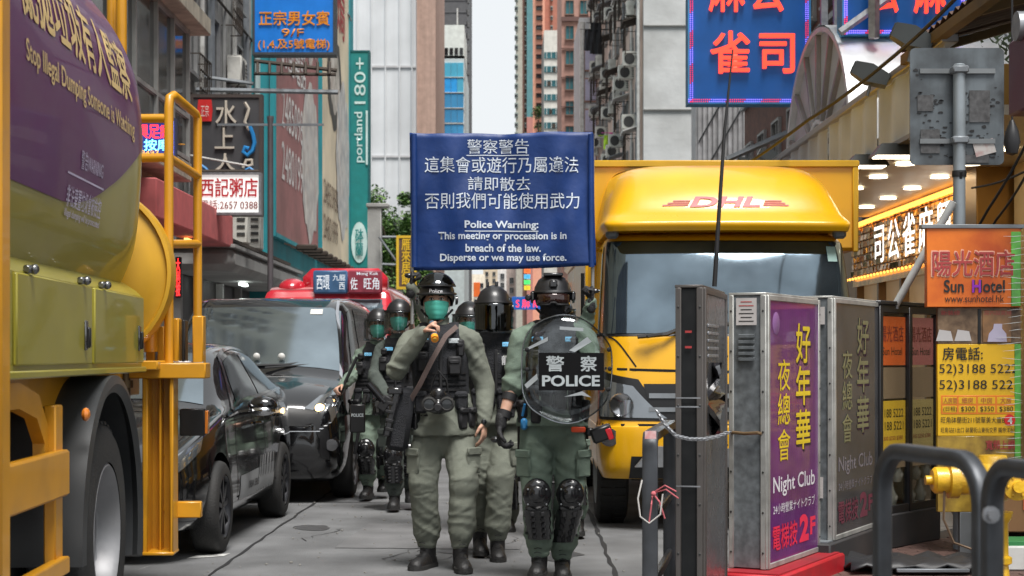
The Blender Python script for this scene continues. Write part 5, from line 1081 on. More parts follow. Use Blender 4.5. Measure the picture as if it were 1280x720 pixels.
def club(t, ye, wh_, rd, dy=0):
    for s, z in (('好',1.17),('年',.94),('華',.70)):
        bt(t, s, .61, z, .26, .21, ye, bold=.03)
        bt(t, s, .625, z-.01, .26, .21, yo, bold=.055).location.y = .0008
    for s, z in (('夜',1.0),('總',.82),('會',.63)): bt(t, s, .27, z, .21, .165, ye, bold=.01)
    bt(t, 'Night Club', .46, .415, .74, .11, wh_, bold=.01); bt(t, '24小時營業ナイトクラブ', .46, .3, .74, .055, wh_); bt(t, '電梯按', .29, .15, .42, .13, rd, bold=.03); bt(t, '2', .63, .16, .17, .15, rd, bold=.05); bt(t, 'F', .79, .16, .1, .1, rd, bold=.04)
club(lb, ye, M('white print club', (.7,.68,.72), .4), M('red print club', (.75,.03,.08), .4))
for k in range(26): m = MB(); x0 = .05+k*.034; m.add([(x0,-.0126,.04),(x0+.004,-.0126,.04),(min(.89,x0+.25)+.004,-.0126,1.36),(min(.89,x0+.25),-.0126,1.36)], [(0,1,2,3)]); m.build('pinstripe', M('pinstripe', (.2,.05,.24), .35, coat=.7), lb, smooth=0)
m = MB(); m.lathe([(.06,0),(.058,-.001)], (.14,-.0126,1.27), 'Y', 20); m.build('moon', M('moon print', (.25,.12,.3), .4), lb)
for k in range(5): m = MB(); m.prism([(0,0),(.085,0),(.085,.014),(0,.014)], (-.004,.055,1.2-k*.03), (0,1,0), (0,0,1), (-1,.0,-.3), .014); m.build('louvre', gal, lb)
m = MB(); m.box((-.006,.1,1.33), (.004,.11,.14)); nn = m.build('notice', M('paper notice', (.5,.47,.46), .7, var=.2), lb)
for k in range(6): m = MB(); m.box((-.0085,.1,1.38-k*.02), (.001,.08 if k % 2 else .06,.005)); m.build('notice_line', dk_r if k < 2 else kk, nn)
m = MB(); m.tube([(-.01,.02,.70),(-.035,.03,.705),(-.04,.1,.70),(-.035,.165,.705),(-.01,.175,.70)], .009, 8); m.build('handle', M('brass handle', (.2,.13,.07), .4, .6), lb)
bs_ = thing('plinth', 'low red painted plinth under the purple night club light box', 'plinth', (1.3,8.6,.13), R(62.9)); m = MB(); m.box((.48,.06,.055), (1.15,.42,.11), .01); m.build('block', M('red painted block', (.4,.012,.02), .45, dirt=.3, dsc=8), bs_); m = MB(); m.box((.48,.06,.113), (1.1,.37,.008)); m.build('top_plate', M('red top', (.3,.012,.02), .5, dirt=.4), bs_)
grf = M('dusty dark face', (.075,.075,.08), .18, var=.3, sc=3, coat=.8, dirt=.3)
l2, h2 = cabinet('light_box', 'second night club light box with faded grey face behind the purple one', (1.855,9.55), 62.9, 1.02, .2, .3, 1.68, gal, grf, alf)
club(l2, M('faded yellow', (.24,.24,.13), .3, coat=.8), M('faded white', (.22,.2,.23), .3, coat=.8), M('faded red', (.2,.05,.08), .3, coat=.8))
m = MB(); m.box((-.006,.1,.3), (.004,.1,.12)); m.box((-.006,.12,.8), (.004,.09,.1)); m.box((-.006,.1,1.28), (.004,.12,.1)); m.build('sticker', M('paper notice', (.5,.47,.46), .7, var=.2), l2)
for (p_, q_, nm, lab) in (((1.78,9.5),1.15,'plinth','black sooty plinth under the faded grey light box'),): t = thing(nm, lab, 'plinth', (*p_, .13), R(62.9)); m = MB(); m.box((.5,.1,.085), (q_,.36,.165), .01); m.build('block', M('sooty black', (.02,.02,.022), .7, dirt=.3, dcol=(.08,.06,.05)), t); m = MB(); m.box((.5,.1,.17), (q_-.08,.3,.008)); m.build('top_plate', greym, t)
# black edge-on box with metallic face
l3, h3 = cabinet('light_box', 'black-sided light box with a battered silver face, nearest the yellow truck', (.888,7.6), 76.3, .9, .118, .14, 1.66, M('black box side', (.008,.009,.01), .6, var=.3, dirt=.2, dsc=12, dcol=(.03,.03,.03), spec=.25), M('battered silver', (.2,.2,.21), .25, .7, var=.35, sc=5, dirt=.4, dsc=5, bump=.5, bsc=9), M('dark edge', (.1,.09,.085), .45, .4, dirt=.4))
for z in (.98,1.02,.62): m = MB(); m.box((-.012,.06,z), (.003,.11,.006)); m.build('wire_band', steel, l3)
for z in (1.32,1.25): m = MB(); m.box((-.008,.06,z), (.003,.03,.01)); m.build('red_tag', M('tag', (.35,.03,.03), .5), l3)
m = MB()
for k in range(5): m.box((.3,-.016,1.35-k*.035), (.4,.008,.014), .002)
m.build('louvre', steel, l3)['kind'] = 'stuff'
m = MB(); rings = []
for i in range(10): t = i/9; rings.append([(.28+.3*math.sin(t*3.1)*math.sin(j*1.05)*.55, -.03-.03*math.cos(j*1.05+i), 1.18-t*.34) for j in range(6)])
m.loft(rings); m.build('torn_film', M('black plastic film', (.015,.015,.018), .15, coat=1), l3)
# glazed display case
dc = thing('display_case', 'black framed two-pane display case showing small hotel posters', 'display case', (2.307,10.4,.14), R(51.8)); W_, H_, Z0 = .89, 1.31, .22
E('case orange', (.7,.12,.02), .3); E('case pink', (.5,.16,.14), .2); E('case yellow', (.7,.42,.03), .3); E('case ochre', (.45,.33,.12), .22); E('case photo', (.3,.2,.12), .2)  # faint glow put into the posters so they read bright in the shade
fk = M('black frame', (.015,.015,.017), .35, coat=.3)
m = MB(); m.box((W_/2,.1,Z0/2), (W_,.24,Z0), .01); m.build('base', MATS['sooty black'], dc); m = MB(); m.box((W_/2,.2,Z0+H_/2), (W_,.02,H_)); m.build('back_panel', M('case back', (.07,.06,.05), .6), dc)
for x in (.02,W_/2,W_-.02): m = MB(); m.box((x,.01,Z0+H_/2), (.045,.05,H_), .004); m.build('post', fk, dc)
for z in (Z0+.025,Z0+H_-.025): m = MB(); m.box((W_/2,.012,z), (W_-.09,.045,.05), .004); m.build('rail', fk, dc)
m = MB(); m.box((W_/2,.1,Z0+H_+.012), (W_+.02,.24,.025), .004); m.build('roof', fk, dc)
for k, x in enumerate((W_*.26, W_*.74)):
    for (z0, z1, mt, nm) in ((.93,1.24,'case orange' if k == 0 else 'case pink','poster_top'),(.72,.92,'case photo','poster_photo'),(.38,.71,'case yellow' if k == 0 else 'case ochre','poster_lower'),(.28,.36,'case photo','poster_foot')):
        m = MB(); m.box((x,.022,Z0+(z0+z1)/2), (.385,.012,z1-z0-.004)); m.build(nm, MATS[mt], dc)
    for s, z, w, h, mt in (('陽光酒店',1.13,.32,.1,dk_r),('Sun Hotel',1.02,.28,.05,kk),('3188 5222',.63,.32,.055,kk),('3188 5221',.55,.32,.055,kk),('$300 $350 $380',.47,.3,.03,dk_r)): text(s, dc, (x,.0145,Z0+z), XR, ZU, w, h, mt, off=0, bold=.01)
    for q in range(4): m = MB(); m.lathe([(.035,0),(.045,.05),(.02,.1),(.015,.14)], (x-.12+q*.08,.045,Z0+.05+(q%2)*.14), 'Z', 10); m.build('bottle', M('glass goods', (.3,.28,.24), .2, var=.4), dc)
def clearmat(name, tint, refl=.1, rough=.03, haze=.0, gmax=.85):
    m = bpy.data.materials.new(name); m.use_nodes = True; t = m.node_tree; t.nodes.clear(); N = t.nodes; o = N.new('ShaderNodeOutputMaterial'); a = N.new('ShaderNodeBsdfTransparent'); a.inputs[0].default_value = (*tint, 1)
    b = N.new('ShaderNodeBsdfPrincipled'); b.inputs['Base Color'].default_value = (.5,.52,.54,1); b.inputs['Metallic'].default_value = 1; b.inputs['Roughness'].default_value = rough
    lw = N.new('ShaderNodeLayerWeight'); lw.inputs[0].default_value = .25; mr = N.new('ShaderNodeMapRange'); mr.inputs[3].default_value = refl; mr.inputs[4].default_value = gmax; t.links.new(lw.outputs['Fresnel'], mr.inputs[0])
    nz = N.new('ShaderNodeTexNoise'); nz.inputs['Scale'].default_value = 9; nz.inputs['Detail'].default_value = 6; tc = N.new('ShaderNodeTexCoord'); t.links.new(tc.outputs['Object'], nz.inputs[0]); r2 = N.new('ShaderNodeMapRange'); r2.inputs[1].default_value = .45; r2.inputs[2].default_value = .8; r2.inputs[4].default_value = haze; t.links.new(nz.outputs[0], r2.inputs[0])
    ad = N.new('ShaderNodeMath'); ad.operation = 'ADD'; ad.use_clamp = True; t.links.new(mr.outputs[0], ad.inputs[0]); t.links.new(r2.outputs[0], ad.inputs[1])
    x = N.new('ShaderNodeMixShader'); t.links.new(ad.outputs[0], x.inputs[0]); t.links.new(a.outputs[0], x.inputs[1]); t.links.new(b.outputs[0], x.inputs[2]); t.links.new(x.outputs[0], o.inputs[0]); MATS[name] = m; return m
cg = clearmat('case glass', (.9,.92,.92), .06, .03, .06, .25)
for x in (W_*.26, W_*.74): m = MB(); m.box((x,.004,Z0+H_/2), (W_/2-.05,.004,H_-.1)); m.build('pane', cg, dc)
# hoop railings along the kerb
rl_ = M('dark railing paint', (.055,.06,.068), .42, .4, var=.25, sc=10, dirt=.35, dsc=9, dcol=(.03,.03,.03))
def hoop(label, p0, p1, zt, r, rad, bars=(), n=10, sq=(1,1), up=None):
    a, b = Vector((*p0,0)), Vector((*p1,0)); t = thing('hoop_railing', label, 'railing', (p0[0],p0[1],.13), group=None); d = (b-a); L_ = d.length; d.normalize(); pts = [Vector((0,0,0))]
    for k in range(7): an = R(180-15*k); pts.append(d*(rad+rad*math.cos(an))+Vector((0,0,zt-.13-rad+rad*math.sin(an))))
    for k in range(7): an = R(90-15*k); pts.append(d*(L_-rad+rad*math.cos(an))+Vector((0,0,zt-.13-rad+rad*math.sin(an))))
    pts.append(d*L_); nr = Vector((d.y,-d.x,0)); m = MB(); rings = []
    for i, p in enumerate(pts):
        tg = (pts[min(i+1,len(pts)-1)]-pts[max(i-1,0)]).normalized(); u = nr.cross(tg); rings.append([p+nr*(r*sq[1]*cx2)+u*(r*sq[0]*cy2) for cx2, cy2 in ((1,.75),(.75,1),(-.75,1),(-1,.75),(-1,-.75),(-.75,-1),(.75,-1),(1,-.75))])
    m.loft(rings); m.build('hoop', rl_, t, smooth=50)
    for z in bars: m = MB(); m.box(d*L_/2+Vector((0,0,z-.13)), (L_-.04,.03,.045), .006, rot=math.atan2(d.y,d.x)); m.build('bar', rl_, t)
    m = MB(); m.box((0,0,.012), (.13,.13,.02), .004, rot=math.atan2(d.y,d.x)); m.build('base_plate', rl_, t); return t, d, nr
hoop('nearest hoop railing in front of the yellow hydrant', (1.009,4.5), (1.13,3.98), 1.1, .021, .11, (.45,))
t, d, nr = hoop('hoop railing cut off by the right edge of the picture', (1.118,3.86), (1.25,3.2), 1.1, .021, .09, (.45,)); m = MB(); q = P(1240,642,3.84)-t.location; m.lathe([(.012,-.03),(.012,.0),(.02,.0),(.02,-.012)], q+Vector((-.01,-.02,0)), 'Y', 10); m.build('bolt', steel, t)
t, d, nr = hoop('dark flat hoop railing with pink string tied to it, beside the truck', (.645,7.5), (.87,8.9), 1.1, .034, .06, (.72,.42), sq=(.7,1)); t.location.z = .02
m = MB(); c_ = Vector((.01,-.02,.72))
for k, (dx, dz) in enumerate(((.1,.03),(.11,.0),(.05,-.09),(-.02,-.11))): m.tube([c_, c_+Vector((dx*.5,-.05,dz*.6+.02)), c_+Vector((dx,-.04,dz-.02))], .0035, 5)
m.ell(c_+Vector((0,-.04,0)), (.012,.012,.012), 8, 6); o = m.build('tied_string', M('pink string', (.5,.12,.14), .8, dirt=.3), t); o['kind'] = 'stuff'
m = MB(); m.tube([c_+Vector((-.05,-.03,.06)), c_+Vector((-.07,-.05,-.02)), c_+Vector((-.06,-.05,-.1)), c_+Vector((-.02,-.05,-.13)), c_+Vector((.03,-.05,-.09)), c_+Vector((.04,-.05,.0))], .0035, 5); m.build('white_string', M('white string', (.5,.48,.46), .8), t)
m = MB(); m.box((-.002,-.046,.98), (.05,.003,.035)); m.build('sticker', M('sticker red white', (.6,.4,.4), .6, dirt=.6, dsc=40, dcol=(.5,.02,.02)), t)
# chain between railing and black box
ch = thing('chain', 'thin steel chain slung from the flat railing round the black light box', 'chain', P(824,520,7.5)); pts = [P(822,516,7.46),P(832,532,7.45),P(845,545,7.45),P(862,549,7.48),P(880,549,7.5),P(900,545,7.6),P(915,538,7.9)]
dense = []
for i in range(len(pts)-1):
    for k in range(6): dense.append(pts[i].lerp(pts[i+1], k/6))
lk0 = MB(); lk0.tube([(.013*math.cos(a)*1.2, 0, .007*math.sin(a)) for a in np.linspace(0, 2*math.pi, 9)], .0025, 5, cap=False); LK = proto('chain_link', lk0, steel)
for i in range(len(dense)-1): d = dense[i+1]-dense[i]; o = put(LK, ch, dense[i]-ch.location); o.rotation_euler = (0 if i % 2 else R(70), -math.atan2(d.z, d.x), 0)
# hydrant
hyd = M('hydrant yellow', (.72,.42,.015), .38, var=.2, sc=6, dirt=.55, dsc=7, dcol=(.09,.06,.02), bump=.2, coat=.3); fh = thing('fire_hydrant', 'chipped yellow fire hydrant with thick capped outlets behind the railings', 'fire hydrant', ((1248-CX)/F*8.85, 8.85, .13))
m = MB(); m.lathe([(.10,0),(.10,.03),(.06,.04),(.052,.12),(.07,.13),(.07,.16),(.052,.17),(.05,.34),(.065,.36),(.075,.4)], n=24); m.build('barrel', hyd, fh)
hz_ = EYE-(600-HY)/F*8.85-.13; m = MB(); m.ell((-.03,0,hz_), (.125,.12,.13), 24, 14); m.lathe([(.09,.0),(.1,.03),(.07,.1)], (-.03,0,hz_+.03), 'Z', 20); m.build('head', hyd, fh)
m = MB(); m.lathe([(.075,0),(.075,-.13),(.095,-.13),(.095,-.18),(.07,-.185),(.07,-.25),(.055,-.265),(.025,-.265),(.025,-.3),(.005,-.3)], (-.09,-.02,hz_), 'X', 22); m.build('outlet', hyd, fh)
m = MB(); m.lathe([(.06,-.05),(.06,-.16),(.072,-.16),(.072,-.2),(.03,-.205),(.03,-.23),(.005,-.23)], (.04,0,hz_-.02), 'Y', 20); m.build('outlet', hyd, fh)
for k in range(6): a = k*1.047; m = MB(); m.ell((.04+.05*math.cos(a),-.205,hz_-.02+.05*math.sin(a)), (.008,.006,.008), 6, 4); m.build('bolt', hyd, fh)
m = MB(); m.tube([(-.3,-.06,hz_-.05),(-.31,-.08,hz_-.2),(-.26,-.09,hz_-.32),(-.15,-.09,hz_-.36),(-.05,-.07,hz_-.3)], .007, 5); m.build('cap_chain', M('rusty chain', (.12,.08,.05), .6, .4), fh)
# rubbish sheet on the pavement
sk = thing('rubber_mat', 'crumpled black rubber mat lying behind the hoop railing', 'mat', (2.25,9.5,.14)); rings = []
for i in range(9): rings.append([(-.35+.8*j/9+.02*math.sin(i), -.25+.5*i/8, .03+.035*math.sin(j*1.3+i*.8)**2+.02*math.sin(i*1.7)) for j in range(10)])
m = MB(); m.loft(rings, False, False); o = m.build('sheet', M('black mat', (.02,.021,.024), .5, dirt=.3), sk, fix=False); so = o.modifiers.new('s','SOLIDIFY'); so.thickness = .012; m = MB(); m.box((.1,-.26,.03), (.4,.03,.02), .004); m.build('edge_strip', greym, sk)
cr = thing('crate', 'white plastic tray on the ground by the hydrant', 'crate', (P(1268,690,9.6).x,9.6,.14)); m = MB(); m.box((.15,0,.07), (.5,.3,.14), .01); m.build('tray', white_m, cr); m = MB(); m.box((.15,-.0,.15), (.46,.26,.03), .004); m.build('contents', M('green goods', (.03,.2,.06), .6), cr)
bxo = thing('cardboard_box', 'brown cardboard box with printed side near the hydrant', 'box', (P(1262,655,10.0).x,10.0,.3)); m = MB(); m.box((.15,0,.17), (.5,.35,.3), .005); m.build('carton', M('cardboard', (.24,.12,.05), .8, dirt=.2), bxo); m = MB(); m.box((.15,-.18,.2), (.25,.004,.1)); m.build('printed_label', M('box print', (.5,.1,.03), .7), bxo)
m = MB(); m.box((.15,0,-.08), (.6,.4,.14), .01); m.build('pallet', brown_m, bxo)
# lamps on and under the canopy
def flood(label, px, py, Y, s=1, rot=(0,0,0), lit=False):
    t = thing('floodlight', label, 'floodlight', P(px, py, Y)); t.rotation_euler = rot; m = MB(); m.loft([[(-.13*s,-.07*s,-.05*s),(-.13*s,.07*s,-.05*s),(-.13*s,.07*s,.05*s),(-.13*s,-.07*s,.05*s)],[(.0,-.1*s,-.075*s),(.0,.1*s,-.075*s),(.0,.1*s,.075*s),(.0,-.1*s,.075*s)],[(.16*s,-.1*s,-.04*s),(.16*s,.1*s,-.04*s),(.16*s,.1*s,.05*s),(.16*s,-.1*s,.05*s)]]); m.build('housing', M('dark lamp housing', (.05,.055,.055), .4, .4), t)
    m = MB(); m.box((-.135*s,0,0), (.012,.12*s,.09*s), .003); m.build('lens', E('lamp lens lit', (1,.8,.55), 3) if lit else darkglass, t); m = MB(); m.tube([(.05,0,-.07*s),(.07,0,-.16*s)], .015, 6); m.build('bracket', greym, t); return t
flood('dark floodlight clamped to the canopy edge, lower one', 1086, 93, 15.2, 1.15, (0,R(25),R(-10))); flood('dark floodlight clamped to the canopy edge, higher one', 1138, 47, 13.6, 1.15, (0,R(25),R(-10))); flood('small dark floodlight low on the far end of the canopy', 962, 196, 22, 1.1, (0,R(25),0)); flood('tiny floodlight at the far tip of the canopy', 934, 206, 24, 1.1, (0,R(25),0))
for k, (px, py, Y) in enumerate(((1083,203,16.2),(1117,190,15.0))):
    t = thing('canopy_lamp', ('left' if k == 0 else 'right')+' of the two hooded lamps glowing under the metal canopy', 'lamp', P(px, py, Y)); m = MB(); m.loft([[(-.2,-.12,-.04),(.2,-.12,-.04),(.2,.12,-.04),(-.2,.12,-.04)],[(-.12,-.08,.07),(.14,-.08,.07),(.14,.08,.07),(-.12,.08,.07)]]); m.build('hood', MATS['dark lamp housing'], t); m = MB(); m.box((0,0,-.045), (.34,.2,.012), .003); m.build('lens', E('hood lens', (1,.85,.65), 5), t)
# right edge: half seen sign box with round tube
re_ = thing('shop_sign', 'dark sign box with a grey round cap at the right edge', 'sign', P(1284,80,8)); m = MB(); m.box((.02,0,-.05), (.13,.3,.36), .01); m.build('panel', M('maroon edge', (.08,.01,.03), .4), re_); m = MB(); m.tube([(-.07,-.05,.17),(.1,-.05,.17)], .07, 14); m.build('cap', steel, re_)
# cables
def cable(label, pts, r=.012, nm='cable'):
    ps_ = [P(*p) for p in pts]; out = []
    for i in range(len(ps_)-1):
        for k in range(8): t = k/8; q = ps_[i].lerp(ps_[i+1], t); q.z -= .02*math.sin(t*math.pi); out.append(q)
    out.append(ps_[-1]); o = MB().tube(out, r, 6).build(nm, M('cable black', (.012,.012,.013), .6)); return prop(o, label, 'cable')
cable('black cable crossing diagonally above the metal canopy', [(905,222,17),(1010,150,14),(1120,68,12),(1230,-40,10)], .014)
cable('slack cable rising from the hotel sign to the right edge', [(1182,345,11),(1235,262,10.5),(1290,165,10)], .009); cable('lower cable stretched from the pole to the right edge', [(1200,345,11),(1245,275,10.6),(1290,205,10)], .008); cable('thin cable running level beside the cream wall', [(1215,235,11),(1290,210,10)], .007)
an = MB().tube([P(893,358,8.1),P(899,262,8.1),P(906,160,8.12),P(916,62,8.15)], [.012,.010,.008,.004], 8).build('whip_rod', M('cable black', (.012,.012,.013), .6)); prop(an, 'long thin black rod standing up from the black light box', 'rod')
pl_ = thing('hanging_lamp', 'small black lamp hanging on a cord at the upper right', 'lamp', P(1265,178,9)); m = MB(); m.lathe([(.01,.12),(.035,.06),(.045,0),(.03,-.06),(.005,-.07)], n=14); m.build('shade', black, pl_); m = MB(); m.tube([(0,0,.1),(0,0,1.0)], .006, 5); m.build('cord', black, pl_)
# lamp pole on the left pavement
lpn = thing('lamp_post', 'slim dark grey pole standing between the signs on the left pavement', 'pole', (P(338,400,30).x,30,.13)); m = MB(); m.lathe([(.09,0),(.09,.6),(.055,.62),(.05,5.4),(.06,5.45),(.06,5.5)], n=14); m.build('pole', M('pole grey', (.13,.12,.13), .5, .3), lpn); m = MB(); m.box((0,0,5.35), (1.9,.05,.04)); m.build('cross_arm', greym, lpn)
# ---------------------------------------------------------------- people
skin = M('skin', (.54,.32,.23), .55, var=.12, sc=12); skin.node_tree.nodes['Principled BSDF'].inputs['Subsurface Weight'].default_value = .08
khaki = M('grey green cloth', (.165,.178,.145), .9, var=.14, sc=5, bump=.35, bsc=220, fold=1.0); sage = M('sage green cloth', (.15,.2,.158), .9, var=.14, sc=5, bump=.35, bsc=220, fold=1.0)
vestm = M('black vest fabric', (.016,.017,.021), .8, var=.35, sc=16, bump=.6, bsc=160); webb = M('black webbing', (.012,.012,.014), .65, var=.3, sc=30); hard = M('glossy black armour', (.014,.014,.016), .2, var=.2, coat=.6)
leather = M('boot leather', (.009,.009,.01), .5, var=.3, sc=9, bump=.3, bsc=60, dirt=.12, dcol=(.05,.045,.04)); balac = M('balaclava knit', (.012,.012,.014), .9, bump=.4, bsc=200); glovem = M('black glove', (.014,.014,.016), .6, var=.3, sc=20, bump=.4, bsc=120)
maskm = M('teal surgical mask', (.10,.55,.44), .7, var=.12, sc=9); helm = M('helmet shell', (.014,.014,.016), .36, var=.2, coat=.15)
blue_p = M('light blue patch', (.12,.42,.68), .6, var=.15, sc=30); grey_p = M('grey reflective patch', (.36,.4,.42), .5, var=.15)
visor_c = clearmat('clear visor', (.92,.93,.94), .05, .03, .06); visor_d = clearmat('smoked visor', (.16,.165,.17), .14, .04, .05); shieldm = clearmat('clear shield', (.82,.84,.84), .07, .03, .13)
hair_m = M('black hair', (.01,.008,.007), .5); eye_w = M('eye white', (.6,.58,.55), .3); eye_d = M('eye dark', (.01,.007,.005), .15)
VZ = Vector
def hand(mb, w, d, n, curl=(.35,.35,.35), size=1.0, thumb=1, fr=1.0, spread=.0):
    """palm, four jointed fingers of different length and a side thumb; d: towards the fingers, n: the way the palm faces"""
    w, d, n = Vector(w), Vector(d).normalized(), Vector(n); n = (n-d*n.dot(d)).normalized(); s = d.cross(n)*thumb; S = size
    mb.limb([w-d*.02*S, w+d*.03*S, w+d*.075*S], [.029*S,.036*S,.039*S], 12, sq=(.42,1), up=n)
    for i, (L_, rr_) in enumerate(((.85,.0092),(1.0,.0096),(.93,.0092),(.74,.0082))):
        b = w+d*(.085-.004*abs(i-1))*S+s*(.030-.020*i)*S; dd = (d+s*(1.5-i)*spread).normalized(); pts = [b-dd*.02*S, b]; a = 0
        for k, l in enumerate((.043,.027,.022)): a += curl[k]*(1+.08*i); dr = dd*math.cos(a)+n*math.sin(a); pts.append(pts[-1]+dr*l*L_*S)
        mb.limb(pts, [rr_*S*fr*x for x in (1.05,1.05,1,.92,.8)], 8)
    b = w+d*.022*S+s*.026*S; t1 = b+(d*.6+s*.75+n*.25).normalized()*.038*S; t2 = t1+(d*.85+s*.25+n*.5*(.5+curl[0])).normalized()*.030*S; t3 = t2+(d*.8-s*.15+n*.7*(.3+curl[0])).normalized()*.024*S
    mb.limb([b-s*.01, b, t1, t2, t3], [.014*S,.0145*S,.0125*S*fr,.0105*S*fr,.009*S*fr], 8)
def lerp(a, b, t): return Vector(a).lerp(Vector(b), t)
def curve3(a, b, c, n=6):
    """soft path through a joint"""
    out = []
    for i in range(n+1):
        t = i/n; q = (Vector(a)*(1-t)+Vector(b)*t) if False else None
    a, b, c = Vector(a), Vector(b), Vector(c)
    return [a, a.lerp(b,.5), a.lerp(b,.82), b+(a+c-2*b)*.04, b.lerp(c,.18), b.lerp(c,.5), c]
def person(label, Y, J, o):
    K = lambda k: Vector(P(J[k][0], J[k][1], Y+(J[k][2] if len(J[k]) > 2 else 0)))
    base = P(J['pel'][0], 445, Y); root = thing('person', label, 'person', (base.x, Y, 0), group='riot officers walking up the street'); O_ = Vector((base.x, Y, 0))
    j = {k: K(k)-O_ for k in J}; g = o.get('g', 1.0); seed = o.get('seed', 1); cl = o.get('cloth', khaki)
    pel, nk, hd = j['pel'], j['nk'], j['hd']; low = o.get('low', False)
    chest = lerp(pel, nk, .72); waist = lerp(pel, nk, .3); shl = (j['sL']+j['sR'])/2; sw = (j['sR']-j['sL']).length/2
    # body: one continuous surface under the clothes
    b = MB()
    b.limb([pel, waist, chest, lerp(chest, nk, .6)], [.15*g,.135*g,.155*g,.12*g], 16, sq=(.66,1), up=(0,1,0))
    b.limb([lerp(nk, pel, .06), nk, hd-Vector((0,0,.05))], [.062,.056,.058], 12)
    b.ell(hd, (.074,.094,.112), 18, 12); b.ell(hd+Vector((0,-.012,-.062)), (.055,.072,.055), 14, 8)
    f0 = hd+Vector((0,-.088,0)); b.ell(f0+Vector((0,-.004,-.022)), (.013,.018,.024), 8, 6); b.ell(f0+Vector((0,.012,.03)), (.05,.016,.012), 10, 6); b.ell(f0+Vector((0,.004,-.062)), (.024,.012,.01), 10, 6)
    for s in (-1,1): b.ell(hd+Vector((s*.076,.005,-.012)), (.012,.02,.031), 8, 6)
    for s in 'LR':
        b.limb([shl, j['s'+s]], [.06,.055], 10); b.limb(curve3(j['s'+s], j['e'+s], j['w'+s]), [.056,.05,.044,.043,.043,.036,.028], 12)
        b.limb([j['h'+s]+Vector((0,0,.06))]+curve3(j['h'+s], j['k'+s], j['a'+s]), [.09,.088,.075,.06,.05,.044,.036,.028], 12); td = (j['t'+s]-j['a'+s]); td.z = 0; td = td.normalized() if td.length > .01 else Vector((0,-1,0)); j['d'+s] = td
        b.limb([j['a'+s]+Vector((0,0,-.05)), j['a'+s]+td*.12+Vector((0,0,-.06))], [.025,.02], 10)
        hv = o.get('hand'+s)
        if hv: hand(b, j['w'+s], hv[0], hv[1], hv[2], 1.0, hv[3]) if not hv[4] else b.limb([j['w'+s], j['w'+s]+Vector(hv[0]).normalized()*.08], [.03,.03], 8, sq=(.5,1), up=hv[1])
    body = remeshed(b, 'body', skin, root, o.get('vox', .0085), 2)
    for s in 'LR':      # boots
        td = j['d'+s]; a = j['a'+s]; up = Vector((0,0,1)); sd = td.cross(up); hl = Vector((a.x, a.y, 0)); z0 = max(0, a.z-.10); m = MB(); rings = []
        for (f, z, wx, wf) in ((0,.0,.0,0),):
            pass
        def ring(c, rx, ry, z, n=16): return [Vector((c.x, c.y, z))+sd*rx*math.cos(2*math.pi*k/n)+td*ry*math.sin(2*math.pi*k/n) for k in range(n)]
        hh = o.get('boot_h', .33); c = hl-td*.01
        m.loft([ring(c, .045, .055, z0+.03), ring(c, .05, .062, z0+.08), ring(c, .05, .06, z0+.14), ring(c, .058, .063, z0+.2), ring(c, .062, .066, z0+hh), ring(c, .052, .056, z0+hh+.012)])
        foot = []; 
        for (f, zt, hw) in ((-.085,.05,.02),(-.075,.085,.038),(-.04,.11,.044),(.02,.125,.046),(.07,.10,.047),(.12,.082,.052),(.165,.072,.05),(.195,.055,.04),(.21,.035,.018)):
            q = hl+td*f; foot.append([Vector((q.x,q.y,z0+.022))+sd*hw*ca+up*((zt-.022)*max(0,sa)) for ca, sa in [(math.cos(t), math.sin(t)) for t in np.linspace(0, math.pi, 11)]])
        m.loft(foot); bt_ = m.build('boot', leather, root, smooth=60)
        so = MB(); out = [(-.09,.025),(-.075,.043),(-.02,.047),(.04,.046),(.11,.056),(.165,.054),(.2,.04),(.218,.015)]; poly = [(w_, f) for f, w_ in out]+[(-w_, f) for f, w_ in out[::-1]]
        so.prism(poly, (hl.x,hl.y,z0), sd, td, up, .028); so.build('sole', rubber, bt_, smooth=30)
        lc = MB()
        for k in range(7):
            t = k/6; q = hl+td*(.115-.055*min(1,t*1.4)); z = z0+.088+t*.15; ww = .022; lc.tube([Vector((q.x,q.y,z))-sd*ww, Vector((q.x,q.y,z+.006))+td*.008, Vector((q.x,q.y,z))+sd*ww], .0028, 4)
        lc.build('laces', webb, bt_)
    # trousers
    t = MB(); tg = o.get('tg', 1.0); t.limb([pel+Vector((0,0,.10)), pel, lerp(j['hL'], j['hR'], .5)+Vector((0,0,-.02))], [.158*g,.168*g,.150*g], 18, sq=(.72,1), up=(0,1,0))
    for s in 'LR':
        h, k_, a = j['h'+s], j['k'+s], j['a'+s]; ank = a+Vector((0,0,.105 if not o.get('tuck') else .075)); pts = [h+Vector((0,0,.03))]+[h.lerp(k_, .35), h.lerp(k_, .72), k_+Vector((0,-.004,.02)), k_.lerp(ank, .3), k_.lerp(ank, .65), k_.lerp(ank, .9), ank, ank-Vector((0,0,.03))]
        t.limb(pts, [x*tg for x in (.096,.104,.103,.097,.092,.091,.094,.086,.070)], 16, sq=(.96,1), up=(0,1,0))
    tr_ = remeshed(t, 'trousers', cl, root, .0095, 2, (.015, seed*3.1, 3.6, 12))
    # shirt with sleeves
    u = MB(); hem = o.get('hem', .13); u.tube([pel+Vector((0,0,.08-hem)), pel+Vector((0,0,.11-hem)), pel+Vector((0,0,.10)), waist+Vector((0,0,.02)), chest, lerp(chest, nk, .62), lerp(chest, nk, .95)], [.222*g,.220*g,.185*g,.168*g,.178*g,.145*g,.09*g], 22, sq=(.75,1), up=(0,1,0))
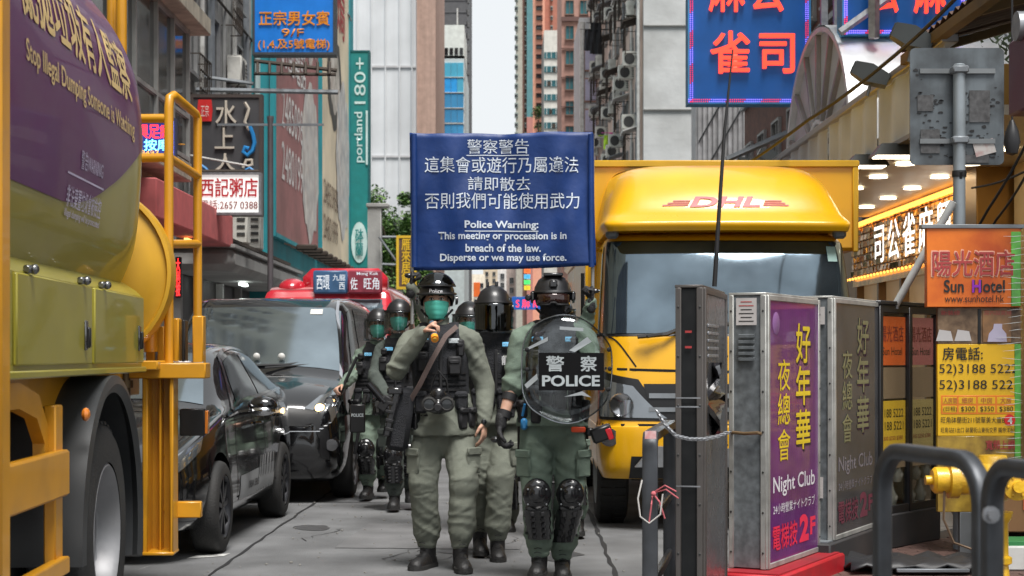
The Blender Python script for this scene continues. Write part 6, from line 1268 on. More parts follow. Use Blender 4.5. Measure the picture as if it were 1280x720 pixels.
    for s in 'LR':
        sh, e, w = j['s'+s], j['e'+s], j['w'+s]; u.limb([lerp(nk, pel, .1)+(sh-nk)*.25, lerp(sh, nk, .35)+Vector((0,0,.012)), sh], [.068,.070*g,.074*g], 14, sq=(1,1))
        if o.get('sleeve'+s, 'long') == 'long': u.limb(curve3(sh, e, w), [x*g for x in (.076,.070,.066,.067,.061,.054,.045)], 14)
        else:
            u.limb([sh, sh.lerp(e, .5), sh.lerp(e, .95)], [.075*g,.069*g,.066*g], 14); q = sh.lerp(e, .97); u.limb([q, q+(e-sh).normalized()*.03], [.071*g,.071*g], 14)
    u.limb([lerp(nk, pel, .05)+Vector((0,-.01,-.01)), nk+Vector((0,-.0,.035))], [.082,.07], 16)
    remeshed(u, 'jacket', cl, root, .0085, 2, (.016, seed*5.3, 4.5, 12))
    dp = .70*.178*g
    # vest
    v = MB(); v.limb([pel+Vector((0,0,.14)), waist, chest-Vector((0,0,.02)), chest+Vector((0,0,.05))], [.172*g,.176*g,.19*g,.168*g], 20, sq=(.78,1), up=(0,1,0))
    for s, sg in (('L',-1),('R',1)): sp = lerp(nk, j['s'+s], .5); v.limb([chest+Vector((sg*.10,-.115,-.02)), Vector((sp.x,-.09,sp.z-.0)), sp+Vector((0,0,.072)), Vector((sp.x,.08,sp.z+.02)), chest+Vector((sg*.1,.11,0))], [.046,.042,.036,.04,.04], 10, sq=(.42,1), up=(0,-1,0))
    vo = remeshed(v, 'vest', vestm, root, .010, 2, (.006, seed*2.2, 5, 9))
    def front(x, z, r=.19): q = max(-.98, min(.98, (x-lerp(pel, nk, .5).x)/(r*g))); return -.78*r*g*math.sqrt(1-q*q)-.0+lerp(pel, nk, (z-pel.z)/max(.1,(nk.z-pel.z))).y
    rr = random.Random(seed)
    z = waist.z-.045; cx0 = waist.x
    for k, (x, w_, h_) in enumerate(((-.125,.075,.13),(-.042,.07,.12),(.04,.075,.14),(.128,.08,.12))):
        if o.get('bare_front') and k in (1,2): continue
        p = MB(); y = front(cx0+x, z); an = -x*4; p.box((cx0+x, y-.018, z+rr.uniform(-.01,.01)), (w_, .055, h_), .014, rot=-an*.6); p.box((cx0+x, y-.03, z+h_*.36), (w_*1.04, .045, h_*.34), .012, rot=-an*.6); p.build('pouch', vestm, vo)
    for (x, zz, w_, h_) in ((-.11,chest.z-.045,.07,.13),(.085,chest.z-.07,.085,.12),(.12,chest.z+.04,.05,.11),(-.10,chest.z+.065,.055,.06)):
        p = MB(); y = front(cx0+x, zz); p.box((cx0+x, y-.014, zz), (w_, .05, h_), .012, rot=x*2.4); p.box((cx0+x, y-.035, zz+h_*.2), (w_*.8, .02, h_*.25), .008, rot=x*2.4); p.build('pouch', webb, vo)
    zp = MB(); zp.box((cx0, front(cx0, chest.z-.06)-.003, chest.z-.1), (.02,.012,.3), .003); zp.build('zip', webb, vo)
    for k in range(4): p = MB(); zz = waist.z+.03+k*.035; p.tube([(cx0+.175*g*math.sin(a), pel.y-.78*.18*g*math.cos(a)-.004, zz) for a in np.linspace(-1.1,1.1,12)], .010, 4, sq=(1,.3), up=(0,0,1)); p.build('strap', webb, vo)
    for sg, pm in ((-1, o.get('patchL', blue_p)), (1, o.get('patchR', grey_p))):
        if pm is None: continue
        sp = lerp(nk, j['sL' if sg < 0 else 'sR'], .52); zz = sp.z-.035; p = MB(); p.box((sp.x, -.142, zz), (.068,.008,.034), .003, rot=Matrix.Rotation(R(-24), 3, 'X')); po = p.build('name_patch', pm, vo); text('POLICE', po, (sp.x,-.148,zz), XR, Vector((0,.4,.9)).normalized(), .052, .014, kk, off=.004)
    if o.get('badge'): bx_ = lerp(nk, j['sR'], .45).x; text('龍', vo, (bx_, front(bx_, chest.z)-.045, chest.z-.02), XR, ZU, .05, .06, M('badge white', (.6,.6,.6), .6), off=.002, name='badge', bold=.04)
    # belt and kit
    bl = MB(); bz = pel.z+.07; bl.loft([[(pel.x+r_*g*math.cos(a), pel.y+r_*g*.76*math.sin(a), bz+dz) for a in np.linspace(0, 2*math.pi, 24, endpoint=False)] for r_, dz in ((.178,-.028),(.188,-.026),(.188,.026),(.178,.028))]); be = bl.build('belt', webb, root)
    for a_ in o.get('kit', (-2.2,-1.15,-.7,-2.6)):
        p = MB(); x, y = pel.x+.2*g*math.cos(a_), pel.y+.2*g*.76*math.sin(a_); hh = rr.uniform(.08,.15); p.box((x,y,bz-.02-hh*.2), (.065,.05,hh), .012, rot=a_+math.pi/2); p.box((x+.01*math.cos(a_),y+.01*math.sin(a_),bz+.01), (.067,.052,.04), .01, rot=a_+math.pi/2); p.build('pouch', hard if rr.random() < .3 else webb, be)
    # gloves, watch
    for s in 'LR':
        hv = o.get('hand'+s)
        if hv and hv[4]:
            m = MB(); w = j['w'+s]; d_ = Vector(hv[0]).normalized(); m.limb([w-d_*.05, w], [.036,.036], 12); hand(m, w, hv[0], hv[1], hv[2], 1.12, hv[3], 1.15); gl_ = remeshed(m, 'glove', glovem, root, .0055, 1)
            nn = Vector(hv[1]); nn = (nn-d_*nn.dot(d_)).normalized(); m = MB(); m.ell(w+d_*.085-nn*.026, (.034,.026,.02), 10, 6); m.build('knuckle_guard', hard, gl_)
        if o.get('bands'+s):
            for tq in (.35,.75): q = j['e'+s].lerp(j['w'+s], tq); d_ = (j['w'+s]-j['e'+s]).normalized(); m = MB(); m.tube([q-d_*.022, q+d_*.022], [.047,.044], 14); m.build('arm_band', webb, root)
    # leg armour
    if o.get('pads'):
        for s in 'LR':
            k_, a = j['k'+s], j['a'+s]; fw = Vector((0,-1,0)); top = k_+Vector((0,-.07,.0)); m = MB(); m.ell(k_+Vector((0,-.082,.01)), (.086,.045,.10), 16, 10); m.ell(k_+Vector((0,-.105,.015)), (.055,.035,.06), 14, 8); m.box(k_+Vector((0,-.088,-.07)), (.14,.03,.04), .012); kp = m.build('knee_pad', hard, root)
            for sg in (-1,1):
                for zz in (-.045,.045): m = MB(); m.ell(k_+Vector((sg*.055,-.118,zz)), (.006,.005,.006), 6, 4); m.build('rivet', alu, kp)
            b0, b1 = k_+Vector((0,-.07,-.08)), a+Vector((0,-.06,.12)); rings = []
            for i in range(8):
                q = b0.lerp(b1, i/7); ww = .080-.014*(i/7)+(.006 if i % 2 else 0); rings.append([q+Vector((ww*math.sin(t), -.062*math.cos(t)-.0, 0)) for t in np.linspace(-1.7,1.7,13)]+[q+Vector((ww*.85*math.sin(t), -.04*math.cos(t), 0)) for t in np.linspace(1.7,-1.7,13)])
            m = MB(); m.loft(rings); sg_ = m.build('shin_guard', hard, root)
            for i in range(5): q = b0.lerp(b1, .12+.19*i); m = MB(); m.box(q+Vector((-.03,-.064,0)), (.026,.016,(b0-b1).length*.14), .005); m.box(q+Vector((.03,-.064,0)), (.026,.016,(b0-b1).length*.14), .005); m.build('guard_plate', webb, sg_)
            for tt in (.2,.8): q = b0.lerp(b1, tt); m = MB(); m.tube([q+Vector((.082*math.cos(x), .02+.075*math.sin(x), 0)) for x in np.linspace(-.4,math.pi+.4,14)], .011, 4, sq=(1,.35), up=(0,0,1)); m.build('strap', webb, sg_)
    if o.get('cargo', True):
        for s, sg in (('L',-1),('R',1)):
            q = j['h'+s].lerp(j['k'+s], .55); m = MB(); m.box(q+Vector((sg*.076,-.066,0)), (.022,.12,.16), .009, rot=-sg*.75); m.box(q+Vector((sg*.082,-.072,.06)), (.02,.125,.05), .007, rot=-sg*.75); m.build('cargo_pocket', cl, tr_)
    # head wear
    hc = hd+Vector((0,.008,.034)); ht_ = o.get('helmet', 'riot')
    def hel(az, ph, k=1.0, rx=.116, ry=.136, rz=.125): return hc+Vector((rx*k*math.sin(az)*math.sin(ph), -ry*k*math.cos(az)*math.sin(ph), rz*k*math.cos(ph)))
    def lim(az): c_ = .5-.5*math.cos(az); return R(88)+R(34)*min(1, c_*2.2)**1.5
    rings = []; n = 32
    for k, frac in ((1,.02),(1,.2),(1,.4),(1,.6),(1,.8),(1,.97),(1.02,1.0),(.96,1.0),(.93,.97),(.93,.6),(.93,.3)): rings.append([hel(2*math.pi*i/n, lim(2*math.pi*i/n)*frac, k) for i in range(n)])
    m = MB(); m.loft(rings); he = m.build('helmet', helm, root, smooth=50)
    m = MB(); m.tube([hel(a, R(86), 1.03) for a in np.linspace(-1.5,1.5,17)], .011, 5, sq=(.8,1)); m.build('brim', helm, he)
    for s in (-1,1): m = MB(); m.lathe([(.03,0),(.028,.014),(.01,.018)], hc+Vector((s*.118,0,-.03)), 'X', 14, rot=Matrix.Rotation(0 if s > 0 else math.pi, 3, 'Z')); m.build('pivot', hard, he)
    st_ = MB()
    for s in (-1,1): st_.tube([hc+Vector((s*.1,.0,-.09)), hd+Vector((s*.07,-.03,-.09)), hd+Vector((0,-.062,-.128))], .008, 4)
    st_.build('chin_strap', webb, he)
    vt = o.get('visor')
    if vt:
        vm, ph0, ph1, kk2 = {'up': (visor_d if o.get('vd') else visor_c, R(14), R(68), 1.13), 'down': (visor_d, R(78), R(150), 1.1), 'clear': (visor_c, R(72), R(146), 1.16)}[vt]; g_ = []
        for i in range(9):
            ph = ph0+(ph1-ph0)*i/8; row = []
            for a in np.linspace(-1.35,1.35,17):
                if vt == 'up': q = hel(a, ph, kk2)+Vector((0,-.012,.005))
                else: q = hc+Vector((.116*kk2*math.sin(a), -.138*kk2*math.cos(a)-.02, .128*math.cos(ph0)-.022-.20*(i/8)))
                row.append(q)
            g_.append(row)
        m = MB(); m.loft(g_, False, False); vo2 = m.build('visor', vm, he, fix=False, smooth=80); so = vo2.modifiers.new('s','SOLIDIFY'); so.thickness = .003
        m = MB(); e_ = g_[-1] if vt != 'up' else g_[0]; m.tube(e_, .0035, 5); m.tube(g_[0] if vt != 'up' else g_[-1], .006, 5); m.build('visor_rim', trim, vo2)
        if vt == 'up': text('Police', he, None, XR, ZU, .085, .026, M('helmet lettering', (.7,.7,.72), .5), fn=lambda x, y: np.array([list(hel(xx/.124, R(80)-yy/.128, 1.085)) for xx, yy in zip(x, y)]), bold=.008)
    fc_ = o.get('face', 'mask')
    if fc_ == 'balaclava':
        m = MB(); m.ell(hd+Vector((0,-.002,-.01)), (.082,.103,.118), 22, 14); m.ell(hd+Vector((0,-.016,-.065)), (.062,.080,.062), 16, 10); m.limb([lerp(nk,pel,.02), nk, hd-Vector((0,0,.07))], [.085,.072,.068], 16); m.ell(hd+Vector((0,-.098,-.024)), (.017,.02,.026), 8, 6); m.ell(hd+Vector((0,-.09,-.066)), (.03,.014,.014), 8, 6); remeshed(m, 'balaclava', balac, root, .0065, 2, (.004, seed, 12, 25))
    else:
        for s in (-1,1):
            e = hd+Vector((s*.031,-.083,.008)); m = MB(); m.ell(e, (.0145,.011,.0075), 12, 8); ey = m.build('eye', eye_w, body); m = MB(); m.ell(e+Vector((0,-.008,0)), (.0062,.005,.0062), 10, 6); m.build('iris', eye_d, ey); m = MB(); m.tube([e+Vector((-s*.014,-.008,.02)), e+Vector((s*.004,-.01,.026)), e+Vector((s*.02,-.002,.021))], .0035, 5); m.build('eyebrow', hair_m, body)
            m = MB(); m.tube([e+Vector((-.016,-.006,.003)), e+Vector((0,-.0105,.0085)), e+Vector((.016,-.005,.004))], .0022, 5); m.build('eyelid', eye_d, body)
        g_ = []
        for i in range(11):
            t_ = i/10; row = []
            for a in np.linspace(-1.25,1.25,19): q = hd+Vector((.082*(1-.34*t_**2)*math.sin(a), -.104*math.cos(a)-.012*math.exp(-(a*2.2)**2), -.012-.108*t_+.012*math.cos(a*1.2)*(1-t_))); q.y += .018*(t_**2)+.02*max(0, t_-.75)-.0025*((i % 3) == 1); q.x *= 1; row.append(q if True else q)
            g_.append(row)
        m = MB(); m.loft(g_, False, False); fm = m.build('face_mask', maskm, root, fix=False, smooth=70); so = fm.modifiers.new('s','SOLIDIFY'); so.thickness = .002; so.offset = 1
        m = MB()
        for s in (-1,1):
            for zz in (-.02,-.11): m.tube([hd+Vector((s*.076,-.035,zz)), hd+Vector((s*.082,.0,-.03)), hd+Vector((s*.08,.02,-.015))], .002, 4)
        m.build('ear_loop', white_m, fm); m = MB(); m.ell(hd+Vector((0,.03,.02)), (.08,.08,.10), 16, 10); m.build('hair', hair_m, body)
    return root, j, {'vest': vo, 'helmet': he, 'front': front, 'chest': chest, 'waist': waist, 'O': O_, 'belt': be}
CA = lambda X, Y: 0
# 1: the officer in front, speaking into a hand-held microphone
p1, j1, x1 = person('officer in front with teal mask and raised visor holding a microphone to the mouth', 10.7,
  dict(pel=(554,528), nk=(548,410), hd=(546,376,-.03), sL=(513,428), eL=(493,466,-.13), wL=(529,416,-.26), sR=(587,428), eR=(607,484,.03), wR=(605,527,-.08),
       hL=(536,540), kL=(529,606,-.07), aL=(534,690,.03), tL=(512,706,-.2), hR=(574,540), kR=(580,604,-.14), aR=(576,692,-.12), tR=(584,712,-.4)),
  dict(g=1.0, tg=.98, seed=1, cloth=khaki, handL=((.72,-.25,.6), (.6,-.1,-.75), (1.0,1.1,.9), -1, 0), handR=((.0,-.1,-1), (-.8,.3,0), (.3,.4,.3), -1, 0), visor='up', vd=True, patchL=blue_p, patchR=grey_p, bare_front=True, hem=.16, vox=.0056, kit=(-2.6,-.5,-.9)))
O1 = x1['O']
def L1(px, py, dy=0): return P(px, py, 10.7+dy)-O1
m = MB(); m.tube([L1(540,405,-.20), L1(541,412,-.26), L1(543,422,-.34)], [.02,.019,.021], 16); mc = m.build('microphone_body', M('blue grey microphone', (.1,.16,.22), .35, .3), None); bpy.data.objects.remove(mc)
mt = thing('microphone', 'short blue-grey microphone with an orange end held at the masked mouth', 'microphone', O1+L1(541,412,-.26)); o_ = L1(541,412,-.26)
m = MB(); m.tube([L1(540,404,-.2)-o_, L1(543,421,-.35)-o_], [.02,.021], 16); m.build('barrel', M('blue grey microphone', (.1,.16,.22), .35, .3), mt); m = MB(); m.tube([L1(543,420.5,-.345)-o_, L1(543.6,424,-.375)-o_], [.023,.024], 16); m.build('orange_ring', M('orange ring', (.85,.3,.02), .4), mt); m = MB(); m.tube([L1(543.5,423.8,-.375)-o_, L1(543.8,424.6,-.381)-o_], [.011,.011], 12); m.build('end_cap', M('amber centre', (.6,.35,.05), .4), mt)
m = MB(); m.tube([L1(571,408,-.10), L1(557,420,-.185), L1(540,450,-.215), L1(524,482,-.215), L1(510,505,-.15)], .022, 4, sq=(.18,1), up=(0,-1,0)); m.build('sling', M('brown sling', (.14,.10,.09), .8, bump=.4, bsc=200), x1['vest'])
gm = thing('gas_mask', 'black gas mask with two round eyepieces hanging at the front officer\'s waist', 'gas mask', O1+L1(548,503,-.23)); g0 = MB(); g0.ell((0,.0,0), (.10,.06,.075), 18, 10); g0.ell((0,-.03,.05), (.05,.04,.05), 14, 8); g0.ell((0,-.05,-.015), (.03,.035,.035), 12, 8); remeshed(g0, 'face_piece', hard, gm, .007, 2)
for s in (-1,1): m = MB(); m.lathe([(.046,.0),(.048,-.02),(.036,-.026),(.030,-.016),(.005,-.014)], (s*.055,-.045,-.01), 'Y', 20, cap=False); e_ = m.build('eyepiece', rubber, gm); m = MB(); m.lathe([(.031,-.018),(.001,-.02)], (s*.055,-.045,-.01), 'Y', 18); m.build('lens', darkglass, e_)
m = MB(); m.lathe([(.026,-.06),(.026,-.105),(.02,-.11)], (0,-.0,-.03), 'Y', 14); m.build('filter', webb, gm); m = MB(); m.tube([(-.05,-.0,.06),(-.03,-.02,.14),(.0,-.03,.2),(.05,-.02,.14),(.06,0,.06)], .007, 5); m.build('head_strap', webb, gm)
hl_ = thing('holster_bag', 'long black holster bag hanging at the front officer\'s left-hand side in the picture', 'bag', O1+L1(497,520,-.12)); m = MB(); m.box((.02,0,-.02), (.14,.12,.40), .03, rot=Matrix.Rotation(R(8),3,'Y')); m.build('bag', vestm, hl_); m = MB(); m.box((-.03,-.07,.02), (.05,.05,.3), .012, rot=Matrix.Rotation(R(14),3,'Y')); m.box((-.01,-.07,.16), (.1,.06,.05), .012); m.build('side_pouch', hard, hl_); m = MB(); m.tube([(.03,-.02,.17),(.05,-.0,.28)], .012, 4); m.build('loop', webb, hl_)
for k in range(4): m = MB(); m.box((-.045,-.095,-.08+k*.055), (.05,.012,.02), .003, rot=Matrix.Rotation(R(14),3,'Y')); m.build('slot', webb, hl_)
m = MB(); w_ = j1['wR']; m.tube([w_+Vector((0,0,.012)), w_+Vector((0,0,-.012))], [.036,.035], 16); wa = m.build('watch_strap', M('watch steel', (.4,.4,.38), .25, .9), p1); m = MB(); m.lathe([(.017,0),(.017,-.008),(.014,-.01)], w_+Vector((-.0,-.034,0)), 'Y', 16); m.build('watch_face', darkglass, wa)
# 2: officer with the clear shield
p2, j2, x2 = person('officer in dark goggles and balaclava behind a clear shield, right of the group', 10.2,
  dict(pel=(691,520), nk=(692,410), hd=(691,374,-.02), sL=(652,424), eL=(642,478,-.02), wL=(626,532,-.10), sR=(731,424), eR=(742,462,-.15), wR=(716,476,-.30),
       hL=(669,530), kL=(671,619,-.10), aL=(674,697,-.02), tL=(668,720,-.3), hR=(714,530), kR=(712,619,-.03), aR=(703,700,.12), tR=(704,720,-.2)),
  dict(g=1.0, tg=.95, seed=2, cloth=sage, boot_h=.40, sleeveL='short', handL=((-.05,-.1,-1), (.8,-.2,0), (.7,.8,.6), 1, 1), handR=((-.6,-.5,.2), (0,1,0), (1,1,.8), 1, 1), bandsL=True, pads=True, face='balaclava', patchL=blue_p, patchR=blue_p, tuck=True, hem=.14, kit=(-2.7,-2.1,-.4,-.9)))
O2 = x2['O']
def L2(px, py, dy=0): return P(px, py, 10.2+dy)-O2
m = MB(); hd = j2['hd']; hc = hd+Vector((0,.008,.028)); m.loft([[hd+Vector((.098*math.sin(a)*(1+.0*i), -.118*math.cos(a)-.012+(.004 if i in (0,5) else -.006), .03-.012*i+(.01 if abs(a) < .2 and i > 3 else 0))) for a in np.linspace(-1.15,1.15,21)] for i in range(6)], False, False); go = m.build('goggles', M('goggle lens', (.03,.012,.01), .06, .3, coat=1), x2['helmet'], fix=False, smooth=70); so = go.modifiers.new('s','SOLIDIFY'); so.thickness = .012
m = MB()
for i in (0,5): m.tube([hd+Vector((.1*math.sin(a), -.124*math.cos(a)-.016, .036-.0145*i+(.012 if abs(a) < .2 and i else 0))) for a in np.linspace(-1.2,1.2,21)], .007, 6)
m.tube([hd+Vector((.118*math.sin(a), -.13*math.cos(a)+.0, .012)) for a in np.linspace(1.25,5.03,21)], .012, 4, sq=(1,.3)); m.build('goggle_frame', webb, go)
m = MB(); m.box(hc+Vector((0,-.135,.06)), (.05,.03,.045), .008); m.build('front_mount', hard, x2['helmet'])
for s in (-1,1): m = MB(); m.box(hc+Vector((s*.122,-.02,-.01)), (.03,.07,.06), .01); m.build('side_rail', hard, x2['helmet'])
m = MB(); m.box(hc+Vector((0,-.07,.118)), (.12,.08,.02), .006); m.build('rail_mount', hard, x2['helmet'])
m = MB(); m.box(hc+Vector((-.15,-.03,-.02)), (.035,.09,.035), .008, rot=Matrix.Rotation(R(35),3,'Y')); m.build('torch', trim, x2['helmet'])
sh = thing('riot_shield', 'clear riot shield with black 警察 POLICE label', 'shield', O2+L2(708,463,-.42)); YS = 10.2-.42
def S2(px, py): q = P(708+(px-708)*1.05, py, YS); return q.x-sh.location.x, q.z-sh.location.z
def curve_y(x): return .55*x*x
out = [(655,455),(657,430),(665,412),(680,400),(700,394),(720,396),(738,406),(755,424),(762,440),(762,475),(756,500),(742,516),(722,527),(705,529),(688,524),(668,512),(658,496),(655,475)]
op = [S2(*q) for q in out]; n = len(op); fine = []
for i in range(n):
    for k in range(4):
        t_ = k/4; p0, p_1, p_2, p3 = op[i-1], op[i], op[(i+1) % n], op[(i+2) % n]; w4 = Surf._w(np.array(t_)); fine.append(tuple(sum(w4[q]*c[d] for q, c in enumerate((p0,p_1,p_2,p3))) for d in (0,1)))
rings = [[(x*f, curve_y(x*f), z*f) for x, z in fine] for f in (.02,.25,.5,.75,1.0)]
m = MB(); m.loft(rings, False); pn = m.build('panel', shieldm, sh, fix=False, smooth=80); so = pn.modifiers.new('s','SOLIDIFY'); so.thickness = .004
m = MB(); m.tube([(x*1.0, curve_y(x)-.001, z) for x, z in fine]+[(fine[0][0], curve_y(fine[0][0])-.001, fine[0][1])], .0045, 6, cap=False); m.build('rim', clearmat('shield edge', (.6,.62,.62), .45, .1, .2), sh)
def on_sh(x0, z0, off): return lambda x, y: np.stack([x0+x, .55*(x0+x)**2-off, z0+y], -1)
(x0, z1), (x1_, z0) = S2(675,441), S2(753,488); m = MB(); m.loft([[(x, curve_y(x)-.008, z) for z in (z0,z1)] for x in np.linspace(x0,x1_,13)], False, False); lbm = m.build('black_label', M('label black', (.006,.006,.007), .8, spec=.15), sh, fix=False)
lw_ = M('label lettering', (.42,.46,.48), .5)
for s, bx in (('警',(684,445,705,464)),('察',(725,445,744,464)),('POLICE',(679,469,748,483))): a, b = S2(bx[0],bx[3]), S2(bx[2],bx[1]); text(s, lbm, None, XR, ZU, b[0]-a[0], b[1]-a[1], lw_, fn=on_sh((a[0]+b[0])/2,(a[1]+b[1])/2,.0105), bold=.03)
rf = M('reflective strip', (.36,.39,.41), .45, .2)
for q in (((711,438),(733,421),(738,427),(718,440)),((657,437),(686,421),(686,426),(661,438)),((658,481),(673,467),(674,474),(661,486)),((700,408),(728,410),(728,414),(700,412)),((705,496),(727,489),(738,497),(726,494))):
    m = MB(); m.add([(S2(*c)[0], curve_y(S2(*c)[0])-.007, S2(*c)[1]) for c in q], [(0,1,2,3)]); m.build('strip', rf, sh, smooth=0, fix=False)
for c in ((661,437),(661,462),(661,488),(759,437),(760,461),(758,487)): x, z = S2(*c); m = MB(); m.lathe([(.014,0),(.013,-.01),(.004,-.013)], (x,curve_y(x)-.004,z), 'Y', 12); m.build('bolt', trim, sh)
m = MB(); m.box((.03,.16,-.01), (.3,.02,.07), .006); m.box((-.08,.09,-.01), (.02,.15,.06), .005); m.box((.12,.09,-.01), (.02,.15,.06), .005); m.build('arm_brace', trim, sh)
m = MB(); m.box(L2(723,537,-.2), (.085,.03,.032), .006); m.build('orange_tab', M('orange red tab', (.8,.08,.02), .5), x2['belt']); m = MB(); m.box(L2(655,530,-.12), (.04,.05,.07), .012); m.tube([L2(653,520,-.12), L2(656,505,-.14)], .008, 5); m.build('blue_clip', M('blue clip', (.03,.2,.45), .4), x2['belt'])
tl = thing('equipment_box', 'black camera-like box with a red lens at the shield officer\'s hip', 'equipment', O2+L2(752,542,-.05)); m = MB(); m.box((0,0,0), (.13,.12,.09), .012, rot=Matrix.Rotation(R(-20),3,'Y')); m.box((-.07,.02,.01), (.05,.06,.05), .01); m.build('case', trim, tl); m = MB(); m.box((.045,-.06,-.0), (.035,.012,.07), .004, rot=Matrix.Rotation(R(-20),3,'Y')); m.build('red_lens', M('red lens', (.5,.02,.03), .15, coat=1), tl)
bt2 = thing('baton', 'long black baton hanging behind the shield officer\'s leg', 'baton', O2+L2(650,500,.12)); m = MB(); m.tube([(0,0,.05),(.0,0,-.5)], .016, 10); m.build('shaft', webb, bt2); m = MB(); m.tube([(0,0,.05),(0,0,.17)], .02, 10); m.build('grip', rubber, bt2)
# 3: visored officer between the first two
p3, j3, x3 = person('officer with lowered smoked visor and black balaclava between the two leading officers', 11.3,
  dict(pel=(622,520), nk=(617,418), hd=(617,386,-.02), sL=(588,430), eL=(578,478,.06), wL=(584,520,0), sR=(650,430), eR=(658,478,.08), wR=(652,520,.05),
       hL=(608,530), kL=(602,600,-.04), aL=(600,672,.10), tL=(602,690,-.1), hR=(638,528), kR=(626,600,-.14), aR=(622,682,-.12), tR=(624,700,-.4)),
  dict(g=.98, tg=.95, seed=3, cloth=khaki, handL=((0,0,-1),(.8,0,0),(.4,.5,.4),1,1), handR=((0,0,-1),(-.8,0,0),(.4,.5,.4),-1,1), visor='down', face='balaclava', patchL=None, patchR=blue_p, badge=True, boot_h=.33))
m = MB(); m.box(j3['hd']+Vector((-.04,0,.165)), (.02,.04,.03), .004); m.box(j3['hd']+Vector((.02,0,.168)), (.025,.04,.03), .004); m.build('camera_mount', hard, x3['helmet'])
# 4, 5: two masked officers beside the van
p4, j4, x4 = person('masked officer closest to the black van, shin guards and clear visor', 15.8,
  dict(pel=(463,512), nk=(472,432), hd=(473,406,-.03), sL=(452,444), eL=(440,470,-.12), wL=(428,482,-.28), sR=(490,442), eR=(490,478,0), wR=(480,500,-.15),
       hL=(457,518), kL=(458,562,-.12), aL=(460,608,-.05), tL=(452,622,-.35), hR=(475,518), kR=(478,560,.02), aR=(479,600,.25), tR=(478,612,0)),
  dict(g=.95, tg=.92, seed=4, cloth=sage, handL=((-.5,-.5,-.3),(.3,-.3,-.8),(.9,.9,.7),1,0), handR=((-.6,-.4,-.5),(-.3,0,-.8),(.8,.8,.6),-1,0), pads=True, visor='clear', tuck=True, patchL=blue_p, patchR=blue_p, vox=.009))
p5, j5, x5 = person('masked officer half hidden behind the man with the microphone', 14.8,
  dict(pel=(495,512), nk=(498,424), hd=(499,396,-.03), sL=(478,438), eL=(468,472,-.1), wL=(486,496,-.22), sR=(522,438), eR=(528,475,0), wR=(520,505,-.1),
       hL=(488,520), kL=(492,570,-.14), aL=(493,620,-.14), tL=(490,636,-.4), hR=(508,520), kR=(511,568,0), aR=(513,612,.05), tR=(515,626,-.2)),
  dict(g=.97, tg=.92, seed=5, cloth=M('dark sage cloth', (.075,.09,.08), .9, var=.15, sc=5, bump=.35, bsc=220), handL=((.6,-.4,-.2),(0,-.4,-.8),(.9,.9,.7),1,1), handR=((0,-.3,-1),(-.8,0,0),(.5,.5,.4),-1,1), pads=True, visor='clear', tuck=True, patchL=blue_p, patchR=blue_p, vox=.009))
O4 = x4['O']; bn = thing('baton', 'black baton held upright by the officer beside the van', 'baton', O4+(P(430,484,15.5)-O4)); m = MB(); m.tube([(-.04,0,-.06),(.12,0,.28)], .015, 10); m.build('shaft', webb, bn); m = MB(); m.tube([(-.07,0,-.12),(-.02,0,-.02)], .019, 10); m.build('grip', rubber, bn)
bn2 = thing('baton', 'black baton hanging point down beside the van officer\'s shin guard', 'baton', P(449,520,15.5)); m = MB(); m.tube([(.04,0,.12),(-.04,0,-.35)], .016, 10); m.build('shaft', webb, bn2); m = MB(); m.tube([(.04,0,.12),(.06,0,.2)], .02, 10); m.build('grip', rubber, bn2)
sd_ = thing('small_shield', 'small dark arm shield labelled POLICE low beside the van officer', 'shield', P(447,523,15.3)); m = MB(); m.box((0,0,0), (.14,.03,.26), .01); m.build('panel', trim, sd_); text('POLICE', sd_, (0,-.016,.03), XR, ZU, .11, .03, lw_, bold=.02); m = MB(); m.box((0,.03,0), (.1,.03,.04), .006); m.build('handle', webb, sd_)
lc_ = thing('launcher', 'black pump launcher slung across the second masked officer', 'launcher', P(478,500,14.4)); m = MB(); m.tube([(-.12,0,.14),(.02,0,-.02)], .03, 12); m.tube([(.0,0,.0),(.13,0,-.18)], .022, 10); m.build('barrel', hard, lc_); m = MB(); m.box((.02,0,-.03), (.09,.05,.14), .012, rot=Matrix.Rotation(R(35),3,'Y')); m.build('receiver', webb, lc_); m = MB(); m.box((-.04,0,-.06), (.04,.04,.11), .01); m.build('grip', rubber, lc_)
# 6, 7: the two holding up the banner, mostly hidden
p6, j6, x6 = person('officer hidden behind the leading man, raising the banner\'s left pole', 12.9,
  dict(pel=(598,522), nk=(590,424), hd=(587,402,-.02), sL=(556,428), eL=(534,396,-.05), wL=(514,359,-.235), sR=(620,430), eR=(628,476,.02), wR=(624,512,0),
       hL=(590,530), kL=(600,590,-.1), aL=(606,650,.0), tL=(606,668,-.3), hR=(620,530), kR=(634,590,0), aR=(636,655,.12), tR=(636,670,-.1)),
  dict(g=.95, tg=.92, seed=6, cloth=khaki, handL=((0.1,0,1),(1,0,0),(1.1,1.2,.9),1,1), handR=((0,0,-1),(-.8,0,0),(.5,.5,.4),-1,1), visor='clear', tuck=True, pads=True, vox=.01))
p7, j7, x7 = person('officer hidden behind the shield bearer, gripping the banner\'s right pole', 12.45,
  dict(pel=(700,522), nk=(700,420), hd=(697,396,-.0), sL=(672,432), eL=(662,476,.02), wL=(664,512,0), sR=(722,424), eR=(733,402,.10), wR=(739,378,.02),
       hL=(688,530), kL=(690,590,-.05), aL=(690,655,.0), tL=(690,670,-.3), hR=(714,530), kR=(718,590,.05), aR=(722,650,.1), tR=(722,665,-.1)),
  dict(g=.93, tg=.92, seed=7, cloth=sage, handL=((0,0,-1),(.8,0,0),(.5,.5,.4),1,1), handR=((.05,0,1),(-1,-.2,0),(1.1,1.2,.9),-1,1), visor='clear', tuck=True, pads=True, vox=.01))
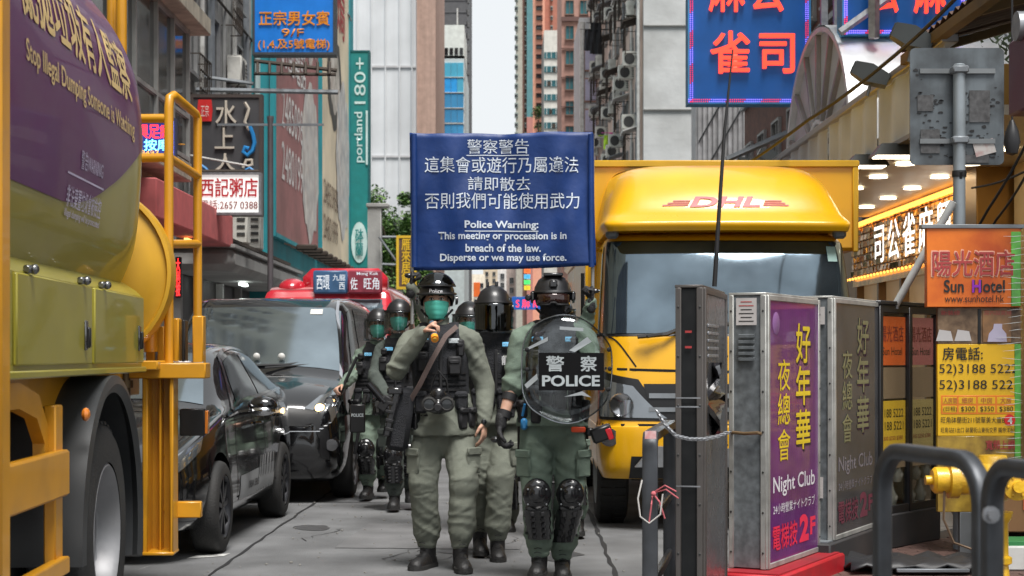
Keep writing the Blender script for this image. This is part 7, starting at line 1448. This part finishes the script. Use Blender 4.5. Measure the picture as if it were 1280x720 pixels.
# banner
YB = 12.7; bnr = thing('banner', 'large dark blue police warning banner with white Chinese and English text', 'banner', P(628,250,YB))
def B2(px, py): q = P(px, py, YB); return q.x-bnr.location.x, q.z-bnr.location.z
def by(x, z): return .020*math.sin(x*8+1+z*2.5)+.010*math.sin(x*14-z*9+2)*math.cos(z*4)+.006*math.sin(x*31-z*11)*math.sin(z*3+1)+.008*math.sin(x*23+z*4)+.006*math.sin(z*7+x*3)
by_v = np.vectorize(by)
L0, L1_, R0, R1_ = B2(512,166), B2(514,338), B2(741,164), B2(745,332); nx, nz_ = 48, 30; g_ = []
for i in range(nx+1):
    row = []
    for k in range(nz_+1):
        t_, v_ = i/nx, k/nz_; xt = L0[0]+(R0[0]-L0[0])*t_; zt = L0[1]+(R0[1]-L0[1])*t_-.012*math.sin(t_*math.pi)*(1)-.004*math.sin(t_*14); xb = L1_[0]+(R1_[0]-L1_[0])*t_; zb = L1_[1]+(R1_[1]-L1_[1])*t_-.010*math.sin(t_*math.pi*1.0); x = xt+(xb-xt)*v_; z = zt+(zb-zt)*v_; row.append((x, by(x, z), z))
    g_.append(row)
m = MB(); m.loft(g_, False, False); cl_ = m.build('cloth', M('banner blue', (.003,.032,.16), .5, var=.2, sc=2.5, bump=.5, bsc=5), bnr, fix=False, smooth=80); so = cl_.modifiers.new('s','SOLIDIFY'); so.thickness = .003; so.offset = 0
bw = M('banner white', (.6,.66,.74), .6)
def on_b(x0, z0, off=.006): return lambda x, y: np.stack([x0+x, by_v(x0+x, z0+y+.0*x)-off, z0+y], -1)
for s, bx, bo in (('警察警告',(584,174,661,192),0.0),('這集會或遊行乃屬違法',(531,196,723,216),0.0),('請即散去',(585,221,663,238),0.0),('否則我們可能使用武力',(531,241,724,261),0.0),('Police Warning:',(581,276,673,288),.022),('This meeting or procession is in',(548,290,708,302),.02),('breach of the law.',(582,305,676,315),.02),('Disperse or we may use force.',(550,317,708,329),.02)):
    a, b = B2(bx[0],bx[3]), B2(bx[2],bx[1]); text(s, cl_, None, XR, ZU, b[0]-a[0], b[1]-a[1], bw, fn=on_b((a[0]+b[0])/2,(a[1]+b[1])/2), bold=bo)
for bx in ((583,193.5,661,194.6),(581,288.5,673,289.6)):
    a, b = B2(bx[0],bx[3]), B2(bx[2],bx[1]); m = MB(); m.loft([[(x, by(x, z)-.006, z) for z in (a[1],b[1])] for x in np.linspace(a[0],b[0],14)], False, False); m.build('underline', bw, cl_, smooth=0, fix=False)
for sx in (517.5, 738.5): m = MB(); a, b = B2(sx,168), B2(sx+.8,334); m.tube([(a[0],-.02,a[1]),(b[0],-.02,b[1])], .022, 10, sq=(.8,1)); m.build('pole_sleeve', MATS['banner blue'], bnr)
for nm_, x0, y0, y1 in (('pole',516,160,405),('pole',741,160,392)): a, b = B2(x0,y0), B2(x0-1 if x0 < 600 else x0+.0,y1); m = MB(); m.tube([(a[0],.012,a[1]-.06),(b[0],.012,b[1])], .013, 10); m.build(nm_, M('pale pole', (.36,.36,.35), .35, .4), bnr)
